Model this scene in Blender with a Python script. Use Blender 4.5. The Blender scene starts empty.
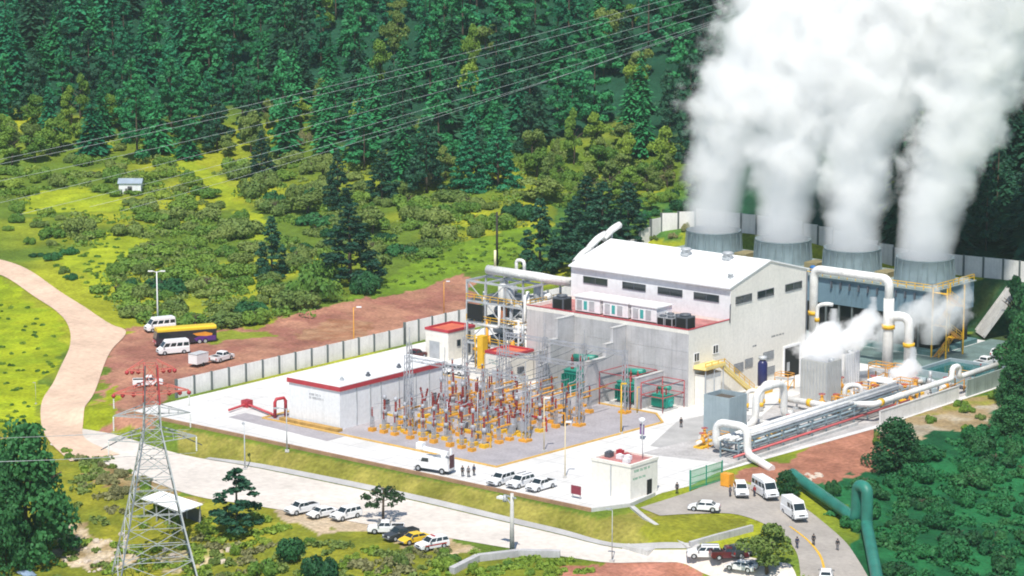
import bpy, math, random
import numpy as np
from mathutils import Vector, Matrix, noise as mnoise
R = math.radians
rnd = random.Random(7)
scene = bpy.context.scene
COL = scene.collection

# ------------------------------------------------------------------ camera
# World axes follow the plant grid: +X runs along the long front of the turbine hall (towards the viewer's right and
# nearer), +Y runs away from the viewer to the right; z = 0 is the plant's pavement. Metres.
CAM = (265.965, -367.798, 105.0)
AZ = R(39.6)
PITCH = math.atan(518.0 / 2770.0)
FPX = 2770.0
camd = bpy.data.cameras.new('camera')
camd.sensor_width = 36.0
camd.lens = FPX / 1024.0 * 36.0
camd.clip_start = 1.0
camd.clip_end = 9000.0
cam = bpy.data.objects.new('camera', camd)
COL.objects.link(cam)
cam.location = CAM
cam.rotation_euler = (R(90) - PITCH, 0, AZ)
scene.camera = cam

# ------------------------------------------------------------------ sky, sun, exposure
SUN_EL = R(58)
SUN_DIR = Vector((0.54, -0.84, 0)).normalized()      # horizontal direction towards the sun
world = bpy.data.worlds.new('World')
scene.world = world
world.use_nodes = True
nt = world.node_tree
for n in list(nt.nodes):
    nt.nodes.remove(n)
wo = nt.nodes.new('ShaderNodeOutputWorld')
bg = nt.nodes.new('ShaderNodeBackground')
sky = nt.nodes.new('ShaderNodeTexSky')
sky.sky_type = 'NISHITA'
sky.sun_disc = False
sky.sun_elevation = SUN_EL
sky.sun_rotation = math.atan2(SUN_DIR.x, SUN_DIR.y)
sky.altitude = 2000
bg.inputs['Strength'].default_value = 0.12
nt.links.new(sky.outputs[0], bg.inputs['Color'])
nt.links.new(bg.outputs[0], wo.inputs['Surface'])
sund = bpy.data.lights.new('sun', 'SUN')
sund.energy = 4.2
sund.angle = R(0.5)
sund.color = (1.0, 0.95, 0.86)
sun = bpy.data.objects.new('sun', sund)
COL.objects.link(sun)
sd = Vector((SUN_DIR.x * math.cos(SUN_EL), SUN_DIR.y * math.cos(SUN_EL), math.sin(SUN_EL)))
sun.rotation_euler = sd.to_track_quat('Z', 'Y').to_euler()
sun.location = (0, -100, 200)
scene.view_settings.view_transform = 'Standard'
scene.view_settings.look = 'None'
scene.view_settings.exposure = 0.40
scene.view_settings.gamma = 1.0
scene.view_settings.use_curve_mapping = False
cy = scene.cycles
cy.use_denoising = True
cy.pixel_filter_type = 'BLACKMAN_HARRIS'
cy.filter_width = 1.9
cy.max_bounces = 26
cy.diffuse_bounces = 3
cy.glossy_bounces = 2
cy.transmission_bounces = 3
cy.transparent_max_bounces = 12
cy.volume_bounces = 26
cy.volume_step_rate = 1.0
cy.volume_max_steps = 256
cy.use_adaptive_sampling = True
cy.adaptive_threshold = 0.02

# ------------------------------------------------------------------ terrain
_s, _c = math.sin(AZ), math.cos(AZ)
def S(a, b, x):
    t = np.clip((x - a) / (b - a), 0, 1)
    return t * t * (3 - 2 * t)
def to_cam(u, v):
    du, dv = u - CAM[0], v - CAM[1]
    return du * _c + dv * _s, -du * _s + dv * _c
def from_cam(x, y):
    return CAM[0] + x * _c - y * _s, CAM[1] + x * _s + y * _c
def treeline(x):
    return 690 - 0.30 * (x + 60) + 10 * np.sin(x * 0.06) - 45 * S(38, 70, x)
def Z(u, v):
    u = np.asarray(u, float); v = np.asarray(v, float)
    x, y = to_cam(u, v)
    w = S(-74, -92, u)
    a = S(-63.6, -69.0, v) * (1 - w) + S(-25, -78, v) * w
    z = -2.5 * a - 4.5 * S(-86, -116, v) - 4 * S(-112, -160, v)
    z = z - (2.0 * S(37, 62, u) + 3.0 * S(62, 95, u)) * (1 - S(25, 70, v))
    k0 = 6.0 * S(-14, 2, u)
    z = z + (8.4 + 3.4 * S(-12, -45, u)) * S(81 + k0 - 21 * S(-58, -72, u), 93 + 0.6 * k0, v) * S(-98, -72, u)
    out = np.maximum(S(-77, -110, u), S(93, 130, v))
    z = z + 0.055 * np.maximum(0, y - 530) * out
    h = y - treeline(x)
    z = z + 0.30 * np.maximum(0, 0.5 * (h + np.sqrt(h * h + 400)) - 1.2) * out
    z = z + out * 0.7 * np.sin(u * 0.11 + 1) * np.sin(v * 0.09)
    return z
def z1(u, v):
    return float(Z(u, v))
_T = np.arange(230.0, 1600.0, 1.0)
def G(px, py):
    """the point of the terrain seen at a pixel of the photograph (used as a survey: gives plant coordinates)"""
    dx = (px - 512.0) / FPX; dy = -(py - 288.0) / FPX
    cp, sp = math.cos(PITCH), math.sin(PITCH)
    X, Y, ZZ = dx, cp + dy * sp, -sp + dy * cp
    t = _T / Y
    u, v = from_cam(X * t, Y * t)
    zz = CAM[2] + ZZ * t
    d = zz - Z(u, v)
    i = int(np.argmax(d < 0))
    if i == 0:
        i = len(t) - 1
    f = d[i - 1] / (d[i - 1] - d[i]) if d[i - 1] != d[i] else 0
    tt = t[i - 1] + (t[i] - t[i - 1]) * f
    u, v = from_cam(X * tt, Y * tt)
    return (float(u), float(v), z1(u, v))
def GZ(px, py, z):
    """the point of the level z seen at a pixel"""
    dx = (px - 512.0) / FPX; dy = -(py - 288.0) / FPX
    cp, sp = math.cos(PITCH), math.sin(PITCH)
    t = (z - CAM[2]) / (-sp + dy * cp)
    u, v = from_cam(dx * t, (cp + dy * sp) * t)
    return (float(u), float(v), z)
def PX(u, v, z):
    x, y = to_cam(u, v)
    cp, sp = math.cos(PITCH), math.sin(PITCH)
    f = y * cp - (z - CAM[2]) * sp
    return 512 + FPX * x / f, 288 - FPX * (y * sp + (z - CAM[2]) * cp) / f

# ------------------------------------------------------------------ materials
MATS = {}
def mat(name, col, rough=0.7, var=0.12, scale=0.6, metal=0.0, bump=0.0, streak=0.0, fine=0.06):
    """procedural material: base colour broken up by two scales of noise, optional rain streaks running down, optional bump"""
    if name in MATS:
        return MATS[name]
    m = bpy.data.materials.new(name); m.use_nodes = True
    t = m.node_tree; N, L = t.nodes, t.links
    b = N['Principled BSDF']
    b.inputs['Roughness'].default_value = rough
    b.inputs['Metallic'].default_value = metal
    g = N.new('ShaderNodeNewGeometry')
    n1 = N.new('ShaderNodeTexNoise'); n1.inputs['Scale'].default_value = scale; n1.inputs['Detail'].default_value = 5
    n2 = N.new('ShaderNodeTexNoise'); n2.inputs['Scale'].default_value = scale * 9; n2.inputs['Detail'].default_value = 3
    L.new(g.outputs['Position'], n1.inputs['Vector']); L.new(g.outputs['Position'], n2.inputs['Vector'])
    r1 = N.new('ShaderNodeMapRange'); r1.inputs[1].default_value = 0.3; r1.inputs[2].default_value = 0.7
    r1.inputs[3].default_value = 1 - var; r1.inputs[4].default_value = 1 + var
    r2 = N.new('ShaderNodeMapRange'); r2.inputs[1].default_value = 0.3; r2.inputs[2].default_value = 0.7
    r2.inputs[3].default_value = 1 - fine; r2.inputs[4].default_value = 1 + fine
    L.new(n1.outputs[0], r1.inputs[0]); L.new(n2.outputs[0], r2.inputs[0])
    mu = N.new('ShaderNodeMath'); mu.operation = 'MULTIPLY'
    L.new(r1.outputs[0], mu.inputs[0]); L.new(r2.outputs[0], mu.inputs[1])
    val = mu.outputs[0]
    if streak:
        mp = N.new('ShaderNodeMapping'); mp.inputs['Scale'].default_value = (2.2, 2.2, 0.12)
        L.new(g.outputs['Position'], mp.inputs['Vector'])
        n3 = N.new('ShaderNodeTexNoise'); n3.inputs['Scale'].default_value = 1.0; n3.inputs['Detail'].default_value = 4
        L.new(mp.outputs[0], n3.inputs['Vector'])
        r3 = N.new('ShaderNodeMapRange'); r3.inputs[1].default_value = 0.5; r3.inputs[2].default_value = 0.75
        r3.inputs[3].default_value = 1; r3.inputs[4].default_value = 1 - streak
        L.new(n3.outputs[0], r3.inputs[0])
        m2 = N.new('ShaderNodeMath'); m2.operation = 'MULTIPLY'
        L.new(val, m2.inputs[0]); L.new(r3.outputs[0], m2.inputs[1]); val = m2.outputs[0]
    vm = N.new('ShaderNodeVectorMath'); vm.operation = 'SCALE'
    vm.inputs[0].default_value = col[:3]
    L.new(val, vm.inputs['Scale'])
    L.new(vm.outputs[0], b.inputs['Base Color'])
    if bump:
        bp = N.new('ShaderNodeBump'); bp.inputs['Strength'].default_value = bump; bp.inputs['Distance'].default_value = 0.05
        L.new(n2.outputs[0], bp.inputs['Height']); L.new(bp.outputs[0], b.inputs['Normal'])
    MATS[name] = m
    return m
def leafmat(name, col, col2, rough=0.6, trans=0.25, spread=1.0):
    """foliage: mixes two leaf colours by clump noise, with a per-tree shift, and lets some light through"""
    m = bpy.data.materials.new(name); m.use_nodes = True
    t = m.node_tree; N, L = t.nodes, t.links
    b = N['Principled BSDF']; out = N['Material Output']
    b.inputs['Roughness'].default_value = rough
    b.inputs['Specular IOR Level'].default_value = 0.2
    tc = N.new('ShaderNodeTexCoord')
    no = N.new('ShaderNodeTexNoise'); no.inputs['Scale'].default_value = 0.9; no.inputs['Detail'].default_value = 4
    L.new(tc.outputs['Object'], no.inputs['Vector'])
    oi = N.new('ShaderNodeObjectInfo')
    ad = N.new('ShaderNodeMath'); ad.operation = 'MULTIPLY_ADD'; ad.inputs[1].default_value = 0.5 * spread; 
    L.new(oi.outputs['Random'], ad.inputs[0]); L.new(no.outputs[0], ad.inputs[2])
    mr = N.new('ShaderNodeMapRange'); mr.inputs[1].default_value = 0.40; mr.inputs[2].default_value = 0.55 + 0.5 * spread
    L.new(ad.outputs[0], mr.inputs[0])
    mx = N.new('ShaderNodeMix'); mx.data_type = 'RGBA'
    mx.inputs[6].default_value = (*col, 1); mx.inputs[7].default_value = (*col2, 1)
    L.new(mr.outputs[0], mx.inputs[0])
    L.new(mx.outputs[2], b.inputs['Base Color'])
    tr = N.new('ShaderNodeBsdfTranslucent')
    L.new(mx.outputs[2], tr.inputs['Color'])
    ms = N.new('ShaderNodeMixShader'); ms.inputs[0].default_value = trans
    L.new(b.outputs[0], ms.inputs[1]); L.new(tr.outputs[0], ms.inputs[2])
    L.new(ms.outputs[0], out.inputs['Surface'])
    return m
def glassmat(name, col=(0.02, 0.03, 0.035), rough=0.08):
    if name in MATS:
        return MATS[name]
    m = bpy.data.materials.new(name); m.use_nodes = True
    b = m.node_tree.nodes['Principled BSDF']
    b.inputs['Base Color'].default_value = (*col, 1)
    b.inputs['Roughness'].default_value = rough
    b.inputs['Specular IOR Level'].default_value = 0.6
    MATS[name] = m
    return m

white_paint = mat('white_paint', (0.78, 0.78, 0.79), 0.55, 0.05, 0.25, streak=0.10)
wall_cool = mat('wall_white_cool', (0.74, 0.75, 0.76), 0.7, 0.04, 0.2, streak=0.06)
wall_cream = mat('wall_cream', (0.76, 0.73, 0.66), 0.75, 0.04, 0.2, streak=0.06)
roof_white = mat('roof_white', (0.85, 0.85, 0.84), 0.5, 0.05, 0.15)
concrete = mat('concrete', (0.46, 0.45, 0.455), 0.9, 0.16, 0.35, streak=0.20, bump=0.2)
concrete_light = mat('concrete_light', (0.50, 0.49, 0.47), 0.9, 0.14, 0.3, streak=0.25)
panel_conc = mat('precast_panel', (0.74, 0.72, 0.69), 0.9, 0.09, 0.4, streak=0.14)
post_dark = mat('dark_post', (0.13, 0.15, 0.15), 0.7, 0.15)
red_paint = mat('red_paint', (0.42, 0.035, 0.05), 0.5, 0.12)
red_brown = mat('red_brown_porcelain', (0.26, 0.035, 0.03), 0.35, 0.2)
terracotta = mat('terracotta_roof', (0.55, 0.13, 0.07), 0.8, 0.18, 0.8)
roof_pink = mat('red_waterproofing', (0.42, 0.17, 0.16), 0.85, 0.25, 0.5)
galv = mat('galvanised_steel', (0.44, 0.46, 0.48), 0.5, 0.18, metal=0.2)
steel_dark = mat('dark_steel', (0.09, 0.10, 0.12), 0.5, 0.2)
black = mat('black_rubber', (0.015, 0.015, 0.017), 0.75, 0.1)
void_black = mat('dark_opening', (0.008, 0.009, 0.010), 0.9, 0.2)
yellow = mat('yellow_paint', (0.72, 0.42, 0.02), 0.55, 0.12)
orange = mat('orange_paint', (0.70, 0.32, 0.03), 0.55, 0.15)
green_tr = mat('transformer_green', (0.02, 0.26, 0.19), 0.45, 0.15, 0.8)
grey_green = mat('grey_green_panel', (0.30, 0.37, 0.40), 0.6, 0.08, 0.5, streak=0.15)
tower_blue = mat('cooling_tower_cladding', (0.13, 0.21, 0.26), 0.6, 0.10, 0.3, streak=0.25)
stack_teal = mat('fan_stack_fibreglass', (0.19, 0.25, 0.27), 0.5, 0.12, 0.5, streak=0.3)
blue_dark = mat('navy_paint', (0.012, 0.015, 0.09), 0.35, 0.1)
blue_motor = mat('blue_paint', (0.01, 0.12, 0.35), 0.4, 0.1)
pipe_white = mat('white_pipe_lagging', (0.74, 0.73, 0.70), 0.45, 0.13, 0.5, streak=0.15, fine=0.08)
pipe_green = mat('green_pipe_lagging', (0.024, 0.17, 0.125), 0.5, 0.25, 0.5)
glass = glassmat('dark_glass')
# ------------------------------------------------------------------ building blocks
class MB:
    """collects boxes, bars and tubes into one mesh"""
    def __init__(self):
        self.v = []; self.f = []; self.mi = []; self.smooth = []; self.m = 0
    def add(self, vs, fs, smooth=False):
        o = len(self.v); self.v += [tuple(p) for p in vs]
        for f in fs:
            self.f.append([i + o for i in f]); self.mi.append(self.m); self.smooth.append(smooth)
        return self
    def box(self, x0, x1, y0, y1, z0, z1):
        vs = [(x0, y0, z0), (x1, y0, z0), (x1, y1, z0), (x0, y1, z0), (x0, y0, z1), (x1, y0, z1), (x1, y1, z1), (x0, y1, z1)]
        return self.add(vs, [(0, 3, 2, 1), (4, 5, 6, 7), (0, 1, 5, 4), (1, 2, 6, 5), (2, 3, 7, 6), (3, 0, 4, 7)])
    def cbox(self, c, sx, sy, sz):
        return self.box(c[0] - sx / 2, c[0] + sx / 2, c[1] - sy / 2, c[1] + sy / 2, c[2], c[2] + sz)
    def bar(self, a, b, w, h=None):
        """square bar between two points"""
        a, b = Vector(a), Vector(b); d = b - a
        if d.length < 1e-6: return self
        d.normalize(); h = h or w
        up = Vector((0, 0, 1)) if abs(d.z) < 0.95 else Vector((1, 0, 0))
        s = d.cross(up).normalized() * (w / 2); t = s.cross(d).normalized() * (h / 2)
        vs = [a - s - t, a + s - t, a + s + t, a - s + t, b - s - t, b + s - t, b + s + t, b - s + t]
        return self.add(vs, [(0, 3, 2, 1), (4, 5, 6, 7), (0, 1, 5, 4), (1, 2, 6, 5), (2, 3, 7, 6), (3, 0, 4, 7)])
    def tube(self, pts, r, n=10, caps=True, radii=None):
        pts = [Vector(p) for p in pts]
        k = len(pts); base = []; prev = None
        for i, p in enumerate(pts):
            d = (pts[min(i + 1, k - 1)] - pts[max(i - 1, 0)]).normalized()
            if prev is None:
                up = Vector((0, 0, 1)) if abs(d.z) < 0.9 else Vector((1, 0, 0))
                s = d.cross(up).normalized()
            else:
                s = (prev - d * prev.dot(d)).normalized()
            prev = s; t = d.cross(s)
            rr = radii[i] if radii else r
            base.append([p + (s * math.cos(2 * math.pi * j / n) + t * math.sin(2 * math.pi * j / n)) * rr for j in range(n)])
        vs = [q for ring in base for q in ring]
        fs = [(i * n + j, i * n + (j + 1) % n, (i + 1) * n + (j + 1) % n, (i + 1) * n + j) for i in range(k - 1) for j in range(n)]
        self.add(vs, fs, True)
        if caps:
            o = len(self.v) - len(vs)
            self.f.append([o + j for j in range(n)][::-1]); self.mi.append(self.m); self.smooth.append(False)
            self.f.append([o + (k - 1) * n + j for j in range(n)]); self.mi.append(self.m); self.smooth.append(False)
        return self
    def lathe(self, c, prof, n=16, caps=True):
        """profile of (radius, z) turned round a vertical axis at c"""
        vs = [(c[0] + r * math.cos(2 * math.pi * j / n), c[1] + r * math.sin(2 * math.pi * j / n), c[2] + z) for r, z in prof for j in range(n)]
        k = len(prof)
        fs = [(i * n + j, i * n + (j + 1) % n, (i + 1) * n + (j + 1) % n, (i + 1) * n + j) for i in range(k - 1) for j in range(n)]
        self.add(vs, fs, True)
        if caps:
            o = len(self.v) - len(vs)
            self.f.append([o + j for j in range(n)][::-1]); self.mi.append(self.m); self.smooth.append(False)
            self.f.append([o + (k - 1) * n + j for j in range(n)]); self.mi.append(self.m); self.smooth.append(False)
        return self
    def prism(self, poly, z0, z1):
        n = len(poly)
        vs = [(p[0], p[1], z0) for p in poly] + [(p[0], p[1], z1) for p in poly]
        fs = [tuple(range(n))[::-1], tuple(range(n, 2 * n))] + [(i, (i + 1) % n, n + (i + 1) % n, n + i) for i in range(n)]
        return self.add(vs, fs)
    def slab(self, prof, axis, a, b):
        """profile polygon in the plane across an axis ('x': profile is (y,z); 'y': profile is (x,z)) swept from a to b"""
        n = len(prof)
        P = (lambda p, t: (t, p[0], p[1])) if axis == 'x' else (lambda p, t: (p[0], t, p[1]))
        vs = [P(p, a) for p in prof] + [P(p, b) for p in prof]
        fs = [tuple(range(n)), tuple(range(n, 2 * n))[::-1]] + [(i, n + i, n + (i + 1) % n, (i + 1) % n) for i in range(n)]
        return self.add(vs, fs)
    def build(self, name, m, parent=None, loc=None):
        me = bpy.data.meshes.new(name)
        me.from_pydata(self.v, [], self.f)
        ms = m if isinstance(m, (list, tuple)) else [m]
        for x in ms: me.materials.append(x)
        me.polygons.foreach_set('use_smooth', self.smooth)
        if len(ms) > 1: me.polygons.foreach_set('material_index', self.mi)
        me.update()
        o = bpy.data.objects.new(name, me); COL.objects.link(o)
        if loc is not None: o.location = loc
        if parent is not None: o.parent = parent
        return o
def fix_normals(o):
    import bmesh
    b = bmesh.new(); b.from_mesh(o.data); bmesh.ops.recalc_face_normals(b, faces=b.faces); b.to_mesh(o.data); b.free()
    return o
def tag(o, label=None, cat=None, group=None, kind=None):
    if label: o['label'] = label
    if cat: o['category'] = cat
    if group: o['group'] = group
    if kind: o['kind'] = kind
    return o
def thing(name, label, cat, loc=(0, 0, 0), rz=0.0, group=None):
    o = bpy.data.objects.new(name, None); COL.objects.link(o)
    o.empty_display_size = 0.5
    o.location = loc; o.rotation_euler = (0, 0, rz)
    return tag(o, label, cat, group)
def kids(o):
    return [c for c in bpy.data.objects if c.parent is o]
_KIDS = {}
def copy_thing(root, loc, rz=0.0, label=None, group=None, scale=None):
    if root.name not in _KIDS:
        _KIDS[root.name] = [(c, [d for d in bpy.data.objects if d.parent is c]) for c in bpy.data.objects if c.parent is root]
    r = root.copy(); COL.objects.link(r); r.location = loc; r.rotation_euler = (0, 0, rz)
    if scale is not None: r.scale = scale if hasattr(scale, '__len__') else (scale, scale, scale)
    if label: r['label'] = label
    if group: r['group'] = group
    for c, sub in _KIDS[root.name]:
        k = c.copy(); COL.objects.link(k); k.parent = r
        for d in sub:
            e = d.copy(); COL.objects.link(e); e.parent = k
    return r
class Proto:
    """the first placing moves the original, later ones copy it with its parts"""
    def __init__(self, make): self.make = make; self.root = None
    def put(self, loc, rz=0.0, label=None, group=None, scale=None):
        if self.root is None:
            r = self.root = self.make()
            r.location = loc; r.rotation_euler = (0, 0, rz)
            if scale is not None: r.scale = scale if hasattr(scale, '__len__') else (scale, scale, scale)
            if label: r['label'] = label
            if group: r['group'] = group
            return r
        return copy_thing(self.root, loc, rz, label, group, scale)

# ------------------------------------------------------------------ ground
def vnoise(u, v, s, seed=0):
    """smooth value noise on arrays"""
    u = np.asarray(u) / s + seed * 17.3; v = np.asarray(v) / s - seed * 9.1
    iu, iv = np.floor(u).astype(int), np.floor(v).astype(int)
    fu, fv = u - iu, v - iv
    fu = fu * fu * (3 - 2 * fu); fv = fv * fv * (3 - 2 * fv)
    def h(a, b):
        n = np.sin(a * 127.1 + b * 311.7 + seed * 74.7) * 43758.5453
        return n - np.floor(n)
    return (h(iu, iv) * (1 - fu) + h(iu + 1, iv) * fu) * (1 - fv) + (h(iu, iv + 1) * (1 - fu) + h(iu + 1, iv + 1) * fu) * fv
def inside(poly, u, v):
    r = np.zeros(u.shape, bool); n = len(poly)
    for i in range(n):
        (x0, y0), (x1, y1) = poly[i], poly[(i + 1) % n]
        c = ((y0 > v) != (y1 > v)) & (u < (x1 - x0) * (v - y0) / (y1 - y0 + 1e-12) + x0)
        r ^= c
    return r
def survey(pts):
    return [G(*p)[:2] for p in pts]

ys = np.concatenate([np.linspace(120, 300, 40, endpoint=False), np.linspace(300, 560, 330, endpoint=False), np.linspace(560, 760, 170, endpoint=False),
                     np.linspace(760, 1000, 70, endpoint=False), np.linspace(1000, 1300, 30)])
ts = np.concatenate([np.linspace(-0.6, -0.24, 24, endpoint=False), np.linspace(-0.24, 0.24, 420, endpoint=False), np.linspace(0.24, 0.6, 25)])
TT, YY = np.meshgrid(ts, ys)
UU, VV = from_cam(TT * YY, YY)
ZZ = Z(UU, VV)
nr, nc = UU.shape
base = np.zeros((nr, nc, 3))
wu = UU + (vnoise(UU, VV, 5, 1) - 0.5) * 5 + (vnoise(UU, VV, 1.5, 2) - 0.5) * 2
wv = VV + (vnoise(UU, VV, 5, 3) - 0.5) * 5 + (vnoise(UU, VV, 1.5, 4) - 0.5) * 2
def mixc(a, b, t): return np.array(a)[None, None] * (1 - t[..., None]) + np.array(b)[None, None] * t[..., None]
big = vnoise(UU, VV, 30, 5) * 0.6 + vnoise(UU, VV, 9, 6) * 0.4
base = mixc((0.11, 0.17, 0.022), (0.29, 0.31, 0.022), S(0.36, 0.72, big))
xc, yc = to_cam(UU, VV)
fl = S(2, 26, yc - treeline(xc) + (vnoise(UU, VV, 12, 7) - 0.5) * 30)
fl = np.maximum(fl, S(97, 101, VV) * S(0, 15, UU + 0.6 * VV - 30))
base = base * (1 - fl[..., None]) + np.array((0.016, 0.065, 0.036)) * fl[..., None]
def paint(px_poly, col, col2=None, s=4, warp=True, soft=0.0):
    p = survey(px_poly)
    m = inside(p, wu if warp else UU, wv if warp else VV)
    k = S(0.3, 0.7, vnoise(UU, VV, s, 11) * 0.6 + vnoise(UU, VV, s / 3, 12) * 0.4)
    c = mixc(col, col2 or col, k)
    base[m] = c[m]
# left meadow beside the dirt road
paint([(-60, 250), (0, 278), (62, 318), (66, 345), (45, 398), (38, 440), (-60, 440)], (0.31, 0.36, 0.015), (0.22, 0.29, 0.014), 8)
# ground below the front road: scrub, dry grass, dirt
paint([(-80, 425), (60, 440), (90, 458), (190, 494), (256, 506), (512, 556), (620, 576), (620, 700), (-80, 700)], (0.26, 0.25, 0.025), (0.16, 0.18, 0.02), 6)
paint([(80, 455), (190, 496), (186, 512), (140, 500), (95, 480)], (0.25, 0.17, 0.07), (0.32, 0.24, 0.12), 3)
paint([(48, 530), (85, 522), (125, 540), (140, 560), (105, 572), (60, 562)], (0.55, 0.45, 0.33), (0.33, 0.24, 0.12), 2)
paint([(150, 555), (205, 545), (240, 560), (200, 576)], (0.45, 0.36, 0.22), (0.22, 0.24, 0.03), 2)
paint([(256, 498), (340, 516), (372, 522), (360, 534), (330, 530), (310, 534), (270, 520)], (0.50, 0.40, 0.28), (0.45, 0.35, 0.24), 4)
paint([(372, 524), (450, 535), (480, 548), (460, 556), (400, 548)], (0.50, 0.38, 0.25), (0.36, 0.27, 0.14), 4)
paint([(575, 566), (612, 563), (640, 561), (672, 563), (700, 574), (720, 600), (560, 600)], (0.46, 0.20, 0.14), (0.40, 0.17, 0.11), 4)
# the yellow green strip of grass between wall and dirt road, and the red earth yard beyond the wall
paint([(88, 432), (84, 412), (98, 392), (112, 345), (128, 326), (150, 330), (200, 331), (260, 327), (300, 312), (345, 300), (420, 290), (470, 268),
       (475, 322), (396, 338), (260, 372), (178, 392), (150, 430)], (0.38, 0.19, 0.125), (0.30, 0.13, 0.095), 7)
paint([(300, 330), (330, 318), (365, 322), (372, 338), (320, 345)], (0.38, 0.22, 0.13), (0.30, 0.14, 0.08), 4)
paint([(205, 334), (275, 330), (280, 338), (215, 342)], (0.22, 0.26, 0.03), None, 3)
paint([(86, 428), (90, 405), (104, 388), (114, 392), (113, 425)], (0.28, 0.31, 0.015), (0.22, 0.26, 0.015), 4)
# open grass on the slope behind the yard
paint([(345, 298), (400, 270), (450, 250), (500, 232), (535, 225), (530, 262), (470, 272), (420, 290)], (0.16, 0.26, 0.02), (0.12, 0.2, 0.02), 5)
CLEAR = [[(160, 150), (186, 148), (232, 185), (272, 235), (258, 246), (222, 205), (180, 172)], [(20, 196), (70, 186), (120, 196), (130, 214), (70, 214), (25, 212)], [(60, 262), (110, 232), (150, 240), (128, 262), (95, 290)]]
for c_ in CLEAR: paint(c_, (0.31, 0.36, 0.02), (0.25, 0.31, 0.02), 5)
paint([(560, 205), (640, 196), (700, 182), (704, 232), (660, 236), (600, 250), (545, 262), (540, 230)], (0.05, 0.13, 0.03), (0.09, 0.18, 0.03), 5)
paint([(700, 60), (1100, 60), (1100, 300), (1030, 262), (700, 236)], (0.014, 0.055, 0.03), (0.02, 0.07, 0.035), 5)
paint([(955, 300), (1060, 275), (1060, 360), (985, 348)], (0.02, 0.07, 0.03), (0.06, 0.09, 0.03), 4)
# embankment grass below the front kerb
paint([(176, 428), (256, 444), (512, 497), (600, 520), (640, 512), (700, 520), (742, 518), (738, 528), (640, 548), (590, 540), (512, 523), (256, 465), (180, 456)],
      (0.27, 0.24, 0.055), (0.20, 0.195, 0.035), 3, warp=False)
paint([(655, 516), (712, 513), (748, 520), (745, 528), (690, 545), (655, 547), (640, 530)], (0.25, 0.25, 0.025), (0.2, 0.21, 0.022), 3, warp=False)
# east side: red soil, gravel, emerald ground
paint([(792, 476), (880, 405), (960, 400), (1024, 392), (1100, 400), (1100, 640), (880, 640), (862, 560), (850, 520)], (0.019, 0.13, 0.044), (0.011, 0.075, 0.029), 8)
paint([(720, 482), (800, 452), (880, 420), (880, 445), (865, 470), (838, 482), (795, 482), (770, 488)], (0.38, 0.17, 0.11), (0.30, 0.13, 0.085), 5)
paint([(880, 418), (960, 396), (1010, 405), (1010, 420), (950, 430), (900, 440), (880, 436)], (0.37, 0.32, 0.24), (0.30, 0.22, 0.12), 4)
paint([(905, 418), (965, 394), (1000, 400), (985, 408)], (0.25, 0.24, 0.05), (0.3, 0.22, 0.1), 3)
me = bpy.data.meshes.new('ground')
verts = np.stack([UU, VV, ZZ], -1).reshape(-1, 3)
idx = np.arange(nr * nc).reshape(nr, nc)
quads = np.stack([idx[:-1, :-1], idx[:-1, 1:], idx[1:, 1:], idx[1:, :-1]], -1).reshape(-1, 4)
me.from_pydata(verts.tolist(), [], quads.tolist())
me.polygons.foreach_set('use_smooth', np.ones(len(quads), bool))
at_ = me.attributes.new('soil', 'FLOAT_COLOR', 'POINT')
at_.data.foreach_set('color', np.concatenate([base.reshape(-1, 3), np.ones((nr * nc, 1))], 1).astype(np.float32).ravel())
gm = bpy.data.materials.new('ground_soil_and_grass'); gm.use_nodes = True
t = gm.node_tree; N, L = t.nodes, t.links; b = N['Principled BSDF']; b.inputs['Roughness'].default_value = 0.95
b.inputs['Specular IOR Level'].default_value = 0.1
a = N.new('ShaderNodeAttribute'); a.attribute_name = 'soil'
g = N.new('ShaderNodeNewGeometry')
def nz(scale, lo, hi, det=5):
    n = N.new('ShaderNodeTexNoise'); n.inputs['Scale'].default_value = scale; n.inputs['Detail'].default_value = det
    L.new(g.outputs['Position'], n.inputs['Vector'])
    r = N.new('ShaderNodeMapRange'); r.inputs[1].default_value = 0.3; r.inputs[2].default_value = 0.7; r.inputs[3].default_value = lo; r.inputs[4].default_value = hi
    L.new(n.outputs[0], r.inputs[0]); return r.outputs[0], n
v1, _n = nz(0.25, 0.8, 1.2); v2, n2 = nz(1.6, 0.75, 1.25, 6); v3, _n = nz(0.06, 0.88, 1.12)
m1 = N.new('ShaderNodeMath'); m1.operation = 'MULTIPLY'; L.new(v1, m1.inputs[0]); L.new(v2, m1.inputs[1])
m2 = N.new('ShaderNodeMath'); m2.operation = 'MULTIPLY'; L.new(m1.outputs[0], m2.inputs[0]); L.new(v3, m2.inputs[1])
sc = N.new('ShaderNodeVectorMath'); sc.operation = 'SCALE'; L.new(a.outputs['Color'], sc.inputs[0]); L.new(m2.outputs[0], sc.inputs['Scale'])
L.new(sc.outputs[0], b.inputs['Base Color'])
bp = N.new('ShaderNodeBump'); bp.inputs['Strength'].default_value = 0.6; bp.inputs['Distance'].default_value = 0.4
L.new(n2.outputs[0], bp.inputs['Height']); L.new(bp.outputs[0], b.inputs['Normal'])
me.materials.append(gm)
ground = bpy.data.objects.new('ground', me); COL.objects.link(ground)
tag(ground, 'grassy and earthy hillside terrain under the whole site', 'ground', kind='structure')

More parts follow.
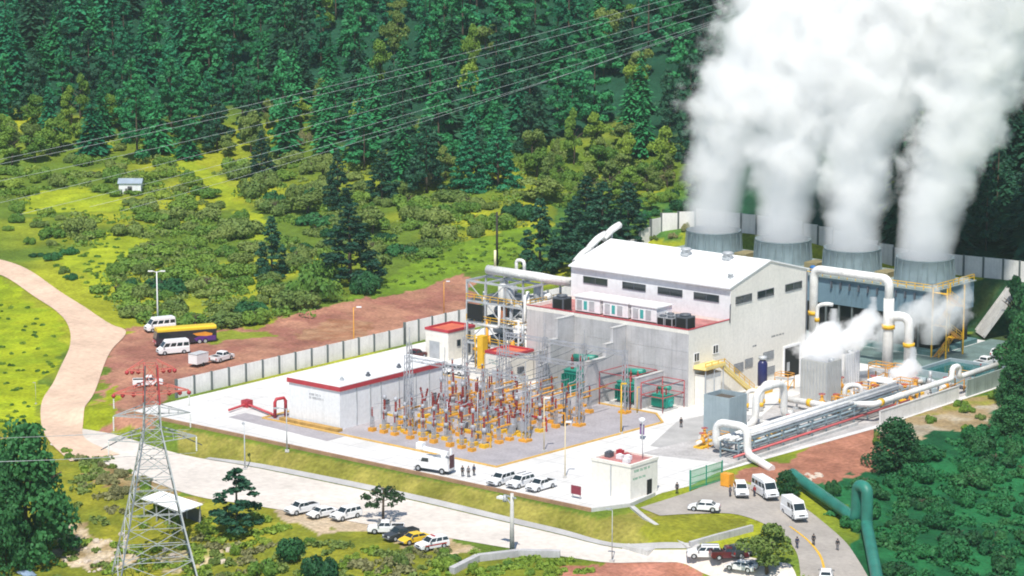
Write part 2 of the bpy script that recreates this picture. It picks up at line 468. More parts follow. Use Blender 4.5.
def ribbon(name, A, B, m, dz, kind_label, across=6, step=1.5, cat='road'):
    """a sheet laid on the terrain between two edge lines given in plant coordinates"""
    def samp(Ls, n):
        P = [Vector(p[:2]) for p in Ls]; d = [0]
        for i in range(1, len(P)): d.append(d[-1] + (P[i] - P[i - 1]).length)
        out = []
        for k in range(n):
            s = d[-1] * k / (n - 1); i = 1
            while i < len(d) - 1 and d[i] < s: i += 1
            f = (s - d[i - 1]) / max(d[i] - d[i - 1], 1e-9)
            out.append(P[i - 1].lerp(P[i], f))
        return out
    ln = sum((Vector(A[i][:2]) - Vector(A[i - 1][:2])).length for i in range(1, len(A)))
    n = max(2, int(ln / step))
    a, b_ = samp(A, n), samp(B, n)
    mb = MB(); vs = []
    for i in range(n):
        for j in range(across + 1):
            p = a[i].lerp(b_[i], j / across)
            vs.append((p.x, p.y, z1(p.x, p.y) + dz))
    fs = [(i * (across + 1) + j, i * (across + 1) + j + 1, (i + 1) * (across + 1) + j + 1, (i + 1) * (across + 1) + j) for i in range(n - 1) for j in range(across)]
    mb.add(vs, fs, True)
    o = fix_normals(mb.build(name, m))
    if o.data.polygons[0].normal.z < 0: o.data.flip_normals()
    return tag(o, kind_label, cat, kind='structure')
def smooth_line(pts, k=6):
    P = [Vector(p[:2]) for p in pts]; out = []
    for i in range(len(P) - 1):
        p0, p1, p2, p3 = P[max(i - 1, 0)], P[i], P[i + 1], P[min(i + 2, len(P) - 1)]
        for j in range(k):
            t_ = j / k
            out.append(0.5 * ((2 * p1) + (p2 - p0) * t_ + (2 * p0 - 5 * p1 + 4 * p2 - p3) * t_ ** 2 + (3 * p1 - p0 - 3 * p2 + p3) * t_ ** 3))
    out.append(P[-1]); return out
dirt = mat('pale_dirt_road', (0.62, 0.445, 0.325), 0.95, 0.14, 0.12, fine=0.12, bump=0.3)
road_conc = mat('pale_road_surface', (0.62, 0.56, 0.50), 0.9, 0.12, 0.12, fine=0.10)
pave = mat('plant_pavement', (0.67, 0.655, 0.635), 0.85, 0.10, 0.12, fine=0.05)
def slab_joints(m, w, h, dark=0.72):
    """adds the joint lines of cast slabs to a paving material"""
    t = m.node_tree; N, L = t.nodes, t.links; b = N['Principled BSDF']
    src = b.inputs['Base Color'].links[0].from_socket
    g = N.new('ShaderNodeNewGeometry'); bk = N.new('ShaderNodeTexBrick'); bk.offset = 0.0; bk.inputs['Scale'].default_value = 1.0
    bk.inputs['Brick Width'].default_value = w; bk.inputs['Row Height'].default_value = h; bk.inputs['Mortar Size'].default_value = 0.10; bk.inputs['Mortar Smooth'].default_value = 0.3
    bk.inputs['Color1'].default_value = (1, 1, 1, 1); bk.inputs['Color2'].default_value = (0.93, 0.93, 0.92, 1); bk.inputs['Mortar'].default_value = (dark, dark, dark, 1)
    L.new(g.outputs['Position'], bk.inputs['Vector'])
    mx = N.new('ShaderNodeMix'); mx.data_type = 'RGBA'; mx.blend_type = 'MULTIPLY'; mx.inputs[0].default_value = 1.0
    L.new(src, mx.inputs[6]); L.new(bk.outputs['Color'], mx.inputs[7]); L.new(mx.outputs[2], b.inputs['Base Color'])
slab_joints(pave, 5.0, 4.0)
gravel = mat('yard_gravel', (0.35, 0.325, 0.34), 0.95, 0.12, 0.3, fine=0.14, bump=0.3)
asphalt = mat('asphalt', (0.36, 0.325, 0.29), 0.9, 0.14, 0.2, fine=0.10)
kerb_brown = mat('brown_kerb_stone', (0.34, 0.20, 0.12), 0.9, 0.2, 0.5, fine=0.15)
gutter_m = mat('gutter_concrete', (0.40, 0.39, 0.38), 0.9, 0.15, 0.3)

fu = smooth_line(survey([(60, 425), (120, 436), (183, 455), (256, 468), (400, 498), (512, 524), (560, 535), (609, 547), (660, 550), (720, 552), (790, 564)]))
fl_ = smooth_line(survey([(50, 445), (100, 462), (187, 494), (256, 506), (400, 530), (512, 549), (565, 557), (609, 563), (672, 562), (715, 578), (800, 592)]))
ribbon('front_road', fu, fl_, road_conc, 0.06, 'pale dusty road running along the front of the plant')
ribbon('dirt_road', smooth_line(survey([(-40, 252), (8, 262), (60, 292), (106, 322), (126, 332), (112, 350), (98, 384), (84, 412), (86, 440), (120, 455)])),
       smooth_line(survey([(-40, 268), (2, 276), (42, 302), (66, 322), (70, 346), (56, 378), (42, 402), (42, 428), (52, 445), (70, 462)])), dirt, 0.15, 'pale pink dirt road climbing away beside the meadow', across=12)
gu = smooth_line([(p.x, p.y) for p in fu]); 
ribbon('roadside_gutter', [(p.x, p.y + 0.15) for p in fu[14:-8]], [(p.x, p.y + 1.15) for p in fu[14:-8]], gutter_m, 0.10, 'grey concrete gutter along the upper edge of the front road', across=2)
# pavement of the plant, switchyard gravel
def sheet(name, poly, z, m, label, cat):
    mb = MB(); mb.add([(p[0], p[1], z) for p in poly], [tuple(range(len(poly)))])
    o = mb.build(name, m)
    if o.data.polygons[0].normal.z < 0: o.data.flip_normals()
    return tag(o, label, cat, kind='structure')
sheet('pavement', [(-69.5, -62.8), (28.2, -62.8), (30.8, -57), (30.2, -48), (31, -42), (29.5, -33), (32.5, 6), (33, 80), (-69.5, 80)], 0.035, pave, 'bleached concrete pavement inside the plant compound', 'pavement')
YARD = [(-49, -51.5), (1.6, -52.0), (3.6, -12), (-1, -7.6), (-49, -7.6)]
sheet('switchyard_gravel', YARD, 0.05, gravel, 'lilac grey gravel bed of the switchyard', 'gravel')
sheet('yard_apron', [(-54, -54.5), (-30, -56.2), (-30, -52.1), (-54, -50.5)], 0.044, gravel, 'grey apron strip in front of the white control building', 'apron')
sheet('pipe_yard_floor', [(13.4, -31), (29.0, -27), (31.4, 8.5), (31.4, 44), (9, 44), (9, 14), (13.4, 2)], 0.043, mat('oily_concrete', (0.44, 0.42, 0.41), 0.9, 0.22, 0.25, fine=0.15), 'stained grey concrete floor under the pipes', 'floor')
sheet('shaded_basin_ground', [(-18, 48), (9, 48), (9, 44.2), (31.4, 44.2), (31.6, 66), (33, 82), (10.6, 82), (10.6, 61), (-18, 61)], 0.041, mat('shade_teal_concrete', (0.13, 0.19, 0.18), 0.7, 0.3, 0.3, fine=0.2), 'concrete ground with painted shade before the cooling tower basin', 'apron')  # shade over this ground is put into the sheet's dark teal colour
sheet('service_lane', [(5, -10), (11.5, -26), (13.5, -26), (16, -3), (14, 2), (6, 1)], 0.047, gutter_m, 'grey tarmac strip between the pipe yard and the hall', 'lane')
ea = smooth_line(survey([(640, 508), (690, 492), (722, 480), (760, 488), (800, 505), (838, 535), (858, 560), (880, 600)]))
eb = smooth_line(survey([(660, 516), (700, 514), (738, 515), (775, 530), (795, 550), (800, 570), (800, 590), (800, 620)]))
ribbon('asphalt_road', ea, eb, asphalt, 0.07, 'grey asphalt entrance road curving out of the gate', across=10, step=1.0)
mid = survey([(790, 527), (808, 541), (820, 556), (826, 576), (832, 605)])
ml = smooth_line(mid)
ribbon('yellow_road_line', [(p.x - 0.14, p.y - 0.1) for p in ml], [(p.x + 0.14, p.y + 0.1) for p in ml], yellow, 0.10, 'yellow centre line on the asphalt road', across=1, step=1.0, cat='marking')
# ------------------------------------------------------------------ buildings
def window(parent, face, a0, a1, z0, z1, pos, mull=2, frame=white_paint, gl=glass, name='window'):
    """window on a wall: face 'x' lies in the plane x = pos (spans y), 'y' in the plane y = pos facing -y (spans x)"""
    fr, pn = MB(), MB(); w = 0.09
    def bx(mb, p0, p1, q0, q1, d0, d1):
        if face == 'x': mb.box(pos + d0, pos + d1, p0, p1, q0, q1)
        else: mb.box(p0, p1, pos - d1, pos - d0, q0, q1)
    bx(fr, a0, a1, z1 - w, z1, 0.003, 0.10); bx(fr, a0, a1, z0, z0 + w, 0.003, 0.14)
    bx(fr, a0, a0 + w, z0 + w, z1 - w, 0.003, 0.10); bx(fr, a1 - w, a1, z0 + w, z1 - w, 0.003, 0.10)
    for k in range(1, mull):
        c = a0 + (a1 - a0) * k / mull
        bx(fr, c - w / 2, c + w / 2, z0 + w, z1 - w, 0.003, 0.09)
    bx(pn, a0 + w, a1 - w, z0 + w, z1 - w, 0.004, 0.03)
    f = fr.build(name, frame, parent); pn.build('pane', gl, f)
    return f
def text_lines(parent, face, a0, z, pos, rows, m, h=0.28, name='lettering'):
    """rows of small letter-like strokes, as on the walls where the photograph's writing is too small to read"""
    mb = MB(); r = random.Random(3)
    for i, n in enumerate(rows):
        a = a0
        for k in range(n):
            wd = r.uniform(0.10, 0.22)
            zz = z - i * h * 1.7
            if r.random() > 0.16:
                for (p0, p1, q0, q1) in ((a, a + 0.05, zz, zz + h), (a, a + wd, zz + h - 0.05, zz + h), (a + wd - 0.05, a + wd, zz, zz + h * r.choice((0.5, 1)))):
                    if face == 'x': mb.box(pos + 0.004, pos + 0.02, p0, p1, q0, q1)
                    else: mb.box(p0, p1, pos - 0.02, pos - 0.004, q0, q1)
            a += wd + 0.07
    return mb.build(name, m, parent)

# turbine hall -------------------------------------------------------
HX0, HX1, HY0, HY1, HE, HR = -34.6, 0.0, 12.0, 35.2, 18.6, 21.6
hall = thing('turbine_hall', 'long white turbine hall with a low pitched white roof, tallest building of the plant', 'industrial building', (0, 0, 0))
ym = (HY0 + HY1) / 2
mb = MB(); mb.slab([(HY0, 0), (HY1, 0), (HY1, HE), (ym, HR), (HY0, HE)], 'x', HX0, HX1)
fix_normals(mb.build('wall', [wall_cream], hall))
mb = MB(); mb.box(HX0 + 0.02, HX1 - 0.02, HY0 - 0.012, HY0 - 0.003, 13.0, HE - 0.1); mb.build('front_cladding', wall_cool, hall)
o_ = 0.5
sl = (HR - HE) / (ym - HY0)
mb = MB()
mb.slab([(HY0 - o_, HE - sl * o_ + 0.02), (ym, HR + 0.02), (HY1 + o_, HE - sl * o_ + 0.02), (HY1 + o_, HE - sl * o_ + 0.24), (ym, HR + 0.26), (HY0 - o_, HE - sl * o_ + 0.24)], 'x', HX0 - 0.12, HX1 + 0.18)
roof = fix_normals(mb.build('roof', roof_white, hall))
mb = MB(); mb.box(HX0 - 0.12, HX1 + 0.18, HY0 - o_ - 0.18, HY0 - o_ - 0.003, HE - sl * o_ - 0.05, HE - sl * o_ + 0.20); mb.build('gutter', white_paint, roof)
mb = MB()
for k in range(1, 14):
    x = HX0 + (HX1 - HX0) * k / 14
    mb.slab([(HY0 - 0.4, HE - sl * 0.4 + 0.245), (ym - 0.1, HR + 0.24), (ym - 0.1, HR + 0.31), (HY0 - 0.4, HE - sl * 0.4 + 0.315)], 'x', x - 0.04, x + 0.04)
fix_normals(mb.build('roof_seam', roof_white, roof))
for a, b_ in ((-31.8, -26.4), (-23.1, -18.0), (-15.4, -10.1), (-7.7, -2.4)):
    window(hall, 'y', a, b_, 15.75, 17.0, HY0 - 0.012, 2, steel_dark)
for a, b_ in ((13.4, 18.2), (19.9, 24.9), (28.4, 33.6)):
    window(hall, 'x', a, b_, 15.5, 16.8, HX1, 2, steel_dark)
for x, y in ((-16, 21.0), (-7.5, 21.6), (-2.2, 15.0)):
    s_ = 1.3 if x < -3 else 0.7
    zb = HE + sl * (y - HY0) + 0.25
    v = MB(); v.cbox((x, y, zb), s_ * 1.1, s_ * 1.1, 0.5 * s_); v.lathe((x, y, zb + 0.5 * s_), [(0.62 * s_, 0), (0.62 * s_, 0.3 * s_), (0.85 * s_, 0.32 * s_), (0.6 * s_, 0.55 * s_), (0.1, 0.62 * s_)], 14)
    v.build('roof_ventilator', galv, hall)
d = MB(); d.box(0.004, 0.12, 28.5, 33.1, 0.1, 5.4); dd = d.build('roller_door', void_black, hall)
d = MB(); d.box(0.004, 0.2, 28.1, 28.48, 0.1, 5.8); d.box(0.004, 0.2, 33.12, 33.5, 0.1, 5.8); d.box(0.004, 0.22, 28.5, 33.1, 5.42, 5.8); d.build('door_frame', white_paint, dd)
d = MB(); d.box(0.125, 0.2, 29.2, 30.0, 1.2, 2.8); d.build('door_window', galv, dd)
for a, b_, z0 in ((13.2, 16.0, 3.6), (16.5, 18.8, 3.9), (22.0, 25.2, 4.2), (23.2, 25.6, 1.4)):
    l = MB(); l.box(0.004, 0.06, a, b_, z0, z0 + 1.5)
    lo = l.build('louvre_vent', steel_dark, hall)
    l = MB()
    for k in range(6): l.box(0.065, 0.14, a + 0.05, b_ - 0.05, z0 + 0.08 + k * 0.235, z0 + 0.2 + k * 0.235)
    l.build('louvre', galv, lo)
text_lines(hall, 'x', 24.5, 8.0, 0.0, [16], steel_dark, 0.3, 'lettering')
text_lines(hall, 'x', 18.8, 7.2, 0.0, [6], steel_dark, 0.3, 'lettering')
mb = MB(); mb.tube([(0.12, 11.7, 12.6), (0.12, 11.7, 15.5), (0.12, 11.9, 15.8)], 0.09, 8); mb.build('downpipe', steel_dark, hall)
mb = MB(); mb.tube([(0.15, 35.05, 0.1), (0.15, 35.05, 18.2)], 0.13, 8); mb.build('downpipe', steel_dark, hall)

# concrete annex in front of the hall ---------------------------------
ax = thing('concrete_annex', 'lower flat roofed concrete block along the front of the white turbine hall', 'industrial building')
mb = MB(); mb.box(-34.9, -0.002, 0.012, 11.98, 0, 12.4); mb.build('wall', wall_cream, ax)
mb = MB()
for i in range(9):
    for j in range(4):
        x0 = -31.2 + i * 31.2 / 9; z0 = j * 3.1
        mb.box(x0 + 0.012, x0 + 31.2 / 9 - 0.012, -0.06, 0.009, z0 + 0.02, z0 + 3.08)
mb.build('concrete_facing', concrete, ax)
mb = MB(); mb.box(-34.9, -31.23, -0.06, 0.009, 0, 12.4); mb.build('rendered_facing', mat('render_grey', (0.52, 0.50, 0.49), 0.85, 0.08, 0.3, streak=0.2), ax)
mb = MB(); mb.box(-34.9, 0.0, -0.06, 0.24, 12.403, 13.1); mb.box(-0.26, 0.0, 0.243, 11.9, 12.403, 13.1); mb.box(-34.9, -34.64, 0.243, 11.9, 12.403, 13.1); mb.build('parapet', wall_cream, ax)
mb = MB(); mb.box(-35.0, 0.05, -0.1, 0.28, 13.103, 13.22); mb.box(-0.3, 0.05, 0.283, 11.9, 13.103, 13.22); mb.build('red_coping', red_paint, ax)
mb = MB(); mb.box(-34.63, -0.27, 0.25, 11.97, 12.41, 12.5); mb.build('roof', roof_pink, ax)
for a, b_, z0 in ((1.5, 3.0, 7.4), (6.9, 8.5, 7.9)):
    window(ax, 'x', a, b_, z0, z0 + 1.5, 0.0, 2)
def rooftop_unit():
    r = thing('rooftop_air_handler', 'white', 'air handler')
    b_ = MB(); b_.box(-2.7, 2.7, -2.2, 2.2, 0.25, 2.7); b_.build('casing', white_paint, r)
    b_ = MB(); b_.slab([(-2.4, 2.703), (2.4, 2.703), (2.4, 2.82), (-2.4, 2.95)], 'x', -2.95, 2.95); fix_normals(b_.build('lid', roof_white, r))
    for xg in (-2.3, 0.4):
        b_ = MB(); b_.box(xg, xg + 1.1, -2.26, -2.203, 0.5, 2.2); b_.build('intake_grille', galv, r)
    b_ = MB(); b_.box(-2.2, 2.2, -1.4, 1.4, 0, 0.247); b_.build('base_frame', steel_dark, r)
    b_ = MB(); b_.tube([(2.7, 0.6, 1.6), (3.0, 0.6, 1.6), (3.0, 0.6, 0.1)], 0.3, 10); b_.build('duct', galv, r)
    b_ = MB(); b_.box(-0.8, -0.1, -2.24, -2.203, 0.6, 2.1); b_.build('access_door', mat('teal_door', (0.05, 0.35, 0.33), 0.5), r)
    return r
pr = Proto(rooftop_unit)
pr.put((-24.0, 5.4, 12.5), 0, 'white air handler nearest the chimney end of the annex roof, teal access door', 'air handlers on the annex roof')
pr.put((-17.9, 5.4, 12.5), 0, 'second white air handler along the annex roof, between two like units', 'air handlers on the annex roof')
pr.put((-11.8, 5.4, 12.5), 0, 'white air handler beside the grey condensers on the annex roof', 'air handlers on the annex roof')
def condenser(m):
    def f():
        r = thing('condenser_unit', 'x', 'air conditioner')
        b_ = MB(); b_.box(-0.75, 0.75, -0.75, 0.75, 0.15, 1.6); b_.build('casing', m, r)
        b_ = MB(); b_.box(-0.6, 0.6, -0.79, -0.753, 0.3, 1.45); b_.box(0.753, 0.79, -0.6, 0.6, 0.3, 1.45); b_.build('coil_grille', void_black, r)
        b_ = MB(); b_.lathe((0, 0, 1.603), [(0.6, 0), (0.62, 0.22), (0.5, 0.22), (0.48, 0.05), (0.1, 0.05)], 14); b_.build('fan_guard', steel_dark, r)
        for sx in (-0.6, 0.6):
            for sy in (-0.6, 0.6):
                b_ = MB(); b_.box(sx - 0.06, sx + 0.06, sy - 0.06, sy + 0.06, 0, 0.147); b_.build('foot', steel_dark, r)
        return r
    return f
pc = Proto(condenser(galv))
for i, (x, y) in enumerate(((-7.6, 3.0), (-5.9, 3.0), (-7.6, 5.2), (-5.9, 5.2), (-4.3, 4.8))):
    pc.put((x, y, 12.5), 0, 'small grey condenser with a top fan in the cluster on the annex roof', 'grey condensers on the annex roof')
pb = Proto(condenser(steel_dark))
pb.put((-28.6, 1.9, 12.5), 0, 'dark grey cooling unit alone at the pipe end of the annex roof', None, 1.6)
pb.put((-2.0, 1.7, 12.5), 0, 'dark grey cooling unit at the cream wall corner of the annex roof', None, 1.6)

# fire walls between transformers --------------------------------------
def fire_wall(u, steps, label, th=0.45):
    r = thing('fire_wall', label, 'concrete wall', (u, -0.1, 0))
    for (y0, y1, h) in steps:
        b_ = MB(); n = max(1, round(h / 3.1))
        for k in range(n): b_.box(-th / 2 + (0.006 if k % 2 else 0), th / 2 - (0.006 if k % 2 else 0), y0 + 0.003, y1 - 0.003, k * h / n + (0.008 if k else 0), (k + 1) * h / n)
        b_.build('wall_panel', concrete, r)
    for (y0, y1, h) in steps:
        b_ = MB(); b_.box(-th / 2 - 0.05, th / 2 + 0.05, y0 - 0.02, y1 + 0.0, h + 0.003, h + 0.13); b_.build('coping', concrete_light, r)
    return r
fire_wall(-24.6, [(-4.6, 0, 12.6), (-6.6, -4.6, 9.2), (-9.4, -6.6, 5.2)], 'stepped grey concrete fire wall beside the roofed red transformer shed', 0.7)
fire_wall(-13.4, [(-3.6, 0, 12.3), (-5.6, -3.6, 9.8), (-10.6, -5.6, 7.6)], 'stepped grey concrete fire wall between the two large green transformers', 0.7)
fire_wall(-5.4, [(-7.4, 0, 5.4)], 'low grey concrete fire wall beside the small green transformer', 0.5)
fire_wall(-29.2, [(-4.0, 0, 6.2)], 'grey concrete fire wall at the far end of the annex front', 0.6)

def transformer(s):
    def f():
        r = thing('power_transformer', 'x', 'transformer')
        b_ = MB(); b_.box(-2.0, 2.0, -1.3, 1.3, 0.45, 3.3); b_.box(-2.1, 2.1, -1.4, 1.4, 3.303, 3.45); b_.build('tank', green_tr, r)
        for sgn in (-1, 1):
            b_ = MB()
            for k in range(9): b_.box(-1.8 + k * 0.42, -1.68 + k * 0.42, sgn * 1.32 if sgn > 0 else -2.1, 2.1 if sgn > 0 else -1.32, 0.8, 3.0)
            b_.build('radiator', green_tr, r)
        b_ = MB(); b_.tube([(-1.9, 0.7, 4.6), (1.6, 0.7, 4.9)], 0.5, 14); b_.build('conservator', green_tr, r)
        b_ = MB(); b_.bar((-1.4, 0.7, 3.45), (-1.4, 0.7, 4.3), 0.12); b_.bar((1.2, 0.7, 3.45), (1.2, 0.7, 4.5), 0.12); b_.build('bracket', green_tr, r)
        for k in (-1.3, 0, 1.3):
            b_ = MB(); b_.lathe((k, -0.5, 3.45), [(0.24, 0), (0.2, 0.2)] + [(0.22 if i % 2 else 0.12, 0.25 + 0.1 * i) for i in range(13)] + [(0.07, 1.6), (0.07, 1.85)], 10); b_.build('bushing', red_brown, r)
        b_ = MB(); b_.box(-2.6, 2.6, -2.5, 2.5, 0, 0.3); b_.box(-2.1, 2.1, -1.2, 1.2, 0.3, 0.45); b_.build('plinth', concrete_light, r)
        b_ = MB(); b_.box(2.003, 2.5, -0.6, 0.6, 0.8, 2.3); b_.build('control_box', mat('teal_box', (0.03, 0.36, 0.30), 0.5), r)
        return r
    return f
pt = Proto(transformer(1))
pt.put((-18.6, -4.9, 0.05), 0, 'large green transformer between the two stepped fire walls', 'green transformers against the annex', 1.35)
pt.put((-8.6, -4.0, 0.05), 0, 'green transformer between the tall stepped and the low fire wall', 'green transformers against the annex', 1.12)
pt.put((-2.6, -3.6, 0.05), 0, 'smallest green transformer, in the bay under the cream wall corner', 'green transformers against the annex', 0.72)
def sprinkler_frame(x0, x1, y0, y1, h, label):
    r = thing('sprinkler_frame', label, 'pipe frame')
    for i, (x, y) in enumerate(((x0, y0), (x1, y0), (x1, y1), (x0, y1))):
        b_ = MB(); b_.tube([(x, y, 0.05), (x, y, h)], 0.075, 8); b_.build('upright_pipe', red_paint, r)
    b_ = MB()
    for z in (h, h * 0.55):
        b_.tube([(x0, y0, z), (x1, y0, z)], 0.07, 8); b_.tube([(x1, y0, z), (x1, y1, z)], 0.07, 8); b_.tube([(x1, y1, z), (x0, y1, z)], 0.07, 8); b_.tube([(x0, y1, z), (x0, y0, z)], 0.07, 8)
    b_.build('ring_pipe', red_paint, r)
    return r
sprinkler_frame(-12.6, -6.1, -8.0, -0.6, 5.6, 'red sprinkler pipe frame around the middle green transformer')
sprinkler_frame(-4.9, -0.4, -6.6, -0.6, 4.6, 'red sprinkler pipe frame around the smallest green transformer')

# control building ------------------------------------------------------
cb = thing('control_building', 'white flat roofed control building with a red band under the roof edge', 'building')
CX0, CX1, CY0, CY1, CH = -44.9, -33.5, -49.4, -24.0, 6.7
mb = MB(); mb.box(CX0, CX1, CY0, CY1, 0, CH); mb.build('wall', wall_cool, cb)
mb = MB(); mb.box(CX0 - 0.25, CX1 + 0.25, CY0 - 0.25, CY1 + 0.25, CH - 0.25, CH + 0.5); mb.build('red_fascia', red_paint, cb)
mb = MB(); mb.box(CX0 - 0.15, CX1 + 0.15, CY0 - 0.15, CY1 + 0.15, CH + 0.503, CH + 0.62)
for s0 in ((CX0 - 0.25, CX1 + 0.25, CY0 - 0.25, CY0 - 0.153), (CX0 - 0.25, CX1 + 0.25, CY1 + 0.153, CY1 + 0.25), (CX0 - 0.25, CX0 - 0.153, CY0 - 0.15, CY1 + 0.15), (CX1 + 0.153, CX1 + 0.25, CY0 - 0.15, CY1 + 0.15)):
    mb.box(*s0, CH + 0.503, CH + 0.68)
mb.build('roof', roof_white, cb)
for y in (-45.5, -42.2, -39.6, -35.2, -31, -27.6):
    b_ = MB(); b_.box(CX1 + 0.004, CX1 + 0.14, y - 0.07, y + 0.07, 0.3, CH - 0.05); b_.build('downpipe', galv, cb)
for x, y in ((-36, -46.2), (-35, -41.0), (-35.4, -33)):
    b_ = MB(); b_.cbox((x, y, CH + 0.625), 0.6, 0.6, 0.4); b_.lathe((x, y, CH + 1.03), [(0.25, 0), (0.25, 0.3), (0.05, 0.38)], 10); b_.build('roof_vent', steel_dark if y > -46 else galv, cb)
b_ = MB(); b_.box(CX1 + 0.004, CX1 + 0.5, -38.8, -38.0, 2.5, 3.2); b_.build('wall_condenser', steel_dark, cb)
text_lines(cb, 'y', -40.3, 4.9, CY0, [11, 14], mat('grey_letter', (0.25, 0.25, 0.28), 0.7), 0.34)
b_ = MB(); b_.box(CX1 + 0.004, CX1 + 0.08, -27.0, -25.8, 0.05, 2.2); b_.build('door', steel_dark, cb)
tag((lambda b_: (b_.box(CX0 - 0.9, CX1 + 0.9, CY0 - 1.5, CY0 - 0.4, 0.04, 0.55), b_.build('planter_strip', mat('ochre_strip', (0.42, 0.25, 0.07), 0.9, 0.25, 0.8, fine=0.2)))[1])(MB()), 'low ochre kerb bed along the foot of the white control building', 'kerb')
pf = thing('red_pipe_hoop', 'red pipe arch standing on the pavement beside the white control building', 'pipe')
b_ = MB(); b_.tube([(-47.6, -50.0, 0.05), (-47.6, -50.0, 2.7), (-47.5, -49.7, 3.2), (-47.2, -48.3, 3.2), (-47.1, -48.0, 2.7), (-47.1, -48.0, 0.05)], 0.28, 10); b_.build('hoop', red_paint, pf)
b_ = MB(); e0 = GZ(229, 410, 0.5); e1 = GZ(247, 404, 0.5); b_.tube([(-47.6, -50.0, 0.5), (e1[0], e1[1], 0.5), (e0[0], e0[1], 0.5)], 0.22, 8); b_.box(e1[0] - 0.7, e1[0] + 0.7, e1[1] - 0.7, e1[1] + 0.7, 0.05, 1.2); b_.build('branch_pipe', red_paint, pf)

# small houses with red roofs ------------------------------------------
def small_house(name, x0, x1, y0, y1, h, label, extra):
    r = thing(name, label, 'building')
    b_ = MB(); b_.box(x0, x1, y0, y1, 0, h); b_.build('wall', wall_cream, r)
    b_ = MB(); t_ = 0.3
    for s0 in ((x0 - 0.1, x1 + 0.1, y0 - 0.1, y0 + t_), (x0 - 0.1, x1 + 0.1, y1 - t_, y1 + 0.1), (x0 - 0.1, x0 + t_, y0 + t_ + 0.003, y1 - t_ - 0.003), (x1 - t_, x1 + 0.1, y0 + t_ + 0.003, y1 - t_ - 0.003)):
        b_.box(*s0, h + 0.003, h + 0.45)
    b_.build('parapet', red_paint if extra != 'gate' else wall_cream, r)
    b_ = MB(); b_.box(x0 + t_ + 0.003, x1 - t_ - 0.003, y0 + t_ + 0.003, y1 - t_ - 0.003, h + 0.004, h + 0.16); b_.build('roof', terracotta if extra != 'gate' else roof_pink, r)
    return r
ha = small_house('red_roofed_house', -60.6, -55.1, 2.3, 9.6, 5.1, 'cream plant house with a red roof beside the precast compound wall', 'a')
window(ha, 'x', 4.6, 5.6, 2.3, 3.5, -55.1, 1, steel_dark, name='window')
b_ = MB(); b_.box(-59.6, -57.2, 2.22, 2.297, 0.05, 3.2); b_.build('shutter_door', galv, ha)
b_ = MB(); b_.box(-55.1 + 0.004, -54.95, 7.2, 8.3, 0.6, 4.7); b_.build('cable_duct', steel_dark, ha)
hb = small_house('red_roofed_shed', -38.7, -33.0, -6.8, -0.6, 5.2, 'cream shed with a terracotta roof tucked against the concrete annex', 'b')
b_ = MB(); b_.box(-37.2, -34.9, -6.88, -6.803, 0.05, 2.5); b_.build('louvre_door', galv, hb)
text_lines(hb, 'y', -37.9, 3.9, -6.8, [11, 9], mat('green_letter', (0.25, 0.38, 0.36), 0.7), 0.3)
b_ = MB(); b_.box(-33.0 + 0.004, -32.5, -5.0, -3.6, 2.0, 3.1); b_.build('wall_condenser', steel_dark, hb)
gx0, gx1, gy0, gy1, gh = 17.0, 28.0, -53.6, -44.2, 5.4
gp = [GZ(590, 493, 0)[:2], GZ(632, 500, 0)[:2], GZ(662, 482, 0)[:2]]
gx0, gx1 = gp[0][0] - 0.0, gp[1][0]; gy0 = (gp[0][1] + gp[1][1]) / 2; gy1 = gy0 + 6.6
hg = small_house('gate_house', gx0, gx1, gy0, gy1, 4.9, 'cream gate house with red roof clutter by the entrance road', 'gate')
b_ = MB(); b_.box((gx0 + gx1) / 2 - 0.1, (gx0 + gx1) / 2 + 0.1, gy0 - 0.09, gy0 - 0.004, 0.1, 4.8); b_.build('downpipe', galv, hg)
b_ = MB(); b_.box(gx1 + 0.004, gx1 + 0.1, gy1 - 2.6, gy1 - 1.5, 0.05, 2.3); b_.build('door', void_black, hg)
text_lines(hg, 'x', gy0 + 0.9, 4.0, gx1, [16], mat('green_letter2', (0.10, 0.36, 0.22), 0.7), 0.36)
text_lines(hg, 'x', gy0 + 0.6, 2.9, gx1, [14], mat('green_letter2', (0.10, 0.36, 0.22), 0.7), 0.30)
r9 = random.Random(9)
for k in range(7):
    x, y = r9.uniform(gx0 + 0.9, gx1 - 1.2), r9.uniform(gy0 + 0.9, gy1 - 1.2)
    b_ = MB(); b_.box(-0.5, 0.5, -0.35, 0.35, 0.1, 0.75); b_.box(-0.45, 0.45, -0.3, 0.3, 0, 0.097); b_.lathe((0, 0, 0.753), [(0.28, 0), (0.28, 0.12), (0.1, 0.15)], 10)
    tag(b_.build('roof_unit', [white_paint, red_paint, steel_dark][k % 3], None, (x, y, 5.07)), ['small white', 'small red', 'small dark'][k % 3] + ' metal box among the clutter on the gate house roof', 'roof unit', 'boxes on the gate house roof')
b_ = MB(); b_.tube([(0, 0, 0), (0, 0, 5.5)], 0.05, 6); b_.bar((-0.5, 0, 4.8), (0.5, 0, 4.8), 0.05)
tag(b_.build('antenna_mast', galv, None, (gx0 + 5.5, gy1 - 1.5, 5.07)), 'thin antenna mast rising from the gate house roof', 'antenna')

